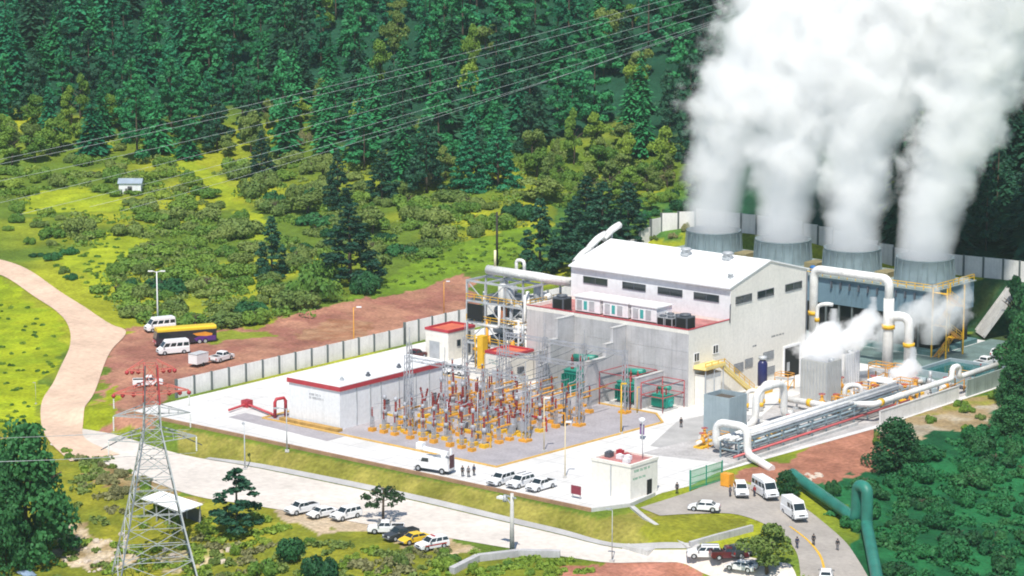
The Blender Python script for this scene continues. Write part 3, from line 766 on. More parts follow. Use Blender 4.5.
# precast compound walls --------------------------------------------------
def panel_wall(name, pts, label, h=3.1, pitch=4.0, panel=panel_conc, follow=True, gap=0.0):
    r = thing(name, label, 'wall', (pts[0][0], pts[0][1], 0))
    ox, oy = pts[0][0], pts[0][1]
    first = True
    for i in range(len(pts) - 1):
        a, b_ = Vector(pts[i][:2]), Vector(pts[i + 1][:2]); ln = (b_ - a).length; n = max(1, round(ln / pitch))
        for k in range(n):
            p, q = a.lerp(b_, k / n), a.lerp(b_, (k + 1) / n)
            zp, zq = z1(p.x, p.y), z1(q.x, q.y)
            d = (q - p).normalized() * 0.2
            zb = min(zp, zq) if abs(zp - zq) < 0.4 else (zp + zq) / 2
            m_ = MB(); nn = Vector((-d.y, d.x)).normalized() * 0.07
            c = [(p + d + nn), (q - d + nn), (q - d - nn), (p + d - nn)]
            m_.prism([(w_.x - ox, w_.y - oy) for w_ in c], zb - 0.6, zb + h)
            fix_normals(m_.build('panel', panel, r))
            m_ = MB(); m_.box(p.x - ox - 0.19, p.x - ox + 0.19, p.y - oy - 0.19, p.y - oy + 0.19, zp - 0.6, zb + h + 0.1); m_.build('post', post_dark, r)
    p = Vector(pts[-1][:2]); m_ = MB(); m_.box(p.x - ox - 0.19, p.x - ox + 0.19, p.y - oy - 0.19, p.y - oy + 0.19, z1(p.x, p.y) - 0.6, z1(p.x, p.y) + h + 0.1); m_.build('post', post_dark, r)
    return r
panel_wall('compound_wall', [(-71, -50), (-71, 8)], 'lower run of the pale precast wall with dark posts beside the red earth yard', 3.2, 4.0)
panel_wall('compound_wall', [(-71, 8.2), (-71, 62)], 'taller run of the precast wall behind the red roofed house', 4.1, 3.8)
panel_wall('compound_wall', [(-71, 62.3), (-71, 88), (-66, 93)], 'precast wall climbing the bank behind the turbine hall roof', 3.6, 3.6)
panel_wall('compound_wall', [(-66, 93.2), (-40, 94.2), (-12, 95), (4, 97.4), (36, 98)], 'precast wall on top of the bank behind the cooling tower', 4.0, 3.6)
b_ = MB()
b_.box(-71.3, 28.6, -63.15, -62.85, -0.9, 0.55)
tag(b_.build('front_kerb_wall', kerb_brown), 'long low brown kerb wall along the front edge of the compound', 'kerb')
b_ = MB(); b_.bar((28.6, -63, 0.2), (31.2, -57.2, 0.2), 0.3, 0.7); b_.bar((31.2, -57.2, 0.2), (30.3, -50, 0.2), 0.3, 0.7); tag(b_.build('entrance_kerb', concrete_light), 'pale angled kerb wall beside the gate house corner', 'kerb')
b_ = MB()
for (a, c) in zip(YARD, YARD[1:] + YARD[:1]): b_.bar((a[0], a[1], 0.14), (c[0], c[1], 0.14), 0.35, 0.2)
tag(b_.build('switchyard_kerb', mat('ochre_kerb', (0.62, 0.38, 0.10), 0.85, 0.15)), 'ochre painted kerb around the switchyard gravel', 'kerb')
# retaining walls on the east side
lw = thing('low_white_wall', 'pale retaining wall below the white pipe, above the gravel patch', 'wall')
for k in range(7):
    y0 = 9.0 + k * 3.55
    b_ = MB(); b_.box(31.85, 32.15, y0, y0 + 3.53, -0.8, 2.3); b_.build('panel', panel_conc, lw)
b_ = MB(); b_.box(31.78, 32.22, 9.0, 33.85, 2.303, 2.45); b_.build('coping', concrete_light, lw)
lw2 = thing('far_retaining_wall', 'shaded grey retaining wall running on beyond the white pipe bend', 'wall')
for k in range(8):
    y0 = 36.5 + k * 3.9
    b_ = MB(); b_.box(31.85, 32.15, y0, y0 + 3.87, -0.8, 2.9); b_.build('panel', mat('tree_shaded_concrete', (0.30, 0.36, 0.33), 0.9, 0.15, 0.4, streak=0.3), lw2)  # tree shade on this stretch is put into the concrete colour
tag((lambda b_: (b_.box(-0.25, 0.25, 0, 40.5, -0.9, 0.5), b_.build('rack_kerb', concrete_light, None, (28.9, -33.5, 0)))[1])(MB()), 'pale concrete edge wall between pipe rack and red soil', 'kerb')
lr = survey([(690, 548), (718, 540), (752, 531)])
lwn = thing('lawn_retaining_wall', 'short grey stone wall holding the lawn above the parked cars', 'wall')
for p, q in zip(lr, lr[1:]):
    m_ = MB(); m_.bar((p[0], p[1], z1(*p) + 0.1), (q[0], q[1], z1(*q) + 0.1), 0.5, 1.6); m_.build('wall_section', concrete, lwn)
# drainage chute on the bank, far right
ch = [GZ(992, 333, 0.2), GZ(1010, 292, 9.0)]
mb = MB(); a, b2 = Vector(GZ(980, 335, 0.4)), Vector(GZ(1013, 290, 8.9))
chute = thing('drainage_chute', 'pale concrete chute sloping down the bank beyond the cooling tower', 'chute')
mb.bar(a, b2, 5.4, 0.3); mb.build('channel_bed', concrete_light, chute)
dirv = (b2 - a).normalized().cross(Vector((0, 0, 1))).normalized()
for s_ in (-1, 1):
    mb = MB(); mb.bar(a + dirv * 2.7 * s_ + Vector((0, 0, 0.35)), b2 + dirv * 2.7 * s_ + Vector((0, 0, 0.35)), 0.25, 0.6); mb.build('channel_side', concrete_light, chute)

# cooling tower -------------------------------------------------------------
ct = thing('cooling_tower', 'long blue grey cooling tower block carrying four steaming fan stacks', 'cooling tower')
TX0, TX1, TY0, TY1, TD = -54.0, 9.8, 62.0, 76.4, 11.8
mb = MB(); mb.box(TX0, TX1, TY0, TY1, 6.9, TD); mb.build('casing', tower_blue, ct)
mb = MB(); mb.box(TX0 + 0.4, TX1 - 0.4, TY0 + 1.2, TY1 - 1.2, 0.9, 6.897); mb.build('air_inlet', void_black, ct)
for k in range(23):
    x = TX0 + 0.3 + k * (TX1 - TX0 - 0.6) / 22
    mb = MB(); mb.box(x - 0.16, x + 0.16, TY0 + 0.2, TY0 + 0.5, 0.9, 6.897)
    mb.build('inlet_column', post_dark, ct)
mb = MB(); mb.box(TX0 - 0.6, TX1 + 0.6, TY0 - 0.8, TY1 + 0.8, 0, 0.897); mb.build('basin', mat('wet_basin_wall', (0.10, 0.20, 0.20), 0.6, 0.25, 0.5, streak=0.4), ct)
mb = MB()
for k in range(19):
    x = TX0 + k * (TX1 - TX0) / 18
    mb.box(x - 0.05, x + 0.05, TY0 - 0.06, TY0 - 0.003, 6.9, TD)
mb.build('cladding_joint', tower_blue, ct)
for k in range(11):
    x = -12 + k * 2.0
    mb = MB(); mb.box(x - 0.12, x + 0.12, TY0 - 0.55, TY0 - 0.065, 10.0, 11.2)
    mb.build('bracket', steel_dark, ct)
mb = MB(); mb.box(TX0 - 0.3, TX1 + 0.3, TY0 - 0.6, TY1 + 0.3, TD + 0.003, TD + 0.2); mb.build('deck', mat('deck_grey', (0.25, 0.30, 0.29), 0.8), ct)
def handrail(P, m, z0=0.0, h=1.1, step=1.8, w=0.09):
    m_ = MB(); P = [Vector(p) for p in P]
    for a, b_ in zip(P, P[1:]):
        for z in (h, h * 0.55): m_.bar(a + Vector((0, 0, z)), b_ + Vector((0, 0, z)), w)
        n = max(1, int((b_ - a).length / step))
        for k in range(n + 1):
            p = a.lerp(b_, k / n); m_.bar(p, p + Vector((0, 0, h)), w)
    return m_
handrail([(TX0, TY0 - 0.5, TD + 0.2), (TX1, TY0 - 0.5, TD + 0.2), (TX1, TY1, TD + 0.2)], yellow, w=0.12).build('handrail', yellow, ct)
FANS = [-44.9, -28.6, -12.9, 3.0]
for i, x in enumerate(FANS):
    m_ = MB(); m_.lathe((x, 70, TD + 0.2), [(5.6, 0), (5.35, 1.2), (5.2, 2.6), (5.3, 4.3), (5.42, 4.5), (5.25, 4.5), (5.05, 2.6), (5.2, 0.3)], 40, caps=False); st = m_.build('fan_stack', stack_teal, ct)
    m_ = MB()
    for k in range(20):
        a = 2 * math.pi * k / 20
        m_.bar((x + 5.62 * math.cos(a), 70 + 5.62 * math.sin(a), TD + 0.25), (x + 5.36 * math.cos(a), 70 + 5.36 * math.sin(a), TD + 4.3), 0.14)
    m_.build('stack_rib', stack_teal, st)
    m_ = MB(); m_.lathe((x - 4.4, 63.4, TD + 0.2), [(0.6, 0), (0.6, 1.2), (0.35, 1.4), (0.05, 1.45)], 12); m_.build('fan_motor', blue_motor, ct)
    if i < 3:
        m_ = MB(); m_.box(x + 6.6, x + 9.4, 67.5, 71.5, TD + 0.2, TD + 1.2); m_.build('cell_housing', mat('ochre_housing', (0.24, 0.20, 0.10), 0.7, 0.2), ct)
# stair tower at its end
stw = thing('stair_tower', 'ochre steel stair tower at the open end of the cooling tower', 'stairs')
m_ = MB()
for x in (10.6, 13.6):
    for y in (60.5, 66.5): m_.bar((x, y, 0), (x, y, 12.9), 0.22)
m_.build('frame', yellow, stw)
for k in range(4):
    z0, z2 = k * 3.0, k * 3.0 + 3.0; ya, yb = (60.8, 66.2) if k % 2 == 0 else (66.2, 60.8); xx = 11.4 if k % 2 == 0 else 12.9
    m_ = MB()
    for s_ in (-0.5, 0.5): m_.bar((xx + s_, ya, z0), (xx + s_, yb, z2), 0.12, 0.3)
    for q in range(12):
        f = (q + 0.5) / 12; m_.box(xx - 0.5, xx + 0.5, ya + (yb - ya) * f - 0.14, ya + (yb - ya) * f + 0.14, z0 + 3 * f, z0 + 3 * f + 0.05)
    fl2 = m_.build('stair_flight', mat('rusty_ochre', (0.50, 0.26, 0.06), 0.7, 0.25), stw)
    handrail([(xx + 0.5, ya, z0), (xx + 0.5, yb, z2)], yellow).build('handrail', yellow, fl2)
    m_ = MB(); yy = 66.5 if k % 2 == 0 else 60.5; m_.box(10.7, 13.5, yy - 0.9 if yy > 63 else yy, yy if yy > 63 else yy + 0.9, z2 - 0.08, z2); m_.build('landing', yellow, stw)
# basin pumps and green pond beyond the pipes
m_ = MB()
for s0 in ((16, 28.8, 46, 46.4), (16, 28.8, 57.6, 58), (16, 16.4, 46.4, 57.6), (28.4, 28.8, 46.4, 57.6)): m_.box(*s0, 0.04, 1.1)
pond = thing('settling_basin', 'low walled teal water basin below the cooling tower end', 'basin')
m_.build('basin_wall', grey_green, pond)
m_ = MB(); m_.box(16.4, 28.4, 46.4, 57.6, 0.05, 0.55); wm = bpy.data.materials.new('teal_water'); wm.use_nodes = True
bb = wm.node_tree.nodes['Principled BSDF']; bb.inputs['Base Color'].default_value = (0.02, 0.12, 0.12, 1); bb.inputs['Roughness'].default_value = 0.12
m_.build('water', wm, pond)
# ------------------------------------------------------------------ open steel gas plant at the far end of the annex
gs = thing('gas_extraction_frame', 'grey open steel frame packed with vessels and pipes beside the concrete annex', 'steel structure', (0, 0, 0))
GX0, GX1, GY0, GY1 = -50.4, -37.4, 2.0, 12.5
m_ = MB()
for x in np.linspace(GX0, GX1, 4):
    for y in (GY0, (GY0 + GY1) / 2, GY1): m_.bar((x, y, 0), (x, y, 15.6), 0.3)
m_.build('column', galv, gs)
LV = (4.2, 8.0, 11.8, 15.4)
for z in LV:
    m_ = MB()
    for x in np.linspace(GX0, GX1, 4): m_.bar((x, GY0, z), (x, GY1, z), 0.24, 0.35)
    for y in (GY0, (GY0 + GY1) / 2, GY1): m_.bar((GX0, y, z), (GX1, y, z), 0.24, 0.35)
    m_.build('floor_beam', galv, gs)
    if z < 15:
        m_ = MB(); m_.box(GX0 + 0.2, GX0 + 8.0, GY0 + 0.2, GY1 - 0.2, z + 0.18, z + 0.24); m_.build('floor_grating', steel_dark, gs)
        handrail([(GX0, GY0 - 0.2, z + 0.2), (GX1, GY0 - 0.2, z + 0.2), (GX1 + 0.2, GY1, z + 0.2)], yellow).build('handrail', yellow, gs)
m_ = MB()
xs_ = list(np.linspace(GX0, GX1, 4))
for i in range(3):
    for z0, z2 in zip((0.2,) + LV, LV):
        if (i + int(z0)) % 2 == 0: m_.bar((xs_[i], GY0, z0), (xs_[i + 1], GY0, z2), 0.16)
        else: m_.bar((xs_[i + 1], GY0, z0), (xs_[i], GY0, z2), 0.16)
m_.build('diagonal_brace', galv, gs)
rg = random.Random(21)
for k in range(14):
    x, y, z = rg.uniform(GX0 + 1, GX1 - 1.4), rg.uniform(GY0 + 0.7, GY1 - 1), rg.choice((0.1,) + LV[:3]) + 0.25
    m_ = MB()
    if k % 2: m_.lathe((x, y, z), [(0.1, 0), (0.75, 0.3), (0.8, 0.6), (0.8, 2.6), (0.6, 3.0), (0.1, 3.1)], 14)
    else: m_.tube([(x - 1.8, y, z + 0.9), (x - 1.6, y, z + 0.9), (x + 1.6, y, z + 0.9), (x + 1.8, y, z + 0.9)], 0.7, 14, radii=[0.25, 0.7, 0.7, 0.25])
    m_.build('vessel', [galv, pipe_white, mat('rust_vessel', (0.35, 0.13, 0.06), 0.7, 0.25), galv, pipe_white][k % 5], gs)
for k in range(24):
    x, y, z = rg.uniform(GX0 + 0.6, GX1 - 0.6), GY0 + rg.uniform(-0.3, 2.5), rg.uniform(0.6, 9.5)
    x2 = min(GX1, x + rg.uniform(2, 6)); z2 = min(14.5, z + rg.uniform(2, 6))
    m_ = MB(); m_.tube([(x, y, z), (x2 - 0.5, y, z), (x2 - 0.15, y, z + 0.15), (x2, y, z + 0.5), (x2, y, z2)], rg.choice((0.18, 0.26, 0.35)), 8); m_.build('process_pipe', [pipe_white, galv, pipe_white, orange][k % 4], gs)
m_ = MB(); m_.box(GX0 + 0.4, GX0 + 4.0, GY0 - 0.45, GY0 - 0.3, 8.6, 11.4); m_.build('dark_screen', void_black, gs)
m_ = MB(); m_.tube([(GX0 + 2.6, GY0 - 0.8, 0.1), (GX0 + 2.6, GY0 - 0.8, 6.0)], 0.1, 8); m_.box(-46.2, -44.9, -0.2, 1.2, 0.05, 6.2); m_.build('yellow_lift_shaft', yellow, gs)
def pipe(name, pts, r, m, label, bands=(), band_m=yellow, n=12, rounded=0.9, cat='pipe', supports=(), z0=0.05):
    """lagged pipe run with rounded bends, flange bands at given fractions and saddle posts at given points"""
    P = [Vector(p) for p in pts]; out = [P[0]]
    for a, b_, c in zip(P, P[1:], P[2:]):
        d1, d2 = (a - b_), (c - b_); k = min(rounded, d1.length * 0.48, d2.length * 0.48)
        s, e = b_ + d1.normalized() * k, b_ + d2.normalized() * k
        for q in range(6):
            f = q / 5; out.append(s * (1 - f) ** 2 + b_ * 2 * f * (1 - f) + e * f ** 2)
    out.append(P[-1])
    t_ = thing(name, label, cat)
    m_ = MB(); m_.tube(out, r, n); m_.build('pipe_run', m, t_)
    ln = [0]
    for a, b_ in zip(out, out[1:]): ln.append(ln[-1] + (b_ - a).length)
    for f in bands:
        s = f * ln[-1]; i = max(j for j in range(len(ln)) if ln[j] <= s); i = min(i, len(out) - 2)
        d = (out[i + 1] - out[i]).normalized(); p = out[i] + d * (s - ln[i])
        m_ = MB(); m_.tube([p - d * 0.35, p + d * 0.35], r * 1.25, n); m_.build('flange_band', band_m, t_)
    for p in supports:
        m_ = MB(); m_.bar((p[0], p[1], z0), (p[0], p[1], p[2] - r * 0.6), 0.22); m_.box(p[0] - 0.45, p[0] + 0.45, p[1] - 0.45, p[1] + 0.45, z0, z0 + 0.35); m_.build('support_post', galv, t_)
    return t_
pipe('white_overhead_pipe', [(GX0 + 0.5, 7.2, 16.7), (-37.5, 7.2, 16.7), (-36.6, 9.5, 16.0), (-36.6, 14.0, 15.0), (-34.7, 15.5, 15.0)], 0.85, pipe_white, 'fat white pipe lying on top of the grey steel frame', rounded=1.6, z0=15.5)
pipe('relief_vent_pipe', [(-43.4, 7.4, 17.4), (-43.4, 7.4, 19.2), (-41.6, 7.4, 19.2), (-41.6, 7.4, 17.4)], 0.3, pipe_white, 'small white inverted U vent above the steel frame', rounded=0.7)
pipe('chimney_vent', [(-48.2, 7.2, 17.4), (-48.2, 7.2, 20.4)], 0.22, mat('cream_pipe', (0.75, 0.68, 0.42), 0.5), 'short cream vent standing on the fat white pipe')
for k, (x, y, z) in enumerate(((-35.8, 17, 20.0), (-35.8, 21, 22.0), (-35.6, 25, 23.2))):
    pipe('exhaust_silencer', [(x, y - 2.4, z - 1.4), (x, y, z), (x, y + 2.4, z + 0.6)], 0.62, pipe_white, ['lowest', 'middle', 'topmost'][k] + ' white silencer pipe against the far end of the turbine hall roof', rounded=1.2)
    m_ = MB(); m_.bar((x, y, 0), (x, y, z - 0.6), 0.3); m_.bar((x, y - 1.6, 0), (x, y - 1.6, z - 1.5), 0.3); m_.bar((x, y - 1.6, z * 0.5), (x, y, z * 0.7), 0.15); tag(m_.build('pipe_trestle', galv), ['short', 'medium', 'tall'][k] + ' steel trestle under a white silencer pipe behind the hall', 'trestle')

yard_steel = mat('yard_steel', (0.37, 0.38, 0.41), 0.55, 0.18, metal=0.1)
# ------------------------------------------------------------------ switchyard
def lattice(m_, c, w0, w1, h, n, r=0.06, leg=0.1):
    """square lattice column"""
    P = lambda i, k: (c[0] + (w0 + (w1 - w0) * k / n) / 2 * (1 if i in (1, 2) else -1), c[1] + (w0 + (w1 - w0) * k / n) / 2 * (1 if i in (2, 3) else -1), c[2] + h * k / n)
    for i in range(4): m_.bar(P(i, 0), P(i, n), leg)
    for k in range(n):
        for i in range(4):
            j = (i + 1) % 4
            m_.bar(P(i, k), P(j, k + 1), r) if (k + i) % 2 else m_.bar(P(j, k), P(i, k + 1), r)
    for i in range(4): m_.bar(P(i, n), P((i + 1) % 4, n), r)
def insul(m_, c, h, r=0.17, n=8):
    k = max(4, int(h / 0.16)); m_.lathe(c, [(0.09, 0)] + [(r if i % 2 else r * 0.62, h * (i + 0.5) / k) for i in range(k)] + [(0.09, h)], n)
def base_parts(t_, w=1.15, legh=2.3, m=orange):
    m_ = MB(); m_.box(-w / 2, w / 2, -w / 2, w / 2, 0, 0.5); m_.build('plinth', m, t_)
    m_ = MB(); lattice(m_, (0, 0, 0.5), 0.45, 0.36, legh - 0.5, 4, 0.05, 0.09); m_.build('support_leg', yard_steel, t_)
def post_insulator():
    t_ = thing('post_insulator', 'x', 'insulator'); base_parts(t_)
    m_ = MB(); insul(m_, (0, 0, 2.3), 1.7); m_.build('insulator', red_brown, t_)
    m_ = MB(); m_.lathe((0, 0, 4.0), [(0.14, 0), (0.22, 0.1), (0.22, 0.2), (0.1, 0.28)], 8); m_.build('cap', yard_steel, t_); return t_
def current_transformer():
    t_ = thing('current_transformer', 'x', 'transformer'); base_parts(t_, 1.2, 2.0, yellow)
    m_ = MB(); m_.lathe((0, 0, 2.0), [(0.4, 0), (0.42, 0.5), (0.3, 0.6)], 10); m_.build('tank', yard_steel, t_)
    m_ = MB(); insul(m_, (0, 0, 2.6), 1.5, 0.24); m_.build('insulator', red_brown, t_)
    m_ = MB(); m_.lathe((0, 0, 4.1), [(0.2, 0), (0.34, 0.1), (0.34, 0.45), (0.15, 0.6)], 10); m_.build('head', yard_steel, t_); return t_
def circuit_breaker():
    t_ = thing('circuit_breaker', 'x', 'circuit breaker')
    m_ = MB(); m_.box(-0.9, 0.9, -0.7, 0.7, 0, 0.45); m_.build('plinth', yellow, t_)
    m_ = MB(); m_.box(-0.5, 0.5, -0.38, 0.38, 0.9, 2.2); m_.build('mechanism_box', yard_steel, t_)
    m_ = MB()
    for x in (-0.4, 0.4): m_.bar((x, 0, 0.45), (x, 0, 0.9), 0.12)
    m_.build('support_leg', yard_steel, t_)
    for s_ in (-1, 1):
        m_ = MB(); k = 10; a, b_ = Vector((s_ * 0.15, 0, 2.2)), Vector((s_ * 0.8, 0, 4.0))
        m_.tube([a.lerp(b_, i / k) for i in range(k + 1)], 0.15, 8, radii=[0.2 if i % 2 else 0.12 for i in range(k + 1)]); m_.build('insulator', red_brown, t_)
    return t_
def disconnector():
    t_ = thing('disconnect_switch', 'x', 'switch')
    for s_ in (-1, 1):
        m_ = MB(); m_.box(-0.55, 0.55, s_ * 1.3 - 0.5, s_ * 1.3 + 0.5, 0, 0.5); m_.build('plinth', orange, t_)
        m_ = MB(); lattice(m_, (0, s_ * 1.3, 0.5), 0.4, 0.34, 1.9, 4, 0.05, 0.09); m_.build('support_leg', yard_steel, t_)
        m_ = MB(); insul(m_, (0, s_ * 1.3, 2.62), 1.4); m_.build('insulator', red_brown, t_)
    m_ = MB(); m_.box(-0.14, 0.14, -1.7, 1.7, 2.4, 2.6); m_.build('base_beam', orange, t_)
    m_ = MB(); m_.tube([(0, -1.3, 4.08), (0, 0.2, 4.1), (0, 1.3, 4.55)], 0.06, 6); m_.build('switch_blade', yard_steel, t_); return t_
def arrester():
    t_ = thing('surge_arrester', 'x', 'arrester'); base_parts(t_, 1.0, 2.0, orange)
    m_ = MB(); insul(m_, (0, 0, 2.0), 1.3, 0.14); m_.build('insulator', red_brown, t_)
    m_ = MB(); m_.tube([(0.32 * math.cos(a), 0.32 * math.sin(a), 3.2) for a in np.linspace(0, 6.2832, 13)], 0.035, 5); m_.build('grading_ring', yard_steel, t_); return t_
PI_, CT_, CB_, DS_, SA_ = Proto(post_insulator), Proto(current_transformer), Proto(circuit_breaker), Proto(disconnector), Proto(arrester)
KIND = {'PI': (PI_, 'red brown post insulator on an orange plinth', 'post insulators in the switchyard'),
        'CT': (CT_, 'red brown column with grey head on yellow plinth', 'grey headed instrument transformers in the switchyard'),
        'CB': (CB_, 'red brown insulator pair in a V above grey box', 'breaker poles in the switchyard'),
        'DS': (DS_, 'two red brown insulators joined by an orange beam', 'disconnect switches in the switchyard'),
        'SA': (SA_, 'slim red brown arrester with a ring on top', 'surge arresters in the switchyard')}
ROWS = [(-46.4, 'SA'), (-43.6, 'CT'), (-38.6, 'DS'), (-33.6, 'CB'), (-29.6, 'CT'), (-24.8, 'DS'), (-20.2, 'PI'), (-15.2, 'DS')]
WHERE = {-46.4: 'row by the lane', -43.6: 'second row from lane', -38.6: 'third row from lane', -33.6: 'breaker row', -29.6: 'behind the breakers', -24.8: 'middle row', -20.2: 'row behind the middle', -15.2: 'row before the transformers'}
for (v, k) in ROWS:
    for bay in (-26.6, -18.4, -10.2):
        for ph in (-2.4, 0, 2.4):
            u = bay + ph
            if v > -22 and bay == -10.2 and k == 'DS' and ph > 0: continue
            P, lab, grp = KIND[k]
            P.put((u + rnd.uniform(-0.15, 0.15), v + rnd.uniform(-0.25, 0.25), 0.05), 0, f'{lab}, {WHERE[v]}', grp + ', ' + WHERE[v], (1, 1, rnd.uniform(1.0, 1.3)))
for u in (-42, -38.6, -35.2, -31.8):
    for v in (-19.4, -15.6, -11.8):
        PI_.put((u, v, 0.05), 0, KIND['PI'][1] + ' in the cluster behind the white control building', 'post insulators behind the control building')
# yellow tubular busbars and gantries
for i, u in enumerate((-20.8, -18.4, -16.0, -12.6, -10.2, -7.8)):
    m_ = MB(); m_.tube([(0, -26, 4.5), (0, -12, 4.6)], 0.1, 8)
    tag(m_.build('busbar_tube', [yard_steel, orange][i % 2], None, (u, 0, 0)), ['grey', 'orange'][i % 2] + ' tubular busbar lying over the switch rows near the transformers', 'busbar', ['grey', 'orange'][i % 2] + ' busbar tubes in the switchyard')
def gantry_col(h, w=0.9, peak=2.0):
    def f():
        t_ = thing('gantry_column', 'x', 'lattice column')
        m_ = MB(); lattice(m_, (0, 0, 0.4), w, 0.5, h, int(h / 0.9), 0.05, 0.10); m_.build('lattice_shaft', yard_steel, t_)
        m_ = MB(); m_.bar((0, 0, h + 0.4), (0, 0, h + 0.4 + peak), 0.08); m_.build('lightning_spike', yard_steel, t_)
        m_ = MB(); m_.box(-0.8, 0.8, -0.8, 0.8, 0, 0.4); m_.build('plinth', orange, t_); return t_
    return f
g1, g2 = Proto(gantry_col(10.2, 0.9, 2.4)), Proto(gantry_col(14.5, 1.1, 2.6))
bx0 = [GZ(410, 434, 0), GZ(465, 413, 0)]
g2.put((bx0[0][0], bx0[0][1], 0.05), 0, 'tall lattice mast before the long face of the white control building')
g2.put((bx0[1][0], bx0[1][1], 0.05), 0, 'tall lattice mast behind the switch rows, in line with the red roofed shed', None, 0.86)
GROWS = {-10.4: (-31.0, -22.5, -14.0, -5.4), -22.4: (-22.5, -14.0, -5.6), -36.2: (-30.8, -22.5, -14.0, -5.6)}
GNAME = {-10.4: 'before the fire walls', -22.4: 'in the middle of the yard', -36.2: 'amid the breakers'}
for v, us in GROWS.items():
    for u in us:
        g1.put((u, v, 0.05), 0, 'lattice gantry column with a spike, in the row ' + GNAME[v], 'gantry columns ' + GNAME[v])
def gantry_beam(a, b_, label, grp):
    m_ = MB(); a, b_ = Vector(a), Vector(b_); n = max(3, int((b_ - a).length / 1.1)); d = (b_ - a).normalized(); s = d.cross(Vector((0, 0, 1))) * 0.3
    for o in (s + Vector((0, 0, 0.3)), -s + Vector((0, 0, 0.3)), s - Vector((0, 0, 0.3)), -s - Vector((0, 0, 0.3))): m_.bar(a + o, b_ + o, 0.09)
    for k in range(n):
        p, q = a.lerp(b_, k / n), a.lerp(b_, (k + 1) / n); z_ = Vector((0, 0, 0.3 if k % 2 else -0.3))
        m_.bar(p + s + z_, q + s - z_, 0.05); m_.bar(p - s + z_, q - s - z_, 0.05); m_.bar(p + s + z_, q - s + z_, 0.05)
    return tag(m_.build('gantry_beam', yard_steel), label, 'lattice beam', grp)
for v, us in GROWS.items():
    for a, b_ in zip(us, us[1:]): gantry_beam((a + 0.32, v, 10.1), (b_ - 0.32, v, 10.1), 'grey lattice beam between the gantry columns ' + GNAME[v], 'gantry beams ' + GNAME[v])
def sag(a, b_, s, n=14):
    a, b_ = Vector(a), Vector(b_); return [a.lerp(b_, i / n) - Vector((0, 0, 4 * s * (i / n) * (1 - i / n))) for i in range(n + 1)]
for i, u in enumerate((-20.8, -18.4, -16.0, -12.2, -10.2, -7.8)):
    for v0, v2 in ((-10.4, -22.4), (-22.4, -36.2)):
        m_ = MB(); m_.tube(sag((u, v0, 9.6), (u, v2, 9.6), 0.6), 0.04, 5); tag(m_.build('strain_conductor', steel_dark), 'thin conductor hanging between the rows of gantry beams', 'cable', 'conductors between the gantries')
for bay in (-26.6, -18.4, -10.2):
    for ph in (-2.4, 0, 2.4):
        for v0, v2 in ((-46.4, -38.6), (-38.6, -29.6), (-29.6, -20.2), (-24.8, -15.2)):
            if v2 > -22 and bay < -20: continue
            m_ = MB(); m_.tube(sag((bay + ph + 0.1, v0, 4.5), (bay + ph - 0.1, v2, 4.4), 0.25, 8), 0.045, 5); tag(m_.build('jumper_cable', yard_steel), 'grey jumper slung between insulator tops in the switchyard', 'cable', 'jumpers between insulator tops')
    for v in (-43.6, -29.6, -24.8):
        m_ = MB(); m_.bar((bay - 3.2, v + 0.5, 2.2), (bay + 3.2, v + 0.5, 2.2), 0.2, 0.3)
        for x in (bay - 3.2, bay + 3.2): m_.bar((x, v + 0.5, 0.05), (x, v + 0.5, 2.05), 0.16)
        tag(m_.build('support_beam', [orange, yellow, red_paint][int(-v) % 3]), ['orange', 'yellow', 'red'][int(-v) % 3] + ' portal beam across a row of switchyard equipment', 'portal beam', ['orange', 'yellow', 'red'][int(-v) % 3] + ' portal beams in the switchyard')
for k in range(8):
    u, v = rnd.uniform(-30, -7), rnd.uniform(-46, -12)
    m_ = MB(); m_.tube([(0, 0, 0), (0, 0, rnd.uniform(5.5, 8.5))], 0.09, 6); m_.box(-0.35, 0.35, -0.35, 0.35, 0, 0.35); tag(m_.build('slim_pole', [yard_steel, steel_dark][k % 2], None, (u, v, 0.05)), ['light grey', 'dark grey'][k % 2] + ' slim lightning pole standing among the switchyard insulators', 'pole', ['light grey', 'dark grey'][k % 2] + ' slim poles in the switchyard')
for k in range(6):
    u, v = rnd.uniform(-30, -8), rnd.uniform(-46, -13); t_ = thing('control_kiosk', 'small grey control kiosk on a yellow plinth among the switchyard equipment', 'cabinet', (u, v, 0.05), 0, 'control kiosks in the switchyard')
    m_ = MB(); m_.box(-0.55, 0.55, -0.4, 0.4, 0.3, 1.7); m_.build('cabinet_body', yard_steel, t_); m_ = MB(); m_.box(-0.6, 0.6, -0.45, 0.45, 0, 0.297); m_.build('plinth', yellow, t_); m_ = MB(); m_.box(-0.45, 0.45, -0.44, -0.403, 0.45, 1.6); m_.build('door', mat('kiosk_grey', (0.34, 0.37, 0.42), 0.5), t_)
# ------------------------------------------------------------------ pipe yard on the east side
def open_box_tower():
    t_ = thing('cooling_box', 'tall grey green sheet metal box with an open dark top, beside the white pipe loop', 'steel box', (14.8, -16.2, 0))
    w, d, z0, h = 5.0, 4.8, 1.0, 7.2
    for s0 in ((0, w, 0, 0.12), (0, w, d - 0.12, d), (0, 0.12, 0.123, d - 0.123), (w - 0.12, w, 0.123, d - 0.123)):
        m_ = MB(); m_.box(s0[0], s0[1], s0[2], s0[3], z0, h); m_.build('panel', grey_green, t_)
    m_ = MB(); m_.box(0.2, w - 0.2, 0.2, d - 0.2, h - 1.0, h - 0.7); m_.build('louvre_tray', mat('brown_louvre', (0.10, 0.08, 0.06), 0.8, 0.3, 4), t_)
    m_ = MB()
    for x in (0.2, w - 0.2):
        for y in (0.2, d - 0.2): m_.bar((x, y, 0), (x, y, z0 - 0.003), 0.3)
    m_.build('leg', steel_dark, t_)
    return t_
open_box_tower()
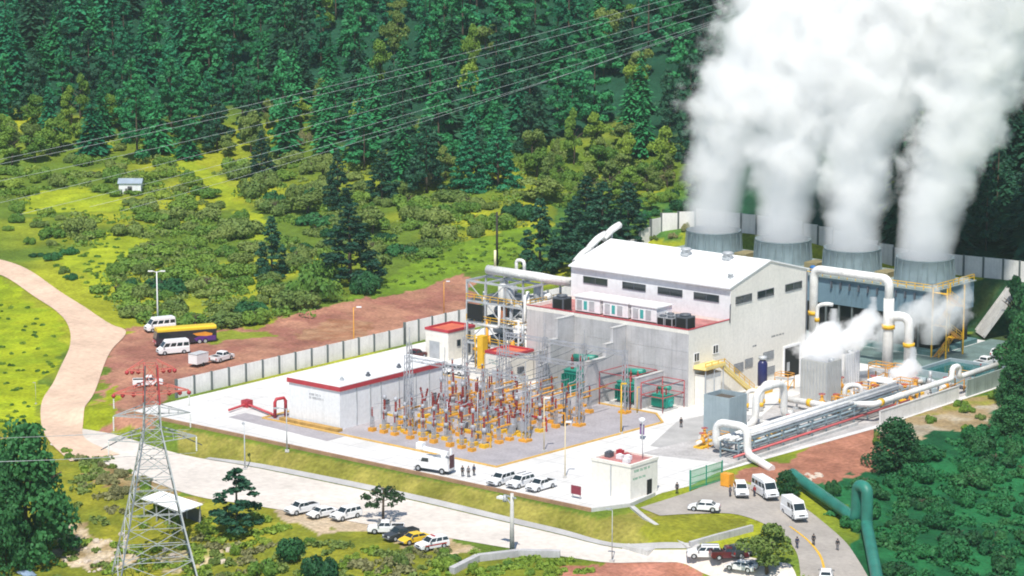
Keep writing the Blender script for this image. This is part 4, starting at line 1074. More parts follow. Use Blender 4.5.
def louvred_cooler(loc, w, d, h, label, m):
    t_ = thing('louvred_cooler', label, 'cooler', loc)
    for s0 in ((0, w, 0, 0.14), (0, w, d - 0.14, d), (0, 0.14, 0.143, d - 0.143), (w - 0.14, w, 0.143, d - 0.143)):
        m_ = MB(); m_.box(*s0, 0.2, h); m_.build('panel', m, t_)
    m_ = MB()
    for k in range(9): m_.box(0.1 + (w - 0.2) * k / 8 - 0.05, 0.1 + (w - 0.2) * k / 8 + 0.05, -0.08, -0.003, 0.4, h - 0.2); m_.box(w + 0.003, w + 0.08, 0.1 + (d - 0.2) * k / 8 - 0.05, 0.1 + (d - 0.2) * k / 8 + 0.05, 0.4, h - 0.2)
    m_.build('cladding_rib', galv, t_)
    m_ = MB(); m_.box(0.2, w - 0.2, 0.2, d - 0.2, h - 0.6, h - 0.4); m_.build('inner_tray', steel_dark, t_)
    m_ = MB()
    for x in (0.6, w - 0.6): m_.lathe((x, d / 2, h - 0.4), [(0.5, 0), (0.5, 0.7), (0.1, 0.75)], 10)
    m_.build('nozzle_cap', galv, t_)
    return t_
louvred_cooler((11.3, 16.7, 0.04), 5.3, 4.4, 7.0, 'silvery ribbed cooler box with steam boiling out of its top', mat('silver_sheet', (0.45, 0.45, 0.43), 0.5, 0.1, 0.5, streak=0.2))
louvred_cooler((8.4, 27.0, 0.04), 5.2, 4.6, 6.4, 'white cooler box half veiled by steam behind the silvery one', white_paint)
# tall pipe bridge
pipe('tall_white_pipe', [(-4.4, 44.2, 0.1), (-4.4, 44.2, 16.9), (11.4, 44.2, 16.9), (11.4, 44.2, 11.8)], 0.78, pipe_white, 'tall white pipe rising beside the hall and bridging over to a downpipe', (0.24,), rounded=1.6, n=16)
pipe('separator_pipe', [(11.4, 44.2, 13.4), (11.4, 44.2, 7.6), (11.4, 44.2, 0.1)], 0.95, pipe_white, 'thick white vertical separator pipe with a yellow band under the bridge', (0.38,), n=16)
pipe('white_loop_pipe', [(11.4, 44.2, 7.4), (11.8, 44.2, 10.4), (15.2, 45.0, 10.4), (15.2, 45.0, 0.1)], 0.85, pipe_white, 'white swan neck pipe with a yellow band beside the thick separator', (0.66,), rounded=2.0, n=16)
pipe('slim_white_pipe', [(-2.8, 43.0, 0.1), (-2.8, 43.0, 10.6), (-1.2, 43.6, 11.0), (-0.4, 44.4, 10.8)], 0.36, pipe_white, 'slim white pipe with a hooked top beside the hall corner', (0.25, 0.6), rounded=0.9)
eL = GZ(716, 454, 0)
pipe('expansion_loop', [(eL[0], eL[1] + 4, 1.0), (eL[0], eL[1], 1.0), (eL[0], eL[1], 5.2), (eL[0] + 5.9, eL[1], 5.2), (eL[0] + 5.9, eL[1], 0.95), (eL[0] + 8.4, eL[1] - 1.6, 0.9), (eL[0] + 12.6, eL[1] - 3.0, 0.2)], 0.62, pipe_white, 'big white pipe loop standing at the near end of the pipe rack', (), rounded=1.7, n=16)
pipe('arched_pipe', [(17.5, -12.5, 1.0), (18.2, -6.5, 1.0), (18.2, -6.5, 6.6), (18.2, 1.6, 6.6), (18.2, 1.6, 1.0), (18.2, 4.0, 1.0)], 0.6, pipe_white, 'white arched pipe behind the grey green box', (), rounded=2.2, n=16)
pipe('small_hoop_pipe', [(10.2, 7.0, 0.2), (10.2, 7.0, 4.4), (12.6, 9.2, 4.4), (12.6, 9.2, 0.2)], 0.4, pipe_white, 'smaller white hoop pipe with yellow feet near the silvery cooler', (0.1, 0.9), rounded=1.2)
pipe('small_hoop_pipe', [(11.4, 5.0, 0.2), (11.4, 5.0, 3.6), (9.4, 3.6, 3.6), (9.4, 3.6, 0.2)], 0.32, pipe_white, 'thin white hoop pipe below the blue vertical vessel', (0.12, 0.9), rounded=1.0)
pipe('cooler_hoop_pipe', [(20.4, 16.4, 0.6), (20.4, 16.4, 3.8), (22.4, 18.4, 3.8), (22.4, 18.4, 0.6)], 0.42, pipe_white, 'white hoop pipe among orange valves under the silvery cooler', (0.08,), orange, rounded=1.2)
pipe('cross_pipe', [(12.4, 10.2, 1.5), (25.5, 10.2, 1.5), (26.2, 14.5, 1.5)], 0.55, pipe_white, 'white pipe crossing the yard below the silvery cooler', (0.3,), supports=((15, 10.2, 1.5), (20, 10.2, 1.5)))
pipe('cross_pipe', [(15.4, -4.2, 0.9), (27.0, -4.2, 0.9)], 0.4, pipe_white, 'lower white pipe crossing under the arched pipe', (0.5,), supports=((20.5, -4.2, 0.9),))
pipe('wall_top_pipe', [(26.4, 8.4, 2.9), (30.6, 9.6, 3.3), (30.9, 30.8, 3.5), (30.9, 33.4, 3.5), (30.9, 33.4, 5.4), (30.9, 35.6, 5.4), (30.9, 35.6, 3.4), (30.9, 52, 3.4)], 0.5, pipe_white, 'long white pipe above the pale retaining wall with a square bend', (0.12,), rounded=0.8, supports=((30.9, 16, 3.4), (30.9, 23, 3.4), (30.9, 29, 3.5), (30.9, 41, 3.4), (30.9, 48, 3.4)))
rack = thing('pipe_rack', 'long low grey steel rack carrying parallel pipes along the red soil edge', 'pipe rack', (24.4, -25, 0))
for k in range(13):
    y = k * 4.1
    m_ = MB()
    for x in (0, 3.4): m_.bar((x, y, 0.04), (x, y, 2.9), 0.2)
    m_.bar((-0.2, y, 1.5), (3.6, y, 1.5), 0.18); m_.bar((-0.2, y, 2.8), (3.6, y, 2.8), 0.18); m_.build('rack_frame', mat('rack_blue_grey', (0.22, 0.29, 0.32), 0.5, 0.15), rack)
m_ = MB()
for x in (-0.1, 3.5):
    for z in (2.95, 1.65): m_.bar((x, 0, z), (x, 49.3, z), 0.16, 0.24)
m_.build('rack_rail', MATS['rack_blue_grey'], rack)
for i, (x, z, r, m, lab) in enumerate(((0.5, 3.3, 0.32, pipe_white, 'white pipe on the top level of the rack, inner side'), (1.3, 3.25, 0.26, galv, 'grey pipe on the top level of the rack'), (2.1, 3.3, 0.3, pipe_white, 'white pipe midway on the top level of the rack'),
                                      (2.9, 3.2, 0.2, galv, 'thin grey pipe on the outer top level of the rack'), (0.7, 1.9, 0.24, galv, 'grey pipe on the lower level of the rack'), (2.6, 1.9, 0.24, mat('pale_blue_pipe', (0.42, 0.52, 0.56), 0.5), 'pale blue pipe on the lower level of the rack'))):
    m_ = MB(); m_.tube([(24.4 + x, -26.0 + i * 0.4, z), (24.4 + x, 25 - i, z)], r, 10); tag(m_.build('rack_pipe', m), lab, 'pipe')
m_ = MB(); m_.tube([(28.35, -27, 1.1), (28.35, 24, 1.1)], 0.2, 8); tag(m_.build('fire_water_pipe', mat('pinkish_red', (0.55, 0.12, 0.12), 0.5)), 'red water pipe along the outer foot of the rack', 'pipe')
def valve_skid():
    t_ = thing('valve_skid', 'x', 'valve skid')
    m_ = MB(); m_.box(-1.0, 1.0, -0.7, 0.7, 0, 0.25); m_.build('skid_base', yellow, t_)
    m_ = MB(); m_.tube([(-1.1, 0, 0.8), (1.1, 0, 0.8)], 0.25, 10); m_.build('pipe_stub', pipe_white, t_)
    m_ = MB(); m_.lathe((0, 0, 0.6), [(0.4, 0), (0.42, 0.4), (0.2, 0.6), (0.2, 1.2), (0.08, 1.25)], 10); m_.build('valve_body', orange, t_)
    m_ = MB(); m_.tube([(0.4 * math.cos(a), 0.4 * math.sin(a), 1.9) for a in np.linspace(0, 6.2832, 13)], 0.05, 5); m_.bar((-0.4, 0, 1.9), (0.4, 0, 1.9), 0.05); m_.build('hand_wheel', red_paint, t_)
    return t_
pv = Proto(valve_skid)
for (u, v, s_) in ((23, -8, 1.3), (22.4, -3, 1.3), (16.6, -18.4, 1.2), (18.4, -21.5, 1.2), (21, 13, 1.5), (19.6, 22, 1.6), (22.6, 22.4, 1.6), (23.4, 17.6, 1.3), (18, 13.2, 1.3), (25.6, 27, 1.5), (13.8, 25.4, 1.4), (17.5, 30, 1.4), (24.6, 32, 1.5), (21.6, 36.5, 1.4), (27.4, 37.5, 1.3), (22.4, -12.6, 1.2), (28.4, 20, 1.1)):
    pv.put((u, v, 0.05), rnd.uniform(0, 3), 'orange valve with a red hand wheel on a yellow skid among the white pipes', 'orange valves in the pipe yard', s_)
def pump():
    t_ = thing('pump_set', 'x', 'pump')
    m_ = MB(); m_.box(-1.1, 1.1, -0.5, 0.5, 0, 0.3); m_.build('base_plate', concrete_light, t_)
    m_ = MB(); m_.tube([(-1.0, 0, 0.8), (0.1, 0, 0.8)], 0.42, 12); m_.build('motor', grey_green, t_)
    m_ = MB(); m_.tube([(0.2, 0, 0.8), (0.4, 0, 0.8), (0.8, 0, 0.8)], 0.4, 12, radii=[0.2, 0.45, 0.45]); m_.tube([(0.6, 0, 0.9), (0.6, 0, 2.0)], 0.2, 8); m_.build('pump_casing', galv, t_)
    return t_
pp = Proto(pump)
for (u, v) in ((20, 40.5), (22.6, 38.6), (25, 41.8), (18.4, 37.4), (27.2, 45), (20.6, 33.6), (16.6, 34.4), (27.6, 33)):
    if not (14 < u < 29.8 and v > 40): pp.put((u, v, 0.05), rnd.uniform(0, 3), 'grey pump with a motor on a concrete base near the settling basin', 'pumps near the settling basin', 1.4)
# blue vertical vessel, blue pipe table and stair against the hall wall
bt = thing('blue_vertical_vessel', 'slim navy blue vertical vessel standing before the cream hall wall', 'vessel', (3.2, 17.2, 0.04))
m_ = MB(); m_.lathe((0, 0, 0.8), [(0.3, 0), (0.85, 0.4), (0.85, 4.3), (0.5, 4.8), (0.1, 4.9)], 16); m_.build('shell', blue_dark, bt)
m_ = MB(); m_.lathe((0, 0, 5.75), [(0.7, 0), (0.75, 0.5), (0.2, 0.6)], 14); m_.build('top_cap', galv, bt)
m_ = MB(); m_.box(-1.3, 1.3, -1.3, 1.3, 0, 0.6); m_.box(-0.5, 0.5, -0.5, 0.5, 0.603, 0.9); m_.build('plinth', yellow, bt)
stp = thing('wall_stair', 'yellow steel stair and landing against the cream end wall of the hall', 'stairs', (0.02, 0, 0))
m_ = MB(); m_.box(0.05, 2.4, 1.5, 7.0, 6.2, 6.35); m_.build('landing', yellow, stp)
m_ = MB(); m_.slab([(1.3, 6.353), (7.2, 6.353), (7.0, 6.9), (1.5, 6.9)], 'x', 0.05, 2.6); fix_normals(m_.build('landing_skirt', mat('pale_yellow', (0.72, 0.58, 0.22), 0.6), stp))
m_ = MB()
for y in (1.7, 4.2, 6.8): m_.bar((2.3, y, 0), (2.3, y, 6.2), 0.15)
m_.build('post', galv, stp)
m_ = MB()
for s_ in (1.1, 2.3): m_.bar((s_, 7.0, 6.3), (s_, 16.0, 0.2), 0.14, 0.4)
for k in range(22):
    f = (k + 0.5) / 22; m_.box(1.17, 2.23, 7 + 9 * f - 0.15, 7 + 9 * f + 0.15, 6.3 - 6.1 * f, 6.35 - 6.1 * f)
fl3 = m_.build('stair_flight', MATS['pale_yellow'], stp)
handrail([(2.35, 7.0, 6.4), (2.35, 16, 0.3)], yellow).build('handrail', yellow, fl3)
handrail([(2.4, 1.5, 6.35), (2.4, 7.0, 6.35)], yellow).build('handrail', yellow, stp)
hut = thing('cable_hut', 'cream lean-to hut under the yellow stair landing', 'hut', (0.1, 1.8, 0.04))
m_ = MB(); m_.box(0, 1.9, 0, 4.8, 0, 5.2); m_.build('wall', wall_cream, hut)
m_ = MB(); m_.box(1.903, 1.97, 1.0, 2.0, 0.05, 2.2); m_.build('door', galv, hut)
m_ = MB(); m_.box(-0.05, 2.0, -0.1, 4.9, 5.203, 5.32); m_.build('roof', concrete_light, hut)
# flat canopy shelter in the yard
sh = thing('canopy_shelter', 'small flat white canopy on blue posts beside the silvery cooler', 'shelter', (19.4, 24.8, 0.04))
m_ = MB(); m_.box(0, 4.4, 0, 3.4, 3.0, 3.2); m_.build('roof', roof_white, sh)
for x in (0.2, 4.2):
    for y in (0.2, 3.2):
        m_ = MB(); m_.bar((x, y, 0), (x, y, 3.0), 0.16); m_.build('post', blue_motor, sh)
# green mesh gate and barrier by the entrance
gt = thing('green_mesh_gate', 'green mesh gate panel beside the orange box at the entrance', 'gate', GZ(690, 491, 0))
a, b_ = Vector(GZ(690, 491, 0)), Vector(GZ(722, 481, 0)); d = b_ - a
for f in (0, 0.5, 1):
    m_ = MB(); p = d * f; m_.bar(p, p + Vector((0, 0, 3.2)), 0.16); m_.build('post', green_tr, gt)
m_ = MB()
for k in range(30):
    p = d * (k / 29); m_.bar(p + Vector((0, 0, 0.2)), p + Vector((0, 0, 3.0)), 0.07)
for z in (0.2, 1.1, 2.0, 3.0): m_.bar(Vector((0, 0, z)), d + Vector((0, 0, z)), 0.09)
m_.build('mesh_panel', mat('gate_green', (0.08, 0.35, 0.16), 0.5), gt)
p = GZ(727, 487, 0)
ob = thing('orange_cabinet', 'bright orange cabinet at the foot of the white pipe loop', 'cabinet', p)
m_ = MB(); m_.box(-0.8, 0.8, -0.6, 0.6, 0.15, 2.1); m_.build('body', orange, ob)
m_ = MB(); m_.box(-0.7, 0.7, -0.66, -0.603, 0.3, 1.95); m_.build('door', mat('orange_light', (0.78, 0.34, 0.03), 0.5), ob)
m_ = MB(); m_.box(-0.85, 0.85, -0.65, 0.65, 0, 0.147); m_.build('plinth', concrete_light, ob)
p = GZ(576, 499, 0)
sg = thing('dark_red_board', 'dark red notice board by the front kerb before the gate house', 'sign', p)
m_ = MB(); m_.box(-0.9, 0.9, -0.05, 0.05, 0.7, 2.0); m_.build('board', mat('maroon', (0.22, 0.03, 0.05), 0.6), sg)
m_ = MB()
for x in (-0.7, 0.7): m_.bar((x, 0.1, 0), (x, 0.1, 1.9), 0.1)
m_.build('post', galv, sg)
# green steam line on the east slope
g0, g1_, g2_, g3_ = G(796, 486), G(856, 529), G(862, 545), G(878, 592)
gpz = 1.3
top = PX
pts = [(g0[0] - 1.5, g0[1] + 1.2, g0[2] + 1.4), (g0[0], g0[1], g0[2] + 1.4), (g1_[0], g1_[1], g1_[2] + 1.4), (g1_[0] + 0.1, g1_[1], g1_[2] + 6.6), (g1_[0] + 2.3, g1_[1] - 0.9, g1_[2] + 6.6), (g1_[0] + 2.4, g1_[1] - 1.0, g1_[2] + 1.2), (g3_[0], g3_[1], g3_[2] + 1.2), (g3_[0] + 14, g3_[1] - 18, g3_[2] + 1.2)]
pipe('green_steam_line', pts, 0.85, pipe_green, 'fat green steam pipeline with a raised loop beside the asphalt road', (), rounded=1.0, n=16)

# ------------------------------------------------------------------ lamp posts and poles
def lamp_post(h, arm, m, head, two=False, r=0.09):
    def f():
        t_ = thing('street_lamp', 'x', 'lamp post')
        m_ = MB(); m_.tube([(0, 0, 0), (0, 0, h)], r, 8, radii=[r * 1.3, r * 0.8]); m_.build('post', m, t_)
        for s_ in ((-1, 1) if two else (1,)):
            m_ = MB(); m_.tube([(0, 0, h - 0.15), (s_ * arm * 0.6, 0, h + 0.1), (s_ * arm, 0, h + 0.1)], r * 0.6, 6); a_ = m_.build('arm', m, t_)
            m_ = MB(); m_.box(s_ * arm - 0.45, s_ * arm + 0.45, -0.2, 0.2, h + 0.0, h + 0.2); m_.build('lamp_head', head, a_)
        m_ = MB(); m_.box(-0.3, 0.3, -0.3, 0.3, 0, 0.35); m_.build('footing', concrete_light, t_); return t_
    return f
def at(px, py): return G(px, py)
lp1 = Proto(lamp_post(11.0, 1.2, white_paint, white_paint, True, 0.13)); lp1.put(at(158, 328), R(40), 'tall white twin headed lamp post at the edge of the green scrub')
lp2 = Proto(lamp_post(9.0, 1.0, orange, white_paint))
lp2.put(at(354, 356), R(40), 'orange lamp post behind the precast wall, midway along the red earth')
lp2.put(at(444, 318), R(40), 'orange lamp post behind the taller precast wall near the steel frame', None, 0.8)
lp3 = Proto(lamp_post(7.0, 1.6, galv, galv))
p = at(245, 470); lp3.put(p, R(140), 'grey lamp post on the grass bank in front of the control building')
p = at(287, 452); lp3.put(p, R(230), 'grey lamp post behind the front kerb by the white building corner')
lp4 = Proto(lamp_post(8.6, 0.5, mat('pale_ochre', (0.72, 0.60, 0.35), 0.6), white_paint, False, 0.07))
lp4.put(at(565, 478), R(40), 'pale lamp post on the white lane between switchyard and parked cars')
lp4.put(at(544, 452), R(40), 'pale lamp post inside the edge of the switchyard gravel')
lp5 = Proto(lamp_post(8.2, 0.4, yellow, yellow, False, 0.12)); lp5.put(at(621, 434), R(40), 'thick yellow post at the edge of the switchyard before the transformers')
lp5.put(at(637, 414), R(40), 'thick yellow post between the transformers and the gravel', None, 0.55)
p = GZ(642, 440, 0)
bp_ = thing('banner_post', 'short post with a white top and a purple banner on the white lane', 'banner post', p)
m_ = MB(); m_.tube([(0, 0, 0), (0, 0, 3.6)], 0.1, 8); m_.build('post', galv, bp_)
m_ = MB(); m_.box(-0.42, 0.42, -0.06, 0.06, 0.9, 2.6); m_.build('banner', mat('purple_cloth', (0.18, 0.08, 0.22), 0.8, 0.3), bp_)
m_ = MB(); m_.lathe((0, 0, 3.0), [(0.5, 0), (0.55, 0.5), (0.1, 0.7)], 10); m_.build('lamp_head', white_paint, bp_)
p = at(512, 553)
cp_ = thing('concrete_pole', 'thick grey concrete pole with two short crossarms beside the front road', 'utility pole', p)
m_ = MB(); m_.tube([(0, 0, 0), (0, 0, 8.6)], 0.3, 10, radii=[0.36, 0.24]); m_.build('pole', concrete_light, cp_)
m_ = MB(); m_.bar((-1.9, 0.6, 7.9), (0.9, -0.3, 8.1), 0.2); m_.bar((-1.9, 0.6, 7.9), (-0.2, 0.1, 6.9), 0.12); m_.build('crossarm', galv, cp_)
m_ = MB(); m_.lathe((-1.7, 0.55, 7.0), [(0.3, 0), (0.34, 0.3), (0.3, 0.9), (0.1, 1.0)], 10); m_.build('pole_transformer', galv, cp_)
m_ = MB(); m_.box(-3.0, -1.9, 0.2, 1.1, 7.3, 7.6); m_.build('floodlight', white_paint, cp_)
lp6 = Proto(lamp_post(7.4, 0.5, galv, galv, False, 0.06)); lp6.put(at(612, 562), R(200), 'thin grey lamp post on the near verge of the front road')
lp6.put(at(36, 404), R(200), 'thin grey pole standing in the bright meadow by the dirt road', None, 0.5)
p = at(497, 266)
wp = thing('wooden_pole', 'dark wooden utility pole standing in the open grass', 'utility pole', p)
m_ = MB(); m_.tube([(0, 0, 0), (0, 0, 11.5)], 0.24, 8, radii=[0.28, 0.2]); wpm = mat('dark_wood', (0.04, 0.035, 0.03), 0.9, 0.2); m_.build('pole', wpm, wp)
m_ = MB(); m_.bar((-1.0, 0.4, 10.6), (1.0, -0.4, 10.6), 0.18); m_.build('crossarm', wpm, wp)
# hut far up in the scrub
p = at(131, 192)
hu = thing('hillside_hut', 'tiny pale hut with a blue grey roof in the scrub below the forest', 'hut', p, AZ)
m_ = MB(); m_.box(-2.6, 2.6, -1.8, 1.8, -0.6, 2.3); m_.build('wall', white_paint, hu)
m_ = MB(); m_.slab([(-2.1, 2.303), (2.1, 2.303), (0, 3.3)], 'x', -2.9, 2.9); fix_normals(m_.build('roof', mat('blue_grey_roof', (0.30, 0.36, 0.42), 0.5), hu))
m_ = MB(); m_.box(-0.5, 0.5, -1.86, -1.803, -0.5, 1.6); m_.build('door', void_black, hu)
# white topped field shelter under the lattice tower, rubble walls
p = at(172, 520)
ws = thing('field_shelter', 'long shed with a flat white roof in the scrub behind the lattice tower', 'shed', p, R(-8))
m_ = MB(); m_.slab([(-1.9, 2.5), (1.9, 3.0), (1.9, 3.12), (-1.9, 2.62)], 'x', -5.2, 5.2); fix_normals(m_.build('roof', roof_white, ws))
for x in (-4.8, -1.6, 1.6, 4.8):
    for y, h in ((-1.6, 2.53), (1.6, 2.94)):
        m_ = MB(); m_.bar((x, y, -0.6), (x, y, h), 0.16); m_.build('post', galv, ws)
m_ = MB(); m_.box(-4.9, 4.9, 1.65, 1.75, -0.5, 2.2); m_.build('back_panel', steel_dark, ws)
rw = survey([(452, 574), (478, 561), (520, 556), (560, 557)])
rwt = thing('rubble_wall', 'low grey stone wall in the scrub below the concrete pole', 'wall')
for a, b_ in zip(rw, rw[1:]):
    m_ = MB(); m_.bar((a[0], a[1], z1(*a) + 0.2), (b_[0], b_[1], z1(*b_) + 0.2), 0.9, 1.5); m_.build('wall_section', concrete, rwt)
# gully chute on the grass bank
gl_ = survey([(632, 508), (645, 519), (690, 549)])
gch = thing('bank_drain', 'pale concrete drain running down the lawn to the front road', 'drain')
for a, b_ in zip(gl_, gl_[1:]):
    m_ = MB(); m_.bar((a[0], a[1], z1(*a) + 0.15), (b_[0], b_[1], z1(*b_) + 0.15), 0.7, 0.35); m_.build('channel', concrete_light, gch)
p = at(640, 548)
pl = MB(); pl.box(-2.2, 2.2, -1.2, 1.2, -0.5, 0.25); tag(pl.build('concrete_slab', concrete_light, None, p), 'pale concrete slab at the roadside below the lawn drain', 'slab')

# ------------------------------------------------------------------ transmission tower
p = at(156, 582)
tw = thing('transmission_tower', 'tall lattice pylon with a red and white top standing in the scrub', 'pylon', (p[0], p[1], p[2] - 0.3), AZ + R(12))
TWH = 31.5
def tw_w(z):
    k = [(0, 11.6), (9.0, 7.6), (19, 3.6), (22.5, 2.3), (TWH, 1.7)]
    for (a, wa), (b_, wb) in zip(k, k[1:]):
        if z <= b_: return wa + (wb - wa) * (z - a) / (b_ - a)
    return k[-1][1]
steel_lt = mat('weathered_galvanised', (0.40, 0.42, 0.44), 0.5, 0.2)
CR = lambda i, z: (tw_w(z) / 2 * (1 if i in (1, 2) else -1), tw_w(z) / 2 * (1 if i in (2, 3) else -1), z)
zz_ = [0, 4.5, 9.0, 12.6, 16, 19, 20.8, 22.5, 24.2, 25.9, 27.6, 29.4, TWH]
redz = 26.5
for i in range(4):
    m_ = MB()
    for a, b_ in zip(zz_, zz_[1:]):
        if b_ <= 26: m_.bar(CR(i, a), CR(i, b_), 0.2 if a < 20 else 0.16)
    m_.build('leg', steel_lt if i % 2 else mat('dark_galvanised', (0.16, 0.18, 0.21), 0.5), tw)
    m_ = MB()
    for a, b_ in zip(zz_, zz_[1:]):
        if b_ > 26: m_.bar(CR(i, a), CR(i, b_), 0.2)
    m_.build('top_leg', red_paint if i % 2 else steel_dark, tw)
m_ = MB(); m2_ = MB()
for a, b_ in zip(zz_, zz_[1:]):
    q = m_ if b_ <= 26 else m2_
    for i in range(4):
        j = (i + 1) % 4
        q.bar(CR(i, a), CR(j, b_), 0.085); q.bar(CR(j, a), CR(i, b_), 0.085); q.bar(CR(i, b_), CR(j, b_), 0.085)
        if b_ <= 20:
            A_, B_ = Vector(CR(i, (a + b_) / 2)), Vector(CR(j, (a + b_) / 2)); q.bar(A_, B_, 0.08)
m_.build('bracing', steel_lt, tw); m2_.build('top_bracing', mat('red_white_paint', (0.60, 0.16, 0.13), 0.5), tw)
for k, (z, w, mm) in enumerate(((30.6, 2.4, MATS['red_white_paint']), (27.4, 4.2, MATS['red_white_paint']), (24.2, 4.2, steel_lt), (20.8, 4.6, steel_lt))):
    for s_ in (-1, 1):
        m_ = MB(); h = tw_w(z) / 2; tip = (s_ * (h + w), 0, z + 0.2)
        for y in (-h, h): m_.bar((s_ * h, y, z), tip, 0.12); m_.bar((s_ * h, y, z + 1.4), tip, 0.12)
        for f in (0.3, 0.6): m_.bar((s_ * (h + w * f), -h * (1 - f), z + 0.06), (s_ * (h + w * f), h * (1 - f), z + 1.4 * (1 - f)), 0.07); m_.bar((s_ * (h + w * f), h * (1 - f), z + 0.06), (s_ * (h + w * f), -h * (1 - f), z + 1.4 * (1 - f)), 0.07)
        ca = m_.build('crossarm', mm, tw)
        if k < 2:
            for f in (0.35, 0.7, 1.0):
                m_ = MB(); m_.lathe((s_ * (h + w * f), 0, z - 0.2), [(0.05, -0.3), (0.3, -0.1), (0.3, 0.2), (0.05, 0.35)], 8); m_.build('red_marker', red_paint, ca)
        if k > 0:
            m_ = MB(); m_.tube([(tip[0], 0, z + 0.1 - 0.15 * q) for q in range(15)], 0.1, 6, radii=[0.13 if q % 2 else 0.06 for q in range(15)]); m_.build('insulator_string', white_paint, ca)
for s_ in (-1, 1):
    m_ = MB(); m_.bar((s_ * 2.2, 0.3, 22.0), (s_ * 7.0, 2.0, 19.2), 0.14); m_.build('jumper_arm', steel_dark, tw)
ca_, sa_ = math.cos(AZ + R(12)), math.sin(AZ + R(12))
def tw_pt(x, y, z): return (p[0] + x * ca_ - y * sa_, p[1] + x * sa_ + y * ca_, p[2] - 0.3 + z)
# conductors from the pylon towards the far-left ridge and down to the yard masts
for k, (z, x) in enumerate(((22.0, -5.2), (22.0, 5.2), (18.6, -6.0), (18.6, 6.0))):
    a = tw_pt(x, 0, z)
    m_ = MB(); e = (a[0] - 190, a[1] - 95 - x, a[2] + 4); m_.tube(sag(a, e, 7, 24), 0.028, 5); tag(m_.build('pylon_conductor', steel_lt), 'thin cable from the pylon arm away beyond the bright meadow', 'cable', 'cables from the pylon over the meadow')
# transmission line crossing in front of the forest
WIRES = [((x_, 95 + d1 - (x_ - 256) * s_), (790, 95 + d1 - (790 - 256) * s_)) for d1, s_, x_ in ((0, 0.245, -40), (5, 0.243, -40), (20, 0.25, -40), (37, 0.27, -40), (52, 0.285, 20), (62, 0.30, 90), (72, 0.325, 120))]
def ray_at(px, py, dist):
    dx = (px - 512.0) / FPX; dy = -(py - 288.0) / FPX; cp, sp = math.cos(PITCH), math.sin(PITCH)
    t = dist / (cp + dy * sp); u, v = from_cam(dx * t, dist); return (u, v, CAM[2] + (-sp + dy * cp) * t)
wire_m = mat('bright_aluminium', (0.50, 0.55, 0.55), 0.4, 0.05)
for k, (a, b_) in enumerate(WIRES):
    A_, B_ = ray_at(*a, 520 + 3 * k), ray_at(*b_, 640 + 4 * k)
    m_ = MB(); m_.tube(sag(A_, B_, 2.0 + 0.25 * (k % 3), 30), 0.028, 5)
    tag(m_.build('power_line', wire_m), 'pale power cable slanting across the face of the forest', 'cable', 'power cables strung across the forest')

def valve_platform(w, d, h):
    def f():
        t_ = thing('valve_platform', 'x', 'platform')
        for x in (0, w):
            for y in (0, d):
                m_ = MB(); m_.bar((x, y, 0), (x, y, h), 0.18); m_.build('post', orange, t_)
        m_ = MB(); m_.box(-0.1, w + 0.1, -0.1, d + 0.1, h + 0.003, h + 0.1); m_.build('deck', galv, t_)
        handrail([(0, 0, h + 0.1), (w, 0, h + 0.1), (w, d, h + 0.1), (0, d, h + 0.1), (0, 0, h + 0.1)], orange, w=0.1).build('handrail', orange, t_)
        m_ = MB(); m_.bar((0, 0, 0.2), (w, 0, h), 0.12); m_.bar((w, 0, 0.2), (w, d, h), 0.12); m_.build('brace', orange, t_)
        return t_
    return f
vp = Proto(valve_platform(3.4, 2.4, 2.2))
for (u, v, sc_, lab) in ((20.2, 19.6, 1.0, 'orange railed platform over valves under the silvery cooler'), (23.2, 27.0, 1.0, 'orange railed platform beside the canopy shelter'), (17.4, 34.5, 1.1, 'orange railed platform near the small dense steam puff'),
                        (13.0, 35.5, 1.0, 'orange railed platform under the thick separator pipe'), (21.6, 10.6, 0.9, 'orange railed platform over the white cross pipe'), (3.2, 21.0, 0.8, 'orange railed platform beside the navy vessel'), (19.6, -21.6, 0.8, 'orange railed platform at the foot of the grey green box'), (26.4, 40.0, 0.9, 'orange railed platform by the square pipe bend')):
    vp.put((u, v, 0.05), 0, lab, None, sc_)
# ------------------------------------------------------------------ vehicles (front towards +x, wheels on z = 0)
car_white = mat('car_white', (0.80, 0.80, 0.80), 0.3, 0.02)
car_dark = mat('car_charcoal', (0.05, 0.055, 0.06), 0.3, 0.05)
car_maroon = mat('car_maroon', (0.10, 0.015, 0.02), 0.3, 0.05)
car_yellow = mat('car_yellow', (0.75, 0.50, 0.03), 0.35, 0.03)
car_red = mat('car_red', (0.45, 0.04, 0.03), 0.35, 0.05)
chrome = mat('bumper_grey', (0.18, 0.18, 0.19), 0.4, 0.05)
tail_red = mat('tail_lamp_red', (0.4, 0.01, 0.01), 0.3)
lampglass = mat('headlamp_glass', (0.7, 0.72, 0.75), 0.15)
DIM = {  # length, width, bonnet z, belt z, roof z; x of: rear end, cabin rear base, roof rear, roof front, windscreen base, front end
    'sedan': dict(L=4.6, W=1.78, belt=0.95, roof=1.45, xs=(-2.3, -1.75, -1.05, 0.45, 1.15), nose=0.72, tail=0.95, wb=1.38),
    'suv': dict(L=4.8, W=1.9, belt=1.10, roof=1.78, xs=(-2.4, -2.34, -2.05, 0.35, 1.05), nose=0.98, tail=1.1, wb=1.42),
    'pickup': dict(L=5.3, W=1.88, belt=1.08, roof=1.76, xs=(-2.65, -0.75, -0.5, 0.65, 1.3), nose=0.98, tail=1.04, wb=1.6),
    'van': dict(L=5.9, W=2.0, belt=1.35, roof=2.65, xs=(-2.95, -2.93, -2.8, 1.35, 2.25), nose=1.12, tail=1.35, wb=1.85),
}
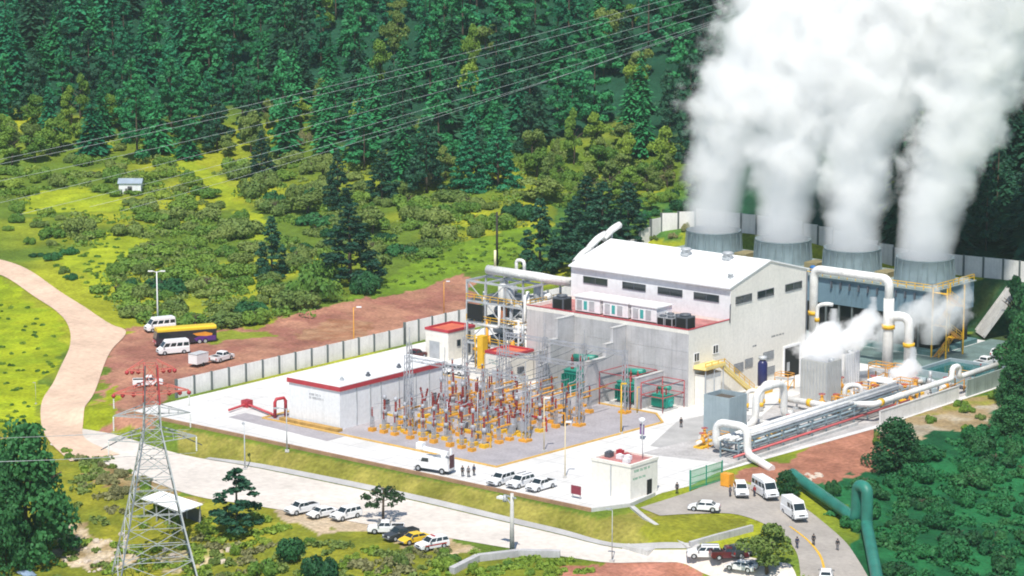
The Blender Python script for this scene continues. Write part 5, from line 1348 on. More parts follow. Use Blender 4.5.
def make_car(kind, paint, extra=None):
    D = DIM[kind]; L, W, belt, roof = D['L'], D['W'], D['belt'], D['roof']; x0, xr0, xr, xf, xw = D['xs']; x1 = L / 2; wb = D['wb']
    names = {'sedan': 'parked_car', 'suv': 'parked_suv', 'pickup': 'pickup_truck', 'van': 'passenger_van'}
    t_ = thing(names[kind], 'x', {'sedan': 'car', 'suv': 'car', 'pickup': 'pickup truck', 'van': 'van'}[kind])
    wr = 0.37
    # lower body with wheel arches: sections across the width, rounded in plan and at the shoulder
    prof = [(x0 + 0.05, 0.35)]
    for xa in (-wb, wb):
        prof += [(xa - wr - 0.1, 0.3)] + [(xa + (wr + 0.1) * math.cos(a), 0.34 + (wr + 0.1) * math.sin(a)) for a in np.linspace(math.pi, 0, 7)] + [(xa + wr + 0.1, 0.3)]
    prof += [(x1 - 0.05, 0.36), (x1, 0.55), (x1 - 0.12, D['nose'] - 0.1), (x1 - 0.35, D['nose']), (xw, belt), (xr0, belt), (x0 + 0.08, D['tail']), (x0, D['tail'] - 0.2), (x0, 0.5)]
    m_ = MB(); n = len(prof); secs = [(-W / 2, 0.93), (-W / 2 + 0.10, 1.0), (W / 2 - 0.10, 1.0), (W / 2, 0.93)]
    vs = [(x * (0.985 if k in (0, 3) else 1.0), y, 0.3 + (z - 0.3) * s) for k, (y, s) in enumerate(secs) for x, z in prof]
    fs = [tuple(range(n)), tuple(range(3 * n, 4 * n))[::-1]] + [(k * n + i, (k + 1) * n + i, (k + 1) * n + (i + 1) % n, k * n + (i + 1) % n) for k in range(3) for i in range(n)]
    m_.add(vs, fs); fix_normals(m_.build('body', paint, t_))
    # cabin: roof skin narrower than the belt
    tw_ = 0.78 if kind != 'van' else 0.88
    hw, rw_ = W / 2 - 0.06, W / 2 * tw_
    c = [(xr0, belt, hw), (xr, roof - 0.06, rw_), (xf, roof - 0.04, rw_), (xw, belt, hw)]
    m_ = MB()
    vs = [(x, -w, z) for x, z, w in c] + [(x, w, z) for x, z, w in c] + [(xr + 0.12, -rw_ + 0.12, roof), (xf - 0.12, -rw_ + 0.12, roof + 0.01), (xr + 0.12, rw_ - 0.12, roof), (xf - 0.12, rw_ - 0.12, roof + 0.01)]
    m_.add(vs, [(0, 1, 2, 3), (7, 6, 5, 4), (1, 8, 9, 2), (6, 11, 10, 5), (8, 10, 11, 9), (2, 9, 11, 6), (5, 10, 8, 1), (3, 2, 6, 7), (4, 5, 1, 0), (0, 3, 7, 4)])
    cab = fix_normals(m_.build('cabin', paint, t_))
    def quad_on(p, q, r, s, off, name, lo=0.12, hi=0.88, l2=0.04, h2=0.96):
        p, q, r, s = map(Vector, (p, q, r, s)); nrm = (q - p).cross(s - p).normalized()
        if nrm.dot((p + r) / 2 - Vector((0, 0, belt))) < 0: nrm = -nrm
        f = lambda a, b_: (p.lerp(q, a)).lerp(s.lerp(r, a), b_)
        P = [f(l2, lo), f(h2, lo), f(h2, hi), f(l2, hi)]
        m_ = MB(); m_.add([v_ - nrm * 0.02 for v_ in P] + [v_ + nrm * off for v_ in P], [(0, 1, 2, 3), (7, 6, 5, 4), (0, 4, 5, 1), (1, 5, 6, 2), (2, 6, 7, 3), (3, 7, 4, 0)])
        fix_normals(m_.build(name, glass, t_))
    for s_ in (0, 4):
        p, q, r, s = vs[s_], vs[s_ + 3], vs[s_ + 2], vs[s_ + 1]
        ncut = {'sedan': 2, 'suv': 3, 'pickup': 2, 'van': 4}[kind]
        for k in range(ncut):
            a, b_ = k / ncut, (k + 1) / ncut
            if extra == 'panel' and k < 2: continue
            lo, hi = (0.1, 0.82) if kind != 'van' else (0.12, 0.62)
            quad_on(p, q, r, s, 0.015, 'side_window', lo, hi, a + 0.025, b_ - 0.025)
    quad_on(vs[3], vs[7], vs[6], vs[2], 0.015, 'windscreen', 0.08, 0.92 if kind != 'van' else 0.75, 0.05, 0.95)
    quad_on(vs[0], vs[4], vs[5], vs[1], 0.015, 'rear_window', 0.15, 0.85, 0.08, 0.92)
    if kind == 'pickup':
        m_ = MB(); m_.box(x0 + 0.1, xr0 - 0.08, -W / 2 + 0.16, W / 2 - 0.16, belt - 0.04, belt + 0.012); m_.build('load_bed', void_black, t_)
        m_ = MB()
        for y in (-W / 2 + 0.03, W / 2 - 0.13): m_.box(x0 + 0.06, xr0 - 0.05, y, y + 0.1, belt - 0.05, belt + 0.12)
        m_.box(x0 + 0.02, x0 + 0.1, -W / 2 + 0.14, W / 2 - 0.14, belt - 0.1, belt + 0.12); m_.build('bed_rail', paint, t_)
    for xa in (-wb, wb):
        for s_ in (-1, 1):
            y = s_ * (W / 2 - 0.1)
            m_ = MB(); m_.tube([(xa, y - 0.11, wr), (xa, y + 0.11, wr)], wr, 16); wh = m_.build('wheel', black, t_)
            m_ = MB(); m_.tube([(xa, y + s_ * 0.08, wr), (xa, y + s_ * 0.125, wr)], wr * 0.6, 12); m_.build('rim', galv, wh)
    for s_ in (-1, 1):
        m_ = MB(); m_.box(x1 - 0.16, x1 - 0.015, s_ * (W / 2 - 0.3) - 0.2, s_ * (W / 2 - 0.3) + 0.2, D['nose'] - 0.34, D['nose'] - 0.14); m_.build('headlight', lampglass, t_)
        m_ = MB(); m_.box(x0 - 0.02, x0 + 0.1, s_ * (W / 2 - 0.2) - 0.12, s_ * (W / 2 - 0.2) + 0.12, D['tail'] - 0.45, D['tail'] - 0.12); m_.build('tail_light', tail_red, t_)
        m_ = MB(); m_.box(xw - 0.35, xw - 0.15, s_ * (W / 2 + 0.1) - 0.1, s_ * (W / 2 + 0.1) + 0.1, belt, belt + 0.18); m_.build('wing_mirror', chrome, t_)
    m_ = MB(); m_.box(x1 - 0.12, x1 + 0.05, -W / 2 + 0.1, W / 2 - 0.1, 0.38, 0.56); m_.build('front_bumper', chrome, t_)
    m_ = MB(); m_.box(x0 - 0.05, x0 + 0.1, -W / 2 + 0.1, W / 2 - 0.1, 0.42, 0.58); m_.build('rear_bumper', chrome, t_)
    m_ = MB(); m_.box(x1 - 0.07, x1 + 0.012, -0.42, 0.42, D['nose'] - 0.34, D['nose'] - 0.18); m_.build('grille', black, t_)
    if extra == 'ambulance':
        for s_ in (-1, 1):
            m_ = MB(); m_.box(-1.9, 1.7, s_ * (W / 2 + 0.004) - 0.006, s_ * (W / 2 + 0.004) + 0.006, 0.66, 0.84); m_.build('red_stripe', car_red, t_)
        m_ = MB(); m_.box(-0.3, -0.05, -0.5, 0.5, roof + 0.01, roof + 0.13); m_.build('light_bar', car_red, t_)
    if extra == 'rack':
        m_ = MB(); m_.box(xr + 0.1, xf - 0.1, -0.55, -0.5, roof + 0.02, roof + 0.12); m_.box(xr + 0.1, xf - 0.1, 0.5, 0.55, roof + 0.02, roof + 0.12); m_.build('roof_rail', chrome, t_)
    return t_
PROT = {}
def place_car(kind, paint, px, py, hpx, hpy, label, extra=None, group=None):
    """px,py: middle of the vehicle on the ground; hpx,hpy: a pixel direction towards its front, read along the ground"""
    a = G(px, py); b_ = G(px + hpx, py + hpy)
    rz = math.atan2(b_[1] - a[1], b_[0] - a[0])
    key = (kind, paint.name, extra)
    if key not in PROT: PROT[key] = Proto(lambda: make_car(kind, paint, extra))
    zoff = 0.1 if not (-69 < a[0] < 30 and -62 < a[1] < 80) else 0.06
    return PROT[key].put((a[0], a[1], a[2] + zoff), rz, label, group)
# red earth yard
place_car('van', car_white, 160, 331, -10, 1, 'white passenger van parked behind the yellow and black coach')
place_car('van', car_white, 173, 354, -10, 1, 'white passenger van parked in front of the yellow and black coach')
place_car('pickup', car_white, 222, 361, 10, -3, 'white pickup towing the small box trailer past the coach')
place_car('pickup', car_white, 148, 386, 10, -1, 'white pickup beyond the top of the lattice pylon')
def bus():
    t_ = thing('coach_bus', 'yellow topped black coach with purple and orange swirls on its side', 'bus')
    dark = mat('coach_black', (0.035, 0.03, 0.045), 0.25, 0.05); top_ = mat('coach_yellow', (0.72, 0.52, 0.03), 0.35, 0.04)
    L, W, H = 11.6, 2.5, 3.4
    m_ = MB(); m_.slab([(-L / 2, 0.4), (L / 2 - 0.05, 0.4), (L / 2, 1.2), (L / 2 - 0.3, 2.75), (-L / 2, 2.75)], 'y', -W / 2, W / 2); fix_normals(m_.build('body', dark, t_))
    m_ = MB(); m_.slab([(-W / 2, 2.753), (W / 2, 2.753), (W / 2, 3.15), (W / 2 - 0.25, 3.4), (-W / 2 + 0.25, 3.4), (-W / 2, 3.15)], 'x', -L / 2, L / 2 - 0.3); fix_normals(m_.build('roof', top_, t_))
    for s_ in (-1, 1):
        y0 = s_ * (W / 2 + 0.012)
        m_ = MB(); m_.box(-L / 2 + 0.3, L / 2 - 0.6, y0 - 0.01, y0 + 0.01, 1.55, 2.55); m_.build('side_window', glass, t_)
        m_ = MB(); pr_ = [(-L / 2 + 0.2, 0.6), (-L / 2 + 3.8, 0.55), (-L / 2 + 4.4, 1.1), (-L / 2 + 3.4, 1.5), (-L / 2 + 0.2, 1.5)]; m_.slab(pr_, 'y', y0 - 0.012, y0 + 0.012); fix_normals(m_.build('purple_panel', mat('coach_purple', (0.10, 0.03, 0.20), 0.3), t_))
        m_ = MB(); pr_ = [(-L / 2 + 0.8, 1.9), (-L / 2 + 2.2, 2.3), (-L / 2 + 4.6, 2.1), (-L / 2 + 3.9, 1.65), (-L / 2 + 2.0, 1.45), (-L / 2 + 0.9, 1.55)]; m_.slab(pr_, 'y', y0 - 0.02, y0 + 0.02); fix_normals(m_.build('orange_swirl', mat('coach_orange', (0.70, 0.28, 0.03), 0.3), t_))
    m_ = MB(); m_.box(L / 2 - 0.5, L / 2 + 0.02, -W / 2 + 0.1, W / 2 - 0.1, 0.55, 1.15); m_.build('front_panel', mat('coach_pink', (0.55, 0.10, 0.14), 0.35), t_)
    m_ = MB(); m_.add([(L / 2 + 0.01, -1.1, 1.25), (L / 2 + 0.01, 1.1, 1.25), (L / 2 - 0.26, 1.1, 2.65), (L / 2 - 0.26, -1.1, 2.65), (L / 2 - 0.03, -1.1, 1.25), (L / 2 - 0.03, 1.1, 1.25), (L / 2 - 0.3, 1.1, 2.65), (L / 2 - 0.3, -1.1, 2.65)], [(0, 1, 2, 3), (7, 6, 5, 4), (0, 4, 5, 1), (1, 5, 6, 2), (2, 6, 7, 3), (3, 7, 4, 0)]); fix_normals(m_.build('windscreen', glass, t_))
    for xa in (-3.6, -2.5, 3.6):
        for s_ in (-1, 1):
            y = s_ * (W / 2 - 0.12); m_ = MB(); m_.tube([(xa, y - 0.15, 0.5), (xa, y + 0.15, 0.5)], 0.5, 16); wh = m_.build('wheel', black, t_)
            m_ = MB(); m_.tube([(xa, y + s_ * 0.1, 0.5), (xa, y + s_ * 0.165, 0.5)], 0.3, 12); m_.build('rim', galv, wh)
    for s_ in (-1, 1):
        m_ = MB(); m_.box(L / 2 - 0.1, L / 2 + 0.05, s_ * 0.95 - 0.2, s_ * 0.95 + 0.2, 0.62, 0.85); m_.build('headlight', lampglass, t_)
    return t_
a, b_ = G(185, 344), G(175, 345); br = bus(); br.location = (a[0], a[1], a[2] + 0.05); br.rotation_euler = (0, 0, math.atan2(b_[1] - a[1], b_[0] - a[0]))
a, b_ = G(199, 366), G(209, 363)
tr_ = thing('box_trailer', 'small white box trailer hitched behind the white pickup', 'trailer', (a[0], a[1], a[2] + 0.05), math.atan2(b_[1] - a[1], b_[0] - a[0]))
m_ = MB(); m_.box(-1.7, 1.5, -1.0, 1.0, 0.6, 2.3); m_.build('box', car_white, tr_)
m_ = MB(); m_.bar((1.5, 0, 0.5), (2.8, 0, 0.5), 0.12); m_.build('drawbar', steel_dark, tr_)
m_ = MB(); m_.box(-1.75, 1.55, -1.03, 1.03, 2.303, 2.42); m_.build('lid', mat('grey_tarp', (0.45, 0.46, 0.47), 0.8), tr_)
for s_ in (-1, 1):
    m_ = MB(); m_.tube([(0, s_ * 0.98 - 0.1, 0.36), (0, s_ * 0.98 + 0.1, 0.36)], 0.36, 14); m_.build('wheel', black, tr_)
# inside the compound
place_car('suv', car_white, 501, 484, -10, 3, 'white SUV at the pylon end of the row of three parked by the front kerb')
place_car('suv', car_white, 520.5, 486.5, -10, 3, 'white SUV in the middle of the row of three parked by the front kerb', 'rack')
place_car('pickup', car_white, 541, 489.5, -10, 3, 'white pickup at the gate house end of the row of three by the front kerb')
place_car('sedan', car_white, 440, 373, 10, 2, 'white car parked behind the control building, nearer the red roofed house')
place_car('suv', car_white, 457, 374.5, 10, 2, 'white SUV parked behind the control building, toward the shed')
place_car('pickup', car_maroon, 415, 359, 10, -3, 'dark red pickup parked against the precast wall near the red roofed house')
# front parking
place_car('pickup', car_white, 302, 513, -10, 2, 'white pickup with an empty dark bed parked across the front road')
place_car('sedan', car_white, 322, 517, -10, 2, 'white sedan between a pickup and an SUV across the front road')
place_car('suv', car_white, 346, 519, -10, 2.4, 'white SUV beside the white sedan across the front road')
place_car('pickup', car_white, 386, 533, -10, 0, 'white pickup under the lone pine at the roadside')
place_car('pickup', car_dark, 401, 539, -10, 2, 'charcoal pickup next to the yellow car at the roadside')
place_car('sedan', car_yellow, 414, 543, -10, 2, 'yellow car between the charcoal pickup and the red striped car')
place_car('suv', car_white, 432, 549, -10, 2, 'white car with red stripes and a red light bar at the roadside', 'ambulance')
# gate side
place_car('sedan', car_white, 704, 511, -10, -1, 'white sedan crossing in front of the gate house lawn')
place_car('suv', car_white, 741, 495, 2, 6, 'white SUV facing out beside the orange cabinet')
place_car('van', car_white, 765, 496, 10, 8, 'white van beside the dark shrub at the end of the white pipe loop')
place_car('van', car_white, 794, 517, 10, 9, 'white van standing on the asphalt road above the yellow line', 'panel')
place_car('suv', car_white, 704, 558, -10, 3, 'white SUV at the end of the row below the lawn', 'rack')
place_car('pickup', car_maroon, 729, 559, 10, -2, 'dark maroon pickup between two white cars below the lawn')
place_car('suv', car_dark, 744, 556, 10, -2, 'charcoal SUV beside the maroon pickup below the lawn')
place_car('sedan', car_white, 741, 571, -10, -1, 'white sedan nearest the asphalt road junction')
place_car('sedan', car_white, 826, 580, 1, -8, 'white car cut off by the lower edge of the asphalt road')
place_car('pickup', car_white, 985, 366, 10, -3, 'white pickup parked on the strip beyond the basin')
place_car('suv', car_white, 1001, 357, 10, -3, 'white SUV parked on the far strip beyond the basin')
# crane truck
def crane_truck():
    t_ = thing('crane_truck', 'white utility truck with a folded white boom over its cab on the front lane', 'truck')
    m_ = MB(); m_.slab([(-3.0, 0.62), (3.35, 0.62), (3.4, 1.25), (2.2, 1.5), (1.75, 2.35), (0.35, 2.4), (0.3, 1.7), (-3.0, 1.7)], 'y', -1.0, 1.0); fix_normals(m_.build('body', car_white, t_))
    m_ = MB(); m_.slab([(1.80, 2.25), (2.2, 1.54), (2.25, 1.57), (1.85, 2.28)], 'y', -0.88, 0.88); fix_normals(m_.build('windscreen', glass, t_))
    for s_ in (-1, 1):
        m_ = MB(); m_.slab([(0.55, 1.65), (1.95, 1.62), (1.68, 2.22), (0.55, 2.25)], 'y', s_ * 1.005 - 0.012, s_ * 1.005 + 0.012); fix_normals(m_.build('side_window', glass, t_))
        m_ = MB(); m_.box(-2.9, 0.2, s_ * 0.85 - 0.18, s_ * 0.85 + 0.18, 1.703, 2.5); m_.build('tool_locker', car_white, t_)
        m_ = MB(); m_.box(3.3, 3.43, s_ * 0.7 - 0.18, s_ * 0.7 + 0.18, 0.95, 1.2); m_.build('headlight', lampglass, t_)
    m_ = MB(); m_.lathe((-1.6, 0, 1.703), [(0.5, 0), (0.5, 1.2), (0.35, 1.4)], 14); m_.build('turntable', car_white, t_)
    m_ = MB(); m_.bar((-2.4, 0, 3.15), (2.2, 0, 3.45), 0.5, 0.55); m_.build('boom', car_white, t_)
    m_ = MB(); m_.box(2.0, 3.1, -0.55, 0.55, 3.3, 4.3); m_.build('bucket', white_paint, t_)
    m_ = MB(); m_.bar((-2.9, 0, 1.7), (-2.9, 0, 4.0), 0.3); m_.build('boom_rest', car_white, t_)
    m_ = MB(); m_.box(-3.1, -3.003, -0.6, 0.6, 1.0, 3.0); m_.build('tail_board', mat('dark_maroon', (0.08, 0.02, 0.03), 0.6), t_)
    for xa in (-1.9, 2.4):
        for s_ in (-1, 1):
            y = s_ * 0.9; m_ = MB(); m_.tube([(xa, y - 0.16, 0.5), (xa, y + 0.16, 0.5)], 0.5, 16); wh = m_.build('wheel', black, t_)
            m_ = MB(); m_.tube([(xa, y + s_ * 0.12, 0.5), (xa, y + s_ * 0.175, 0.5)], 0.27, 12); m_.build('rim', galv, wh)
    m_ = MB(); m_.box(-3.0, 3.3, -0.8, 0.8, 0.45, 0.617); m_.build('chassis', steel_dark, t_)
    return t_
a, b_ = G(435, 472), G(425, 470); k_ = crane_truck(); k_.location = (a[0], a[1], 0.05); k_.rotation_euler = (0, 0, math.atan2(b_[1] - a[1], b_[0] - a[0]) + 0.12)

# ------------------------------------------------------------------ people
def skin(name, V, E, rad, m, parent=None, root=0, sub=1):
    me = bpy.data.meshes.new(name); me.from_pydata(V, E, []); me.update()
    o = bpy.data.objects.new(name, me); COL.objects.link(o)
    me.materials.append(m)
    md = o.modifiers.new('skin', 'SKIN'); md.use_smooth_shade = True
    if not me.skin_vertices: me.attributes  # created by the modifier
    return o
def grow(name, V, E, rad, m, parent):
    import bmesh
    bm = bmesh.new(); ly = bm.verts.layers.skin.verify()
    bv = [bm.verts.new(p) for p in V]
    for v_, r in zip(bv, rad): v_[ly].radius = (r, r) if not hasattr(r, '__len__') else r
    bv[0][ly].use_root = True
    for a, b_ in E: bm.edges.new((bv[a], bv[b_]))
    me = bpy.data.meshes.new(name); bm.to_mesh(me); bm.free(); me.materials.append(m)
    o = bpy.data.objects.new(name, me); COL.objects.link(o); o.parent = parent
    md = o.modifiers.new('skin', 'SKIN'); md.use_smooth_shade = True
    s_ = o.modifiers.new('sub', 'SUBSURF'); s_.levels = 1; s_.render_levels = 1
    return o
skin_m = mat('skin', (0.38, 0.22, 0.15), 0.6, 0.05)
hair_m = mat('hair', (0.015, 0.012, 0.010), 0.6, 0.1)
def person(px, py, hpx, hpy, label, shirt, trousers, stride=0.0, arm=0.1, z=None):
    a = G(px, py); b_ = G(px + hpx, py + hpy)
    t_ = thing('person', label, 'person', (a[0], a[1], a[2] + (0.05 if z is None else z)), math.atan2(b_[1] - a[1], b_[0] - a[0]) - math.pi / 2)
    s = stride
    J = dict(pel=(0, 0, 0.95), sp=(0, 0.01, 1.15), ch=(0, 0.0, 1.36), nk=(0, 0.0, 1.49), hd=(0, 0.02, 1.62), tp=(0, 0.0, 1.73), ns=(0, 0.12, 1.62),
             sl=(-0.18, 0, 1.42), el=(-0.24, -0.02 - s * 0.3, 1.14), wl=(-0.25, 0.08 + arm - s * 0.4, 0.92), hl=(-0.25, 0.11 + arm - s * 0.4, 0.84),
             sr=(0.18, 0, 1.42), er=(0.24, -0.02 + s * 0.3, 1.14), wr=(0.25, 0.08 + arm + s * 0.4, 0.92), hr=(0.25, 0.11 + arm + s * 0.4, 0.84),
             ll=(-0.1, 0, 0.88), kl=(-0.11, 0.03 + s * 0.5, 0.48), al=(-0.11, s * 0.9, 0.09), fl=(-0.12, 0.17 + s * 0.9, 0.04),
             lr=(0.1, 0, 0.88), kr=(0.11, 0.03 - s * 0.5, 0.48), ar=(0.11, -s * 0.9, 0.09), fr=(0.12, 0.17 - s * 0.9, 0.04))
    K = list(J); ix = {k: i for i, k in enumerate(K)}; V = [J[k] for k in K]
    E = [(ix[a], ix[b2]) for a, b2 in (('pel', 'sp'), ('sp', 'ch'), ('ch', 'nk'), ('nk', 'hd'), ('hd', 'tp'), ('hd', 'ns'), ('ch', 'sl'), ('sl', 'el'), ('el', 'wl'), ('wl', 'hl'), ('ch', 'sr'), ('sr', 'er'), ('er', 'wr'), ('wr', 'hr'), ('pel', 'll'), ('ll', 'kl'), ('kl', 'al'), ('al', 'fl'), ('pel', 'lr'), ('lr', 'kr'), ('kr', 'ar'), ('ar', 'fr'))]
    RR = dict(pel=0.13, sp=0.12, ch=0.14, nk=0.055, hd=0.095, tp=0.07, ns=0.02, sl=0.06, el=0.042, wl=0.03, hl=0.035, sr=0.06, er=0.042, wr=0.03, hr=0.035, ll=0.085, kl=0.058, al=0.042, fl=0.035, lr=0.085, kr=0.058, ar=0.042, fr=0.035)
    rad = [RR[k] for k in K]
    for h, sg in (('hl', -1), ('hr', 1)):
        hx, hy, hz = J[h]
        for f, (dx, ln) in enumerate(((-0.03, 0.075), (-0.01, 0.085), (0.01, 0.08), (0.03, 0.065))):
            V.append((hx + dx * 0.6, hy + dx, hz - ln * 0.5)); V.append((hx + dx * 0.6 - sg * 0.01, hy + dx + 0.01, hz - ln)); rad += [0.009, 0.008]
            E += [(ix[h], len(V) - 2), (len(V) - 2, len(V) - 1)]
        V.append((hx - sg * 0.02, hy + 0.05, hz - 0.02)); rad.append(0.01); E.append((ix[h], len(V) - 1))
    grow('body', V, E, rad, skin_m, t_)
    sub = lambda ks, es, rr, nm, m: grow(nm, [J[k] for k in ks], [(ks.index(a), ks.index(b2)) for a, b2 in es], rr, m, t_)
    sub(['pel', 'sp', 'ch', 'sl', 'el', 'wl', 'sr', 'er', 'wr'], [('pel', 'sp'), ('sp', 'ch'), ('ch', 'sl'), ('sl', 'el'), ('el', 'wl'), ('ch', 'sr'), ('sr', 'er'), ('er', 'wr')], [0.165, 0.155, 0.17, 0.085, 0.062, 0.048, 0.085, 0.062, 0.048], 'shirt', shirt)
    sub(['pel', 'll', 'kl', 'al', 'lr', 'kr', 'ar'], [('pel', 'll'), ('ll', 'kl'), ('kl', 'al'), ('pel', 'lr'), ('lr', 'kr'), ('kr', 'ar')], [0.15, 0.108, 0.078, 0.062, 0.108, 0.078, 0.062], 'trousers', trousers)
    for f, a_ in (('fl', 'al'), ('fr', 'ar')): grow('shoe', [J[a_], J[f]], [(0, 1)], [0.055, 0.045], black, t_)
    m_ = MB(); m_.lathe((0, -0.01, 1.62), [(0.105, -0.02), (0.112, 0.05), (0.09, 0.11), (0.03, 0.145)], 12); m_.build('hair', hair_m, t_)
    return t_
cl_dark = mat('dark_cloth', (0.02, 0.022, 0.03), 0.85, 0.15); cl_navy = mat('navy_cloth', (0.02, 0.03, 0.07), 0.85, 0.15); cl_grey = mat('grey_cloth', (0.12, 0.12, 0.13), 0.85, 0.15); cl_white = mat('white_cloth', (0.65, 0.65, 0.65), 0.85, 0.05); cl_red = mat('red_cloth', (0.30, 0.03, 0.03), 0.85, 0.1)
person(462.5, 477, 3, 3, 'person in dark clothes standing next to the crane truck', cl_dark, cl_dark)
person(468.5, 477.5, -3, 4, 'person in grey standing between two others on the front lane', cl_grey, cl_dark)
person(474, 476, -5, 2, 'person in navy standing toward the parked cars on the front lane', cl_navy, cl_dark)
person(797, 549, 2, -5, 'person in navy walking along the edge of the asphalt road', cl_navy, cl_navy, 0.25)
person(813.5, 546, 2, -5, 'person in black walking up the asphalt road by the yellow line', cl_dark, cl_dark, 0.22)
person(837.5, 551, 3, -5, 'person in dark clothes walking on the outer side of the yellow line', cl_dark, cl_grey, 0.2)
person(677, 494, -3, 4, 'person in dark clothes standing beside the gate house corner', cl_dark, cl_dark)
person(730, 497, 4, 1, 'person in grey standing beside the white SUV and orange cabinet', cl_grey, cl_navy)
person(754.5, 497, -4, 1, 'person in a red shirt standing between the SUV and the van', cl_red, cl_navy)
person(681, 428, 3, 3, 'person in black alone on the white lane below the annex', cl_dark, cl_dark, 0.2)
# ------------------------------------------------------------------ vegetation
def leaf_quads(cl, size, r, out_bias=0.7, aspect=1.0):
    """cl: list of (point, outward normal); one small tilted leaf-clump face at each"""
    V = []; F = []
    for p, nrm in cl:
        q = (nrm * out_bias + Vector((r.gauss(0, 0.5), r.gauss(0, 0.5), r.gauss(0, 0.5)))).normalized()
        a = q.orthogonal().normalized(); a = Matrix.Rotation(r.uniform(0, 6.28), 3, q) @ a; b_ = q.cross(a)
        s = size * r.uniform(0.6, 1.3); a = a * s * aspect; b_ = b_ * s
        o = len(V); k = r.uniform(0.5, 0.9)
        V += [tuple(p - a - b_ * 0.4), tuple(p + a * 0.3 - b_), tuple(p + a + b_ * 0.3), tuple(p - a * k * 0.4 + b_)]
        F.append((o, o + 1, o + 2, o + 3))
    return V, F
def lump_points(lumps, n, r, inner=0.25):
    tot = sum(a[1] * a[2] for a in [(l[0], l[1], l[1]) for l in lumps]); out = []
    for c, rad, sq in lumps:
        k = int(n * rad * rad / tot)
        for _ in range(k):
            d = Vector((r.gauss(0, 1), r.gauss(0, 1), r.gauss(0, 1))).normalized()
            if d.z < -0.5: d.z = -d.z * 0.5
            rr = rad * (1 - inner * r.random() ** 2)
            out.append((Vector(c) + Vector((d.x * rr, d.y * rr, d.z * rr * sq)), Vector((d.x, d.y, d.z / sq)).normalized()))
    return out
def crown_mesh(name, V, F, m):
    me = bpy.data.meshes.new(name); me.from_pydata(V, [], F); me.materials.append(m); me.update(); return me
LM = {
    'conifer': leafmat('conifer_needles', (0.014, 0.122, 0.044), (0.046, 0.275, 0.092), trans=0.15),
    'conifer_blue': leafmat('conifer_needles_blue', (0.010, 0.108, 0.050), (0.034, 0.235, 0.105), trans=0.15),
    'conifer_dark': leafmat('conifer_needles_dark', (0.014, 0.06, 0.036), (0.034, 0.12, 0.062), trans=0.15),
    'olive': leafmat('olive_leaves', (0.115, 0.19, 0.045), (0.25, 0.32, 0.08)),
    'green': leafmat('green_leaves', (0.085, 0.20, 0.035), (0.21, 0.33, 0.05)),
    'yellow': leafmat('yellow_green_leaves', (0.15, 0.27, 0.035), (0.31, 0.41, 0.06)),
    'tan': leafmat('tan_leaves', (0.20, 0.20, 0.09), (0.30, 0.30, 0.13)),
    'emerald': leafmat('emerald_leaves', (0.015, 0.10, 0.037), (0.040, 0.20, 0.062)),
    'dark': leafmat('dark_leaves', (0.015, 0.068, 0.028), (0.055, 0.20, 0.062)),
}
bark = mat('bark', (0.09, 0.065, 0.045), 0.95, 0.25, 1.5)
def conifer_data(seed, h=16.0, rad=3.7, whorls=24, open_=0.0):
    r = random.Random(seed); V = []; F = []
    for i in range(whorls):
        f = i / (whorls - 1); z = h * (0.10 + 0.88 * f)
        rr = rad * (1 - f) ** 0.8 * r.uniform(0.8, 1.14) + 0.3
        nb = max(6, int(15 * (1 - f * 0.55)))
        for k in range(nb):
            if r.random() < open_: continue
            a = 6.2832 * (k + r.random() * 0.8) / nb + i; L = rr * r.uniform(0.7, 1.15); dr = r.uniform(0.1, 0.38)
            d = Vector((math.cos(a), math.sin(a), 0)); s = Vector((-math.sin(a), math.cos(a), 0))
            for q in range(3):
                t0, t1 = q / 3, (q + 1.15) / 3
                w0 = L * 0.19 * (1 - t0 * 0.45) + 0.07; w1 = L * 0.19 * (1 - t1 * 0.75) + 0.04
                up = 0.16 * L * (1 - q)
                p0 = d * L * t0 + Vector((0, 0, z - dr * L * t0 * t0 + up * 0.3)); p1 = d * L * t1 + Vector((0, 0, z - dr * L * t1 * t1 - r.uniform(0, 0.2)))
                o = len(V); tl = r.uniform(-0.5, 0.5)
                V += [tuple(p0 - s * w0 - Vector((0, 0, tl * w0 + 0.15))), tuple(p0 + s * w0 + Vector((0, 0, tl * w0 - 0.15))), tuple(p1 + s * w1 + Vector((0, 0, tl * w1))), tuple(p1 - s * w1 - Vector((0, 0, tl * w1)))]
                F.append((o, o + 1, o + 2, o + 3))
    o = len(V); V += [(-0.12, 0, h * 0.95), (0.12, 0, h * 0.95), (0, 0, h * 1.03)]; F.append((o, o + 1, o + 2))
    return V, F
def trunk_mesh(h, r0, name='trunk', bend=0.0, limbs=0, seed=0):
    m_ = MB(); rr = random.Random(seed)
    pts = [(bend * math.sin(i), bend * math.cos(i * 1.3), h * i / 5 - 0.5 * (i == 0)) for i in range(6)]
    m_.tube(pts, r0, 7, radii=[r0 * (1 - 0.15 * i) for i in range(6)])
    for k in range(limbs):
        a = rr.uniform(0, 6.28); z = h * rr.uniform(0.45, 0.85); L = h * rr.uniform(0.3, 0.5)
        m_.tube([(0, 0, z), (math.cos(a) * L * 0.5, math.sin(a) * L * 0.5, z + L * 0.35), (math.cos(a) * L, math.sin(a) * L, z + L * 0.6)], 0.1, 5, radii=[r0 * 0.5, r0 * 0.35, r0 * 0.15])
    o = m_.build(name, bark); me = o.data; bpy.data.objects.remove(o); return me
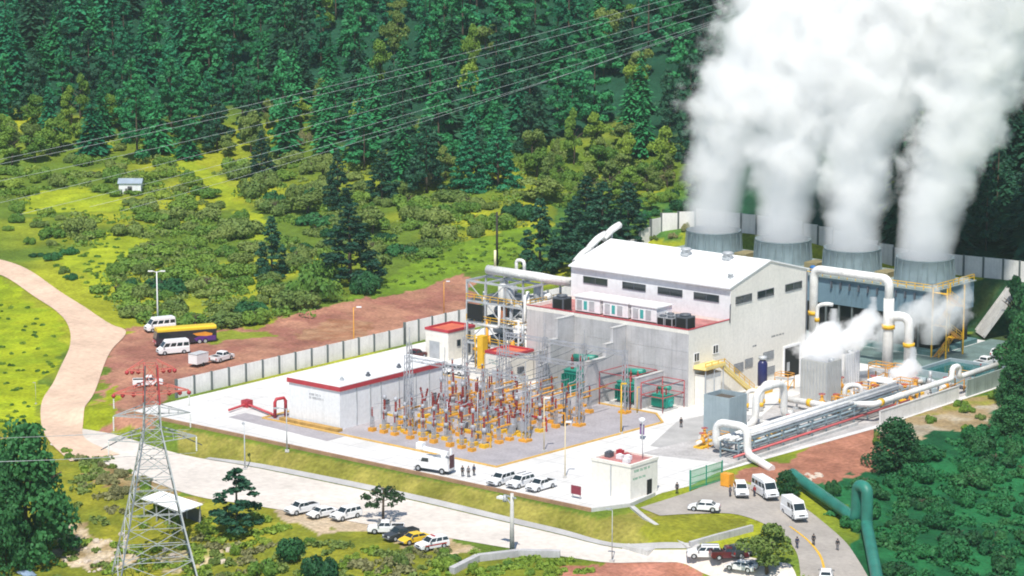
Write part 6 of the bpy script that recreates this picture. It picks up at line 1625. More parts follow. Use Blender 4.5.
def bush_data(seed, w=3.0, h=2.2, n=1700, leaf=0.17):
    r = random.Random(seed); L = []
    for k in range(r.randint(5, 9)):
        a = r.uniform(0, 6.28); d = w * 0.62 * math.sqrt(r.random()); rad = w * r.uniform(0.28, 0.48) * (1 - 0.3 * d / w)
        L.append(((math.cos(a) * d, math.sin(a) * d, h * r.uniform(0.25, 0.5) * (1 - 0.35 * d / w)), rad, h / w * r.uniform(0.9, 1.3)))
    return leaf_quads(lump_points(L, n, r), leaf, r, 1.1)
def tree_data(seed, h=8.0, w=3.4, n=2600, leaf=0.2, low=0.2):
    r = random.Random(seed); L = []
    for k in range(r.randint(10, 14)):
        f = r.random(); a = r.uniform(0, 6.28); prof = math.sin(math.pi * (0.18 + 0.80 * f)) ** 0.7; d = w * 0.68 * prof * math.sqrt(r.random()); rad = w * r.uniform(0.26, 0.46) * (0.6 + 0.4 * prof)
        L.append(((math.cos(a) * d, math.sin(a) * d, h * (low + (0.92 - low) * f)), rad, r.uniform(0.7, 0.95)))
    return leaf_quads(lump_points(L, n, r, 0.35), leaf, r)
CROWN = {}
for mk in ('conifer', 'conifer_blue', 'conifer_dark'):
    CROWN[mk] = [crown_mesh('crown', *conifer_data(s, rad=rr, whorls=wn, open_=op), LM[mk]) for s, rr, wn, op in ((1, 4.5, 32, 0.05), (2, 4.0, 34, 0.12), (3, 5.0, 30, 0.1), (4, 3.7, 32, 0.15), (5, 4.6, 28, 0.18))]
for mk in ('olive', 'green', 'yellow', 'tan', 'emerald', 'dark'):
    CROWN['bush_' + mk] = [crown_mesh('crown', *bush_data(10 + s, 3.0, hh), LM[mk]) for s, hh in ((1, 2.2), (2, 2.8), (3, 1.8), (4, 2.4), (5, 2.0), (6, 2.6))]
for mk in ('olive', 'green', 'yellow', 'dark', 'emerald'):
    CROWN['tree_' + mk] = [crown_mesh('crown', *tree_data(30 + s), LM[mk]) for s in range(3)]
def big_tree_data(seed):
    r = random.Random(seed); L = []
    for k in range(64):
        f = (k + r.random()) / 64; a = k * 2.4 + r.uniform(-0.5, 0.5); prof = (1 - f) ** 0.5 * 0.95 + 0.12; d = 2.9 * prof * (0.3 + 0.7 * math.sqrt(r.random())); L.append(((math.cos(a) * d, math.sin(a) * d, 8.2 * (0.04 + 0.88 * f)), r.uniform(0.65, 1.25) * (0.7 + 0.45 * prof), r.uniform(0.6, 0.9)))
    return leaf_quads(lump_points(L, 7500, r, 0.4), 0.15, r, 0.9)
CROWN['tree_dense'] = [crown_mesh('crown', *big_tree_data(50 + s), LM['dark']) for s in range(2)]
def soft_pine_data(seed, h=16.0):
    r = random.Random(seed); L = []
    for k in range(42):
        f = r.random() ** 0.85; a = r.uniform(0, 6.28); prof = (1 - f) ** 0.7 + 0.08; d = 4.2 * prof * (0.25 + 0.75 * math.sqrt(r.random())); L.append(((math.cos(a) * d, math.sin(a) * d, h * (0.08 + 0.9 * f) - 0.15 * d), r.uniform(0.7, 1.3) * (0.55 + 0.75 * prof), r.uniform(0.55, 0.85)))
    return leaf_quads(lump_points(L, 2600, r, 0.4), 0.30, r, 0.9)
def lone_conifer_data(seed, h=16.0):
    r = random.Random(seed); L = []
    for k in range(80):
        f = (k + r.random()) / 80; a = k * 2.4 + r.uniform(-0.6, 0.6); prof = (1 - f) ** 0.8 + 0.05; d = 4.0 * prof * (0.3 + 0.7 * math.sqrt(r.random())); L.append(((math.cos(a) * d, math.sin(a) * d, h * (0.03 + 0.95 * f) - 0.2 * d), r.uniform(0.55, 1.05) * (0.5 + 0.85 * prof), r.uniform(0.5, 0.8)))
    return leaf_quads(lump_points(L, 6500, r, 0.4), 0.2, r, 0.9)
LONE = [lone_conifer_data(90 + s) for s in range(4)]
for mk in ('conifer', 'conifer_blue', 'conifer_dark'): CROWN['conifer_lone_' + mk] = [crown_mesh('crown', *q, LM[mk]) for q in LONE]
for mk in ('conifer', 'conifer_blue', 'conifer_dark'):
    CROWN[mk] += [crown_mesh('crown', *soft_pine_data(70 + s), LM[mk]) for s in range(6)]
TRUNK_C = trunk_mesh(15.2, 0.28); TRUNK_T = trunk_mesh(5.2, 0.26, 'trunk', 0.12, 6, 3); TRUNK_B = trunk_mesh(1.5, 0.12, 'stem', 0.08, 4, 5)
NV = [0]
def plant(name, cat, key, px, py, sx, sz, label, group=None, pos=None, v=None):
    """a plant thing: crown and trunk share mesh data between copies"""
    p = pos or G(px, py)
    r = thing(name, label, cat, (p[0], p[1], p[2] - 0.1), rnd.uniform(0, 6.28), group)
    r.scale = (sx, sx, sz)
    ms = CROWN[key]; c = bpy.data.objects.new('crown' if not key.startswith('bush') else 'foliage', ms[(v if v is not None else rnd.randrange(len(ms))) % len(ms)]); COL.objects.link(c); c.parent = r
    k = bpy.data.objects.new('trunk' if not key.startswith('bush') else 'stem', TRUNK_C if key.startswith('conifer') else TRUNK_T if key.startswith('tree') else TRUNK_B); COL.objects.link(k); k.parent = r
    return r
def pix_h(p, hpx):
    """height in metres of something hpx pixels tall standing at p"""
    a = PX(p[0], p[1], p[2])[1]; b_ = PX(p[0], p[1], p[2] + 10)[1]
    return hpx * 10.0 / (a - b_)
def conif(px, py, hpx, wpx, label, key='conifer_dark', group=None, name='conifer'):
    p = G(px, py); h = pix_h(p, hpx); w = pix_h(p, wpx)
    return plant(name, 'tree', 'conifer_lone_' + key, px, py, w / 7.2, h / 15.8, label, group, p, int(px) % 4)
def leafy(px, py, hpx, wpx, label, key='tree_green', group=None, name='broadleaf_tree'):
    p = G(px, py); h = pix_h(p, hpx); w = pix_h(p, wpx)
    return plant(name, 'tree', key, px, py, w / 7.4, h / 8.6, label, group, p)
def bushy(px, py, hpx, wpx, label, key='bush_green', group=None, name='bush'):
    p = G(px, py); h = pix_h(p, hpx); w = pix_h(p, wpx)
    return plant(name, 'bush', key, px, py, w / 6.6, h / 2.9, label, group, p)
# trees that stand alone in the photograph
conif(272, 276, 60, 34, 'dark conifer standing just uphill of the large round bush by the red earth')
conif(350, 282, 78, 62, 'broad dark conifer standing alone above the red earth yard', 'conifer_dark')
conif(192, 138, 72, 40, 'tall pale edged conifer standing forward of the forest edge over the yellow meadow', 'conifer')
conif(338, 208, 58, 30, 'dark conifer standing between olive trees in the upper scrub', 'conifer_dark')
conif(382, 200, 50, 36, 'dark leaning conifer next to the yellow green tree in the upper scrub')
conif(262, 176, 46, 26, 'slender dark conifer below the forest edge by the tan trees')
conif(540, 272, 74, 44, 'dark slender conifer beside the wooden pole on the open grass', 'conifer_dark')
conif(574, 266, 66, 52, 'dark conifer at the near end of the clump behind the hall')
conif(602, 262, 80, 58, 'tallest dark conifer of the clump behind the hall')
conif(628, 248, 66, 46, 'dark conifer at the bank end of the clump behind the hall')
conif(586, 250, 74, 52, 'dark conifer at the back of the clump behind the hall')
conif(528, 150, 56, 32, 'dark conifer in front of the yellow green trees at the forest foot')
conif(470, 190, 60, 40, 'dark conifer at the edge of the scrub below the forest centre', 'conifer_blue')
conif(498, 188, 66, 40, 'blue green conifer next to the scrub edge below the forest centre', 'conifer_blue')
conif(425, 178, 62, 34, 'blue green conifer on the scrub edge uphill of the leaning one', 'conifer_blue')
leafy(28, 560, 150, 108, 'big dark green leafy tree at the bottom corner by the pale dirt road', 'tree_dense')
leafy(4, 570, 120, 60, 'dark leafy tree partly cut off by the picture edge beside the big leafy tree', 'tree_dense')
q = G(237, 530); plant('broadleaf_tree', 'tree', 'conifer_dark', 0, 0, pix_h(q, 52) / 8.0, pix_h(q, 62) / 15.8, 'small dark open tree beside the front road near the field shelter', None, q, 7)
leafy(895, 470, 56, 62, 'dark leafy tree beside the gravel patch under the low white wall', 'tree_dense')
leafy(1012, 432, 40, 50, 'dark leafy tree at the far side of the gravel patch', 'tree_dense')
leafy(1014, 404, 56, 40, 'dark leafy tree in front of the far grey retaining wall', 'tree_dense')
leafy(1030, 398, 110, 60, 'dark leafy tree at the picture edge beside the far retaining wall', 'tree_dense')
leafy(767, 573, 56, 64, 'olive leafy shrub tree at the corner of the asphalt road', 'tree_olive')
leafy(786, 494, 26, 30, 'dark round tree behind the white van by the green pipeline', 'tree_dense')
bushy(312, 302, 46, 66, 'large round green bush at the edge of the red earth yard', 'bush_green')
bushy(366, 294, 30, 40, 'round dark bush just below the broad lone conifer', 'bush_dark')
bushy(290, 560, 32, 42, 'round dark bush in the dry scrub below the white parked cars', 'bush_dark')
bushy(322, 580, 34, 50, 'dark bush at the bottom edge below the parked cars', 'bush_dark')
bushy(265, 575, 26, 40, 'green bush at the bottom edge beside the round dark bush', 'bush_green')
# umbrella pine by the parked pickup
p = G(383, 520)
pn = thing('umbrella_pine', 'open topped pine tree with a bare trunk beside the parked white pickup', 'tree', (p[0], p[1], p[2] - 0.1))
m_ = MB(); m_.tube([(0, 0, -0.3), (0.05, 0, 2), (0.1, 0.05, 3.6), (0.05, 0, 5.2)], 0.2, 7, radii=[0.22, 0.18, 0.14, 0.06])
for k in range(11):
    a = k * 2.4; z = 2.2 + 0.26 * k; L = 2.9 - 0.16 * k
    m_.tube([(0.05, 0, z), (math.cos(a) * L * 0.6, math.sin(a) * L * 0.6, z + 0.35), (math.cos(a) * L, math.sin(a) * L, z + 0.8)], 0.06, 5)
m_.build('trunk', bark, pn)
rr_ = random.Random(5); L_ = []
for k in range(24):
    a = rr_.uniform(0, 6.28); d = 2.9 * math.sqrt(rr_.random()); L_.append(((math.cos(a) * d, math.sin(a) * d, 3.0 + (2.9 - d) * 0.75 + rr_.uniform(-0.3, 0.5)), rr_.uniform(0.45, 0.8), 0.6))
o = bpy.data.objects.new('crown', crown_mesh('crown', *leaf_quads(lump_points(L_, 900, rr_, 0.6), 0.2, rr_), leafmat('pine_needles', (0.03, 0.07, 0.03), (0.07, 0.12, 0.04)))); COL.objects.link(o); o.parent = pn

# random planting, thinned so that crowns keep apart; boundaries were read off the photograph and are ground areas
TAKEN = []
def free(p, d):
    for q in TAKEN:
        if (q[0] - p[0]) ** 2 + (q[1] - p[1]) ** 2 < (0.5 * (d + q[2])) ** 2: return False
    return True
def in_px(poly, x, y):
    return bool(inside(poly, np.array([float(x)]), np.array([float(y)]))[0])
for o in list(COL.objects):
    if o.get('category') in ('tree', 'bush'): TAKEN.append((o.location.x, o.location.y, 4.0))
# forest
FOREST = []
r3 = random.Random(11)
tries = 0
while len(FOREST) < 62 and tries < 40000:
    tries += 1
    px, py = r3.uniform(868, 1060), r3.uniform(95, 262)
    u, v, z = G(px, py)
    if v < 101 or not free((u, v), r3.uniform(6.0, 7.6)): continue
    TAKEN.append((u, v, 7.0)); FOREST.append((u, v, z, px, py))
while len(FOREST) < 297 and tries < 90000:
    tries += 1
    y = 612 + 250 * r3.random() ** 1.15; x = r3.uniform(-0.205, 0.215) * y
    if y - float(treeline(x)) < -14 + 10 * math.sin(x * 0.09): continue
    u, v = from_cam(x, y); z = z1(u, v)
    px, py = PX(u, v, z)
    if py > 300 or py < -8: continue
    if 715 < px < 1060 and 0 < py: continue
    if u > -76 and v < 101: continue
    if not free((u, v), r3.uniform(7.2, 9.6)): continue
    TAKEN.append((u, v, 8.2)); FOREST.append((u, v, z, px, py))
FK = {'conifer': 'teal green', 'conifer_blue': 'blue green', 'conifer_dark': 'dark green'}
for (u, v, z, px, py) in FOREST:
    dist = -px * 0.0
    zone = 'on the forested slope above the meadow' if px < 230 else 'in the middle of the forested slope' if px < 520 else 'on the forested slope beside the steam'
    q = r3.random()
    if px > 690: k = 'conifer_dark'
    elif q < 0.5: k = 'conifer'
    elif q < 0.8: k = 'conifer_blue'
    else: k = 'conifer_dark'
    if r3.random() < (0.16 if px > 380 and px < 680 else 0.05):
        kk = r3.choice(('tree_yellow', 'tree_olive', 'tree_green')); cw = {'tree_yellow': 'yellow green', 'tree_olive': 'olive green', 'tree_green': 'mid green'}[kk]
        plant('broadleaf_tree', 'tree', kk, 0, 0, r3.uniform(0.9, 1.4), r3.uniform(1.2, 1.8), f'{cw} leafy tree among the conifers {zone}', f'{cw} leafy trees {zone}', (u, v, z)); continue
    row = 'front rank' if py > 120 else 'upper ranks'
    s = r3.uniform(0.8, 1.2)
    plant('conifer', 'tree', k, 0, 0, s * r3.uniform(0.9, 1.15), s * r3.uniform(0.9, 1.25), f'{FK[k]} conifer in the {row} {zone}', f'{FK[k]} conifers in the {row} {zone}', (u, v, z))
# the wood that goes on behind and above, as one mass
STUFFV = [conifer_data(77, 16, 4.6, 15, 0.05)]
_r8 = random.Random(8)
for sd in (78, 79):
    q = random.Random(sd); L_ = [((math.cos(a_) * d_, math.sin(a_) * d_, 16 * (0.1 + 0.86 * f_)), (0.9 + 0.9 * (1 - f_)), 0.75) for a_, d_, f_ in ((q.uniform(0, 6.28), 3.4 * (1 - k_ / 22) * q.random() ** 0.5, k_ / 22) for k_ in range(22))]
    STUFFV.append(leaf_quads(lump_points(L_, 420, q, 0.4), 0.62, q, 0.9))
SV = [(np.array(v_), [list(f) for f in f_]) for v_, f_ in STUFFV]; VV_, FF_ = [], []; nv_ = 0
cnt = 0
for _ in range(9000):
    y = r3.uniform(640, 1120); x = r3.uniform(-0.30, 0.30) * y
    if y - float(treeline(x)) < 6: continue
    u, v = from_cam(x, y); z = z1(u, v); px, py = PX(u, v, z)
    if -10 < px < 1034 and py > 2: 
        if v < 101 and u > -78: continue
        if 700 < px < 1000 and py > 40: continue
        if not free((u, v), 6.2): continue
    elif not free((u, v), 8.0): continue
    TAKEN.append((u, v, 7.5)); cnt += 1
    a = r3.uniform(0, 6.28); s = r3.uniform(0.8, 1.25); c_, s__ = math.cos(a) * s, math.sin(a) * s
    Va, Fa = SV[r3.randrange(3)]; o_ = nv_; nv_ += len(Va)
    VV_.append(np.stack([u + Va[:, 0] * c_ - Va[:, 1] * s__, v + Va[:, 0] * s__ + Va[:, 1] * c_, z + Va[:, 2] * s * 1.05], 1))
    FF_ += [[i + o_ for i in f] for f in Fa]
    if cnt > 800: break
me = bpy.data.meshes.new('far_forest'); me.from_pydata(np.concatenate(VV_).tolist(), [], FF_); me.materials.append(LM['conifer_blue']); me.update()
ff = bpy.data.objects.new('far_forest', me); COL.objects.link(ff); tag(ff, 'mass of blue green conifers closing the top of the slope', 'forest', kind='stuff')

def scatter(poly, n, wr, hr, kinds, where, seed, gap=0.8, cat='bush', name='bush', colour=None):
    r = random.Random(seed); xs = [q[0] for q in poly]; ys_ = [q[1] for q in poly]; c = 0; tr = 0
    while c < n and tr < n * 60:
        tr += 1; px, py = r.uniform(min(xs), max(xs)), r.uniform(min(ys_), max(ys_))
        if not in_px(poly, px, py): continue
        if any(in_px(c_, px, py) for c_ in CLEAR): continue
        p = G(px, py); w = r.uniform(*wr) * (0.75 + 0.5 * r.random())
        if not free(p, w * gap): continue
        TAKEN.append((p[0], p[1], w * gap)); c += 1
        k = r.choices([q[0] for q in kinds], [q[1] for q in kinds])[0]; cw = COLW[k]
        size = 'wide' if w > (wr[0] + wr[1]) / 2 else 'small'
        h = r.uniform(*hr) * (0.7 + 0.5 * w / wr[1])
        if k.startswith('tree'): plant('broadleaf_tree', 'tree', k, 0, 0, w / 7.4 * 1.1, h / 8.6 * 1.8, f'{size} {cw} leafy tree {where}', f'{size} {cw} leafy trees {where}', p)
        else: plant(name, cat, k, 0, 0, w / 6.6, h / 2.9, f'{size} {cw} bush {where}', f'{size} {cw} bushes {where}', p)
    return c
COLW = {'bush_olive': 'olive', 'bush_green': 'mid green', 'bush_yellow': 'yellow green', 'bush_tan': 'tan', 'bush_emerald': 'emerald', 'bush_dark': 'dark green', 'tree_olive': 'olive', 'tree_green': 'mid green', 'tree_yellow': 'yellow green', 'tree_dark': 'dark green', 'tree_emerald': 'emerald'}
scatter([(150, 215), (260, 225), (330, 255), (345, 296), (300, 312), (255, 326), (168, 328), (130, 318), (105, 290), (110, 240)], 54, (6.5, 12.5), (2.8, 4.8), (('bush_green', 6), ('bush_olive', 4), ('bush_dark', 1)), 'in the dense scrub just beyond the red earth yard', 1, 0.55)
scatter([(60, 165), (130, 135), (175, 145), (215, 200), (250, 225), (140, 225), (90, 250), (20, 225), (0, 170)], 42, (5.5, 11.5), (2.4, 4.2), (('bush_green', 5), ('bush_olive', 5), ('bush_yellow', 2)), 'on the bright meadow below the forest', 2, 0.66)
scatter([(0, 205), (100, 215), (150, 270), (110, 300), (60, 275), (0, 245)], 12, (3.0, 6.5), (1.6, 2.6), (('bush_green', 4), ('bush_dark', 2), ('bush_olive', 2)), 'dotted over the open meadow by the dirt road', 3, 1.2)
scatter([(215, 175), (300, 150), (420, 190), (480, 205), (545, 200), (520, 222), (470, 240), (400, 268), (345, 262), (270, 215)], 60, (6.5, 13.0), (3.0, 5.2), (('bush_olive', 6), ('bush_green', 4), ('bush_dark', 2), ('tree_olive', 0.8)), 'in the olive scrub between conifers and grass', 4, 0.55)
scatter([(205, 120), (300, 105), (440, 140), (450, 190), (330, 160), (230, 160)], 30, (5.5, 9.0), (3.4, 6.0), (('tree_olive', 5), ('bush_tan', 3), ('tree_yellow', 0.7), ('bush_olive', 3), ('tree_green', 3)), 'along the foot of the forest', 5, 0.75)
scatter([(500, 150), (560, 130), (640, 150), (690, 190), (660, 215), (560, 205)], 30, (5.5, 9.0), (3.2, 5.5), (('tree_olive', 4), ('bush_tan', 2), ('tree_yellow', 1), ('bush_green', 4), ('tree_green', 4)), 'at the forest foot near the steam', 6, 0.75)
scatter([(600, 190), (690, 195), (690, 215), (640, 235), (600, 225)], 12, (5.0, 8), (2.4, 3.4), (('bush_green', 3), ('bush_emerald', 4), ('bush_dark', 3)), 'on the green bank behind the hall', 7, 0.8)
scatter([(806, 496), (868, 478), (915, 452), (1010, 424), (1050, 415), (1060, 610), (900, 610), (878, 548)], 48, (4.2, 8.5), (2.0, 3.8), (('bush_emerald', 7), ('bush_dark', 3)), 'on the emerald slope beside the green pipeline', 8, 0.72)
scatter([(865, 430), (905, 420), (1000, 392), (1010, 402), (1000, 425), (920, 452), (880, 474)], 9, (2.4, 4.2), (1.2, 2.2), (('bush_green', 3), ('bush_olive', 3), ('bush_dark', 2)), 'around the gravel patch below the retaining wall', 9, 0.9)
scatter([(60, 446), (100, 462), (186, 500), (180, 512), (120, 505), (70, 490)], 12, (2.4, 4.8), (1.2, 2.2), (('bush_olive', 3), ('bush_tan', 2), ('bush_green', 3)), 'on the bank under the near road edge', 10, 0.8)
scatter([(190, 545), (270, 540), (340, 545), (440, 556), (470, 575), (440, 600), (180, 600)], 18, (2.4, 4.6), (1.2, 2.2), (('bush_yellow', 6), ('bush_green', 2), ('bush_olive', 3)), 'in the dry scrub along the bottom edge', 11, 0.75)
scatter([(50, 560), (110, 540), (200, 540), (190, 600), (40, 600)], 8, (1.4, 3.0), (0.7, 1.4), (('bush_yellow', 3), ('bush_tan', 3), ('bush_green', 3)), 'among the rocks at the foot of the pylon', 12, 0.8)
scatter([(400, 545), (460, 552), (560, 558), (590, 575), (480, 580)], 7, (2.0, 3.4), (1.0, 1.7), (('bush_green', 4), ('bush_yellow', 4)), 'beside the grey stone wall at the bottom', 13, 0.8)
scatter([(1012, 335), (1060, 320), (1070, 410), (1015, 400), (1005, 372)], 12, (5.0, 8.0), (4.0, 7.0), (('tree_dark', 6), ('bush_dark', 3)), 'on the shaded bank beyond the retaining wall', 14, 0.65)
scatter([(0, 118), (90, 112), (150, 132), (80, 155), (0, 168)], 15, (6.0, 9.0), (4.0, 6.5), (('tree_green', 5), ('tree_olive', 2)), 'along the shaded forest edge over the meadow', 16, 0.7)
scatter([(640, 236), (690, 226), (700, 240), (650, 256)], 4, (2.5, 4.0), (1.6, 2.6), (('bush_olive', 3), ('bush_tan', 2)), 'on the bank above the hall roof', 15, 0.8)
# low growth between the bushes, uncountable
def undergrowth(name, zones, cols, label, seed):
    r = random.Random(seed); V = []; F = []; MI = []
    for poly, n, w in zones:
        xs = [q[0] for q in poly]; ys_ = [q[1] for q in poly]; c = 0
        while c < n:
            px, py = r.uniform(min(xs), max(xs)), r.uniform(min(ys_), max(ys_))
            if not in_px(poly, px, py): continue
            c += 1
            if name == 'undergrowth' and any(in_px(c_, px, py) for c_ in CLEAR): continue
            p = G(px, py); ww = w * r.uniform(0.5, 1.3)
            cl = [((p[0] + r.gauss(0, ww * 0.4), p[1] + r.gauss(0, ww * 0.4), p[2] + ww * 0.1), ww * r.uniform(0.25, 0.5), 0.7) for _ in range(4)]
            v_, f_ = leaf_quads(lump_points(cl, 90, r), 0.26, r); o = len(V); V += v_; F += [[i + o for i in f] for f in f_]; MI += [int(3 * vnoise(np.array([p[0]]), np.array([p[1]]), 9.0, seed)[0] * 1.7) % len(cols)] * len(f_)
    me = bpy.data.meshes.new(name); me.from_pydata(V, [], F)
    for c in cols: me.materials.append(LM[c])
    me.polygons.foreach_set('material_index', MI); me.update()
    o = bpy.data.objects.new(name, me); COL.objects.link(o); return tag(o, label, 'undergrowth', kind='stuff')
undergrowth('undergrowth', [([(150, 215), (260, 225), (330, 255), (345, 296), (300, 312), (255, 326), (168, 328), (130, 318), (105, 290), (110, 240)], 190, 3.2), ([(60, 165), (130, 135), (175, 145), (215, 200), (250, 225), (140, 225), (90, 250), (20, 225), (0, 170)], 120, 3.0),
    ([(215, 175), (300, 140), (440, 160), (560, 150), (640, 160), (690, 200), (545, 215), (470, 240), (400, 268), (345, 262), (270, 215)], 260, 3.4)], ['green', 'olive', 'green', 'olive', 'green'], 'low mixed scrub filling the gaps between bushes above the red earth', 41)
undergrowth('undergrowth', [([(806, 496), (868, 478), (915, 452), (1010, 424), (1050, 415), (1060, 610), (900, 610), (878, 548)], 130, 2.2)], ['emerald', 'emerald', 'dark', 'emerald'], 'low emerald growth between bushes on the slope by the green pipeline', 42)
undergrowth('undergrowth', [([(190, 545), (270, 540), (340, 545), (440, 556), (470, 575), (440, 600), (180, 600)], 150, 1.6), ([(60, 446), (100, 462), (186, 500), (180, 512), (120, 505), (70, 490)], 50, 1.6), ([(60, 500), (190, 520), (200, 600), (50, 600)], 60, 1.2), ([(200, 520), (260, 515), (290, 535), (240, 550), (190, 545)], 40, 1.4), ([(400, 545), (460, 552), (560, 558), (590, 575), (480, 580)], 40, 1.3)],
    ['yellow', 'tan', 'olive', 'yellow'], 'low yellow green weeds over the dry ground below the front road', 43)
undergrowth('grass_tufts', [([(-20, 285), (58, 322), (60, 350), (40, 400), (34, 435), (-20, 435)], 60, 0.5), ([(10, 200), (110, 215), (150, 270), (115, 310), (60, 275)], 110, 0.7), ([(355, 298), (450, 250), (525, 230), (525, 262), (470, 270)], 80, 0.7)],
    ['yellow', 'green', 'yellow'], 'rough grass tufts over the open meadows', 44)
# rocks of the rough ground under the pylon
rk = mat('pale_rock', (0.52, 0.44, 0.36), 0.95, 0.2, 1.2, bump=0.4)
r5 = random.Random(17)
def rock_mesh(seed):
    import bmesh
    bm = bmesh.new(); bmesh.ops.create_icosphere(bm, subdivisions=2, radius=1.0); q = random.Random(seed)
    for v_ in bm.verts: v_.co = Vector((v_.co.x, v_.co.y * 0.8, v_.co.z * 0.6)) * (0.75 + 0.45 * mnoise.noise(v_.co * 1.3 + Vector((seed * 3.1, 0, 0))) + 0.1 * q.random())
    me = bpy.data.meshes.new('rock'); bm.to_mesh(me); bm.free(); me.materials.append(rk); return me
RM = [rock_mesh(s) for s in range(4)]
for k in range(26):
    px, py = r5.uniform(62, 130), r5.uniform(528, 572)
    if k > 18: px, py = r5.uniform(160, 235), r5.uniform(548, 574)
    p = G(px, py); o = bpy.data.objects.new('rock', RM[k % 4]); COL.objects.link(o); s = r5.uniform(0.3, 0.9); o.location = (p[0], p[1], p[2] + 0.1 * s); o.scale = (s, s, s); o.rotation_euler = (0, 0, r5.uniform(0, 6))
    tag(o, 'pale rock on the broken ground ' + ('under the pylon' if k <= 18 else 'beside the pylon near the shelter'), 'rock', 'rocks ' + ('under the pylon' if k <= 18 else 'near the shelter'))
for k in range(9):
    p = G(r5.uniform(802, 822), r5.uniform(472, 480)); o = bpy.data.objects.new('rock', RM[k % 4]); COL.objects.link(o); s = r5.uniform(0.35, 0.8); o.location = p; o.scale = (s, s, s)
    tag(o, 'pale rock in the white heap on the red soil by the rack', 'rock', 'rocks on the red soil')
p = G(28, 574)
o = bpy.data.objects.new('tarpaulin', rock_mesh(9)); COL.objects.link(o); o.location = p; o.scale = (2.2, 1.4, 1.0); o.data.materials.clear(); o.data.materials.append(mat('blue_grey_tarp', (0.22, 0.30, 0.42), 0.6, 0.15, 1.5)); tag(o, 'blue grey tarpaulin heap at the foot of the big leafy tree', 'tarpaulin')

# ------------------------------------------------------------------ steam
def steam(name, label, path, radii, dens, seed, noise_scale=0.16, amp=1.5, soft=2.2, origin=None, step=0.45, cat='steam plume', lift=0.0):
    """a closed hull along a bent axis holding a volume: density falls off from the axis and is torn by noise"""
    P = [Vector(q) for q in path]; o0 = P[0].copy(); P = [q - o0 for q in P]
    z0, z1_ = P[0].z, P[-1].z; H = z1_ - z0
    m_ = MB(); ext = 1.6
    m_.tube([P[0] - Vector((0, 0, 0.2))] + P + [P[-1] + Vector((0, 0, 2))], 1, 20, radii=[radii[0] * 1.08] + [r * (1.05 if i == 0 else ext) for i, r in enumerate(radii)] + [radii[-1] * 0.7])
    m = bpy.data.materials.new(name + '_volume'); m.use_nodes = True
    t = m.node_tree; N, L = t.nodes, t.links
    for n in list(N): N.remove(n)
    out = N.new('ShaderNodeOutputMaterial'); pv_ = N.new('ShaderNodeVolumePrincipled')
    pv_.inputs['Color'].default_value = (1, 1, 1, 1); pv_.inputs['Anisotropy'].default_value = 0.0
    tc = N.new('ShaderNodeTexCoord'); sp = N.new('ShaderNodeSeparateXYZ'); L.new(tc.outputs['Object'], sp.inputs[0])
    mr = N.new('ShaderNodeMapRange'); mr.inputs[1].default_value = 0; mr.inputs[2].default_value = H; L.new(sp.outputs[2], mr.inputs[0])
    def curve(vals, lo, hi):
        fc = N.new('ShaderNodeFloatCurve'); c = fc.mapping.curves[0]
        xs = [(q.z - z0) / H for q in P]
        while len(c.points) < len(xs): c.points.new(0.5, 0.5)
        for pt_, x, v_ in zip(c.points, xs, vals): pt_.location = (x, (v_ - lo) / (hi - lo)); pt_.handle_type = 'AUTO'
        fc.mapping.update(); L.new(mr.outputs[0], fc.inputs['Value'])
        r = N.new('ShaderNodeMapRange'); r.inputs[3].default_value = lo; r.inputs[4].default_value = hi; L.new(fc.outputs[0], r.inputs[0]); return r.outputs[0]
    lo, hi = -120, 120
    cx = curve([q.x for q in P], lo, hi); cy_ = curve([q.y for q in P], lo, hi); cr = curve(radii, 0, 40)
    def math_(op, a, b_=None, va=None, vb=None):
        n = N.new('ShaderNodeMath'); n.operation = op
        if a is not None: L.new(a, n.inputs[0])
        else: n.inputs[0].default_value = va
        if b_ is not None: L.new(b_, n.inputs[1])
        elif vb is not None: n.inputs[1].default_value = vb
        return n.outputs[0]
    dx = math_('SUBTRACT', sp.outputs[0], cx); dy = math_('SUBTRACT', sp.outputs[1], cy_)
    rr = math_('SQRT', math_('ADD', math_('MULTIPLY', dx, dx), math_('MULTIPLY', dy, dy)))
    d = math_('DIVIDE', rr, cr)
    mp = N.new('ShaderNodeMapping'); mp.inputs['Location'].default_value = (seed * 13.7, seed * 5.1, -seed * 9.3); L.new(tc.outputs['Object'], mp.inputs['Vector'])
    no = N.new('ShaderNodeTexNoise'); no.inputs['Scale'].default_value = noise_scale; no.inputs['Detail'].default_value = 6; no.inputs['Roughness'].default_value = 0.6; no.inputs['Distortion'].default_value = 0.25; L.new(mp.outputs[0], no.inputs['Vector'])
    a_ = N.new('ShaderNodeMapRange'); a_.inputs[1].default_value = 0; a_.inputs[2].default_value = 0.25; a_.inputs[3].default_value = 0.25; a_.inputs[4].default_value = amp; L.new(mr.outputs[0], a_.inputs[0])
    nn = math_('MULTIPLY', math_('SUBTRACT', no.outputs[0], vb=0.5), a_.outputs[0])
    e = math_('ADD', math_('SUBTRACT', None, d, va=1.0), nn)
    k = N.new('ShaderNodeMath'); k.operation = 'MULTIPLY'; k.use_clamp = True; L.new(e, k.inputs[0]); k.inputs[1].default_value = soft
    dd = math_('MULTIPLY', k.outputs[0], vb=dens)
    L.new(dd, pv_.inputs['Density']); L.new(pv_.outputs[0], out.inputs['Volume'])
    try: m.cycles.volume_step_rate = step
    except Exception: pass
    o = m_.build(name, m, None, o0)
    return tag(o, label, cat)
rx, ry = _c, _s      # towards the viewer's right, level
def plume(u, shifts, radii, label, seed):
    zs = [0, 5, 12, 20, 30, 45, 72]
    steam('steam_plume', label, [(u + rx * s, 70 + ry * s, 16.1 + z_) for z_, s in zip(zs, shifts)], radii, 0.42, seed, 0.17, 2.2, 1.5)
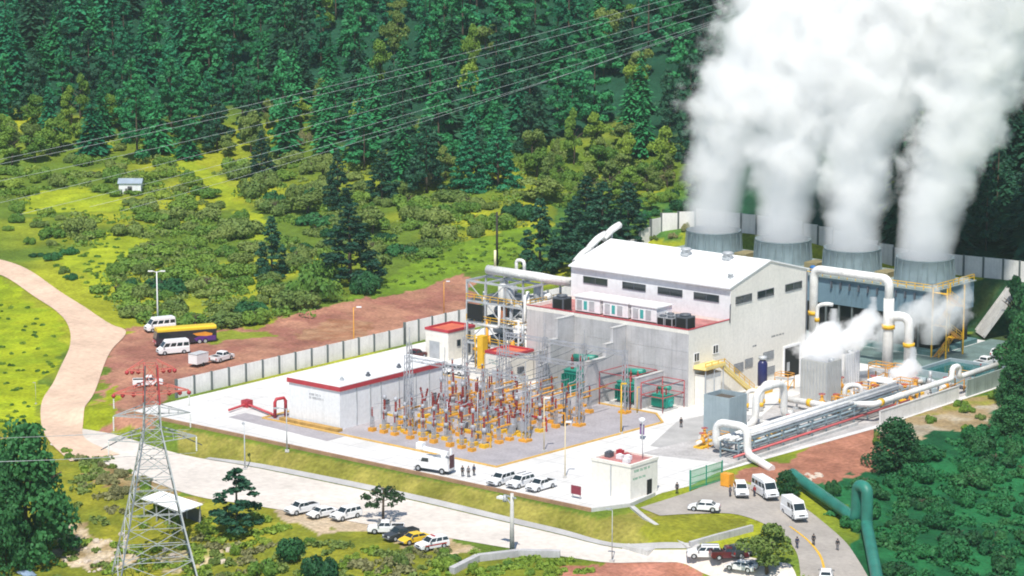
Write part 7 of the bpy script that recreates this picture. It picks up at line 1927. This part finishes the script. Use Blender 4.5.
plume(FANS[0], [0, 0.2, 1.0, 2.6, 6.0, 16, 30], [5.7, 5.9, 6.8, 8.6, 11.0, 13.5, 15], 'steam plume from the fan stack at the forest end of the cooling tower', 1)
plume(FANS[1], [0, 0.2, 0.6, 1.6, 5.0, 11, 24], [5.7, 6.0, 7.4, 9.4, 12.0, 15, 16], 'steam plume from the second fan stack behind the hall roof', 2)
plume(FANS[2], [0, 0.1, 0.4, 1.6, 5.0, 9, 20], [5.7, 5.9, 6.7, 8.2, 11.4, 15, 15], 'steam plume from the fan stack above the tall white pipe', 3)
plume(FANS[3], [0, 0.3, 1.8, 4.6, 7.6, 10, 15], [5.7, 5.9, 6.9, 8.4, 10.4, 12.5, 14], 'steam plume from the fan stack by the ochre stair tower, beside a dark gap', 4)
steam('steam_cloud', 'low white steam cloud boiling out of the silvery cooler box', [(13.6, 18.8, 5.6), (13.0, 20.0, 7.2), (12.0, 22.0, 8.8), (11.6, 24.0, 10.6), (12.0, 25.6, 12.4)], [2.6, 4.0, 4.4, 3.2, 0.9], 1.0, 6, 0.42, 2.3, 1.8, step=0.25, cat='steam cloud')
steam('steam_cloud', 'white steam cloud drifting across the white cooler toward the thick separator pipe', [(10.8, 28.4, 5.4), (11.0, 30.4, 7.2), (11.8, 32.8, 9.0), (12.4, 35.0, 11.2), (13, 36.5, 13.0)], [2.4, 3.9, 4.2, 3.0, 0.9], 0.8, 7, 0.42, 2.3, 1.8, step=0.25, cat='steam cloud')
steam('steam_puff', 'small dense steam puff above the long white pipe near its bend', [(22.0, 31.5, 0.6), (22.2, 31.8, 2.4), (22.6, 32.4, 4.2), (23.2, 33.2, 6.0)], [1.2, 2.6, 2.6, 0.7], 1.2, 8, 0.6, 1.8, 2.0, step=0.25, cat='steam cloud')
steam('steam_wisp', 'thin torn steam wisp in front of the cooling tower below the last stack', [(5, 54, 2), (6, 55, 5), (9, 56.5, 8), (12, 58, 12)], [2.6, 4.8, 4.8, 1.4], 0.30, 9, 0.36, 3.4, 1.6, step=0.3, cat='steam cloud')
steam('steam_wisp', 'thin steam wisp beside the ochre stair tower', [(13, 56, 4), (14, 57, 7), (16, 58, 10), (18, 59, 14)], [2.0, 4.0, 4.0, 1.0], 0.28, 12, 0.36, 3.4, 1.6, step=0.3, cat='steam cloud')
# ------------------------------------------------------------------ air
hb_ = MB(); hb_.box(-1200, 330, -420, 1170, -21, 265)
hm = bpy.data.materials.new('thin_air'); hm.use_nodes = True
t = hm.node_tree
for n in list(t.nodes): t.nodes.remove(n)
ho = t.nodes.new('ShaderNodeOutputMaterial'); hv = t.nodes.new('ShaderNodeVolumePrincipled')
hv.inputs['Color'].default_value = (0.72, 0.90, 0.92, 1); hv.inputs['Density'].default_value = 0.00007; hv.inputs['Anisotropy'].default_value = 0.2
t.links.new(hv.outputs[0], ho.inputs['Volume'])
tag(hb_.build('haze', hm), 'thin pale air over the whole valley', 'haze', kind='stuff')
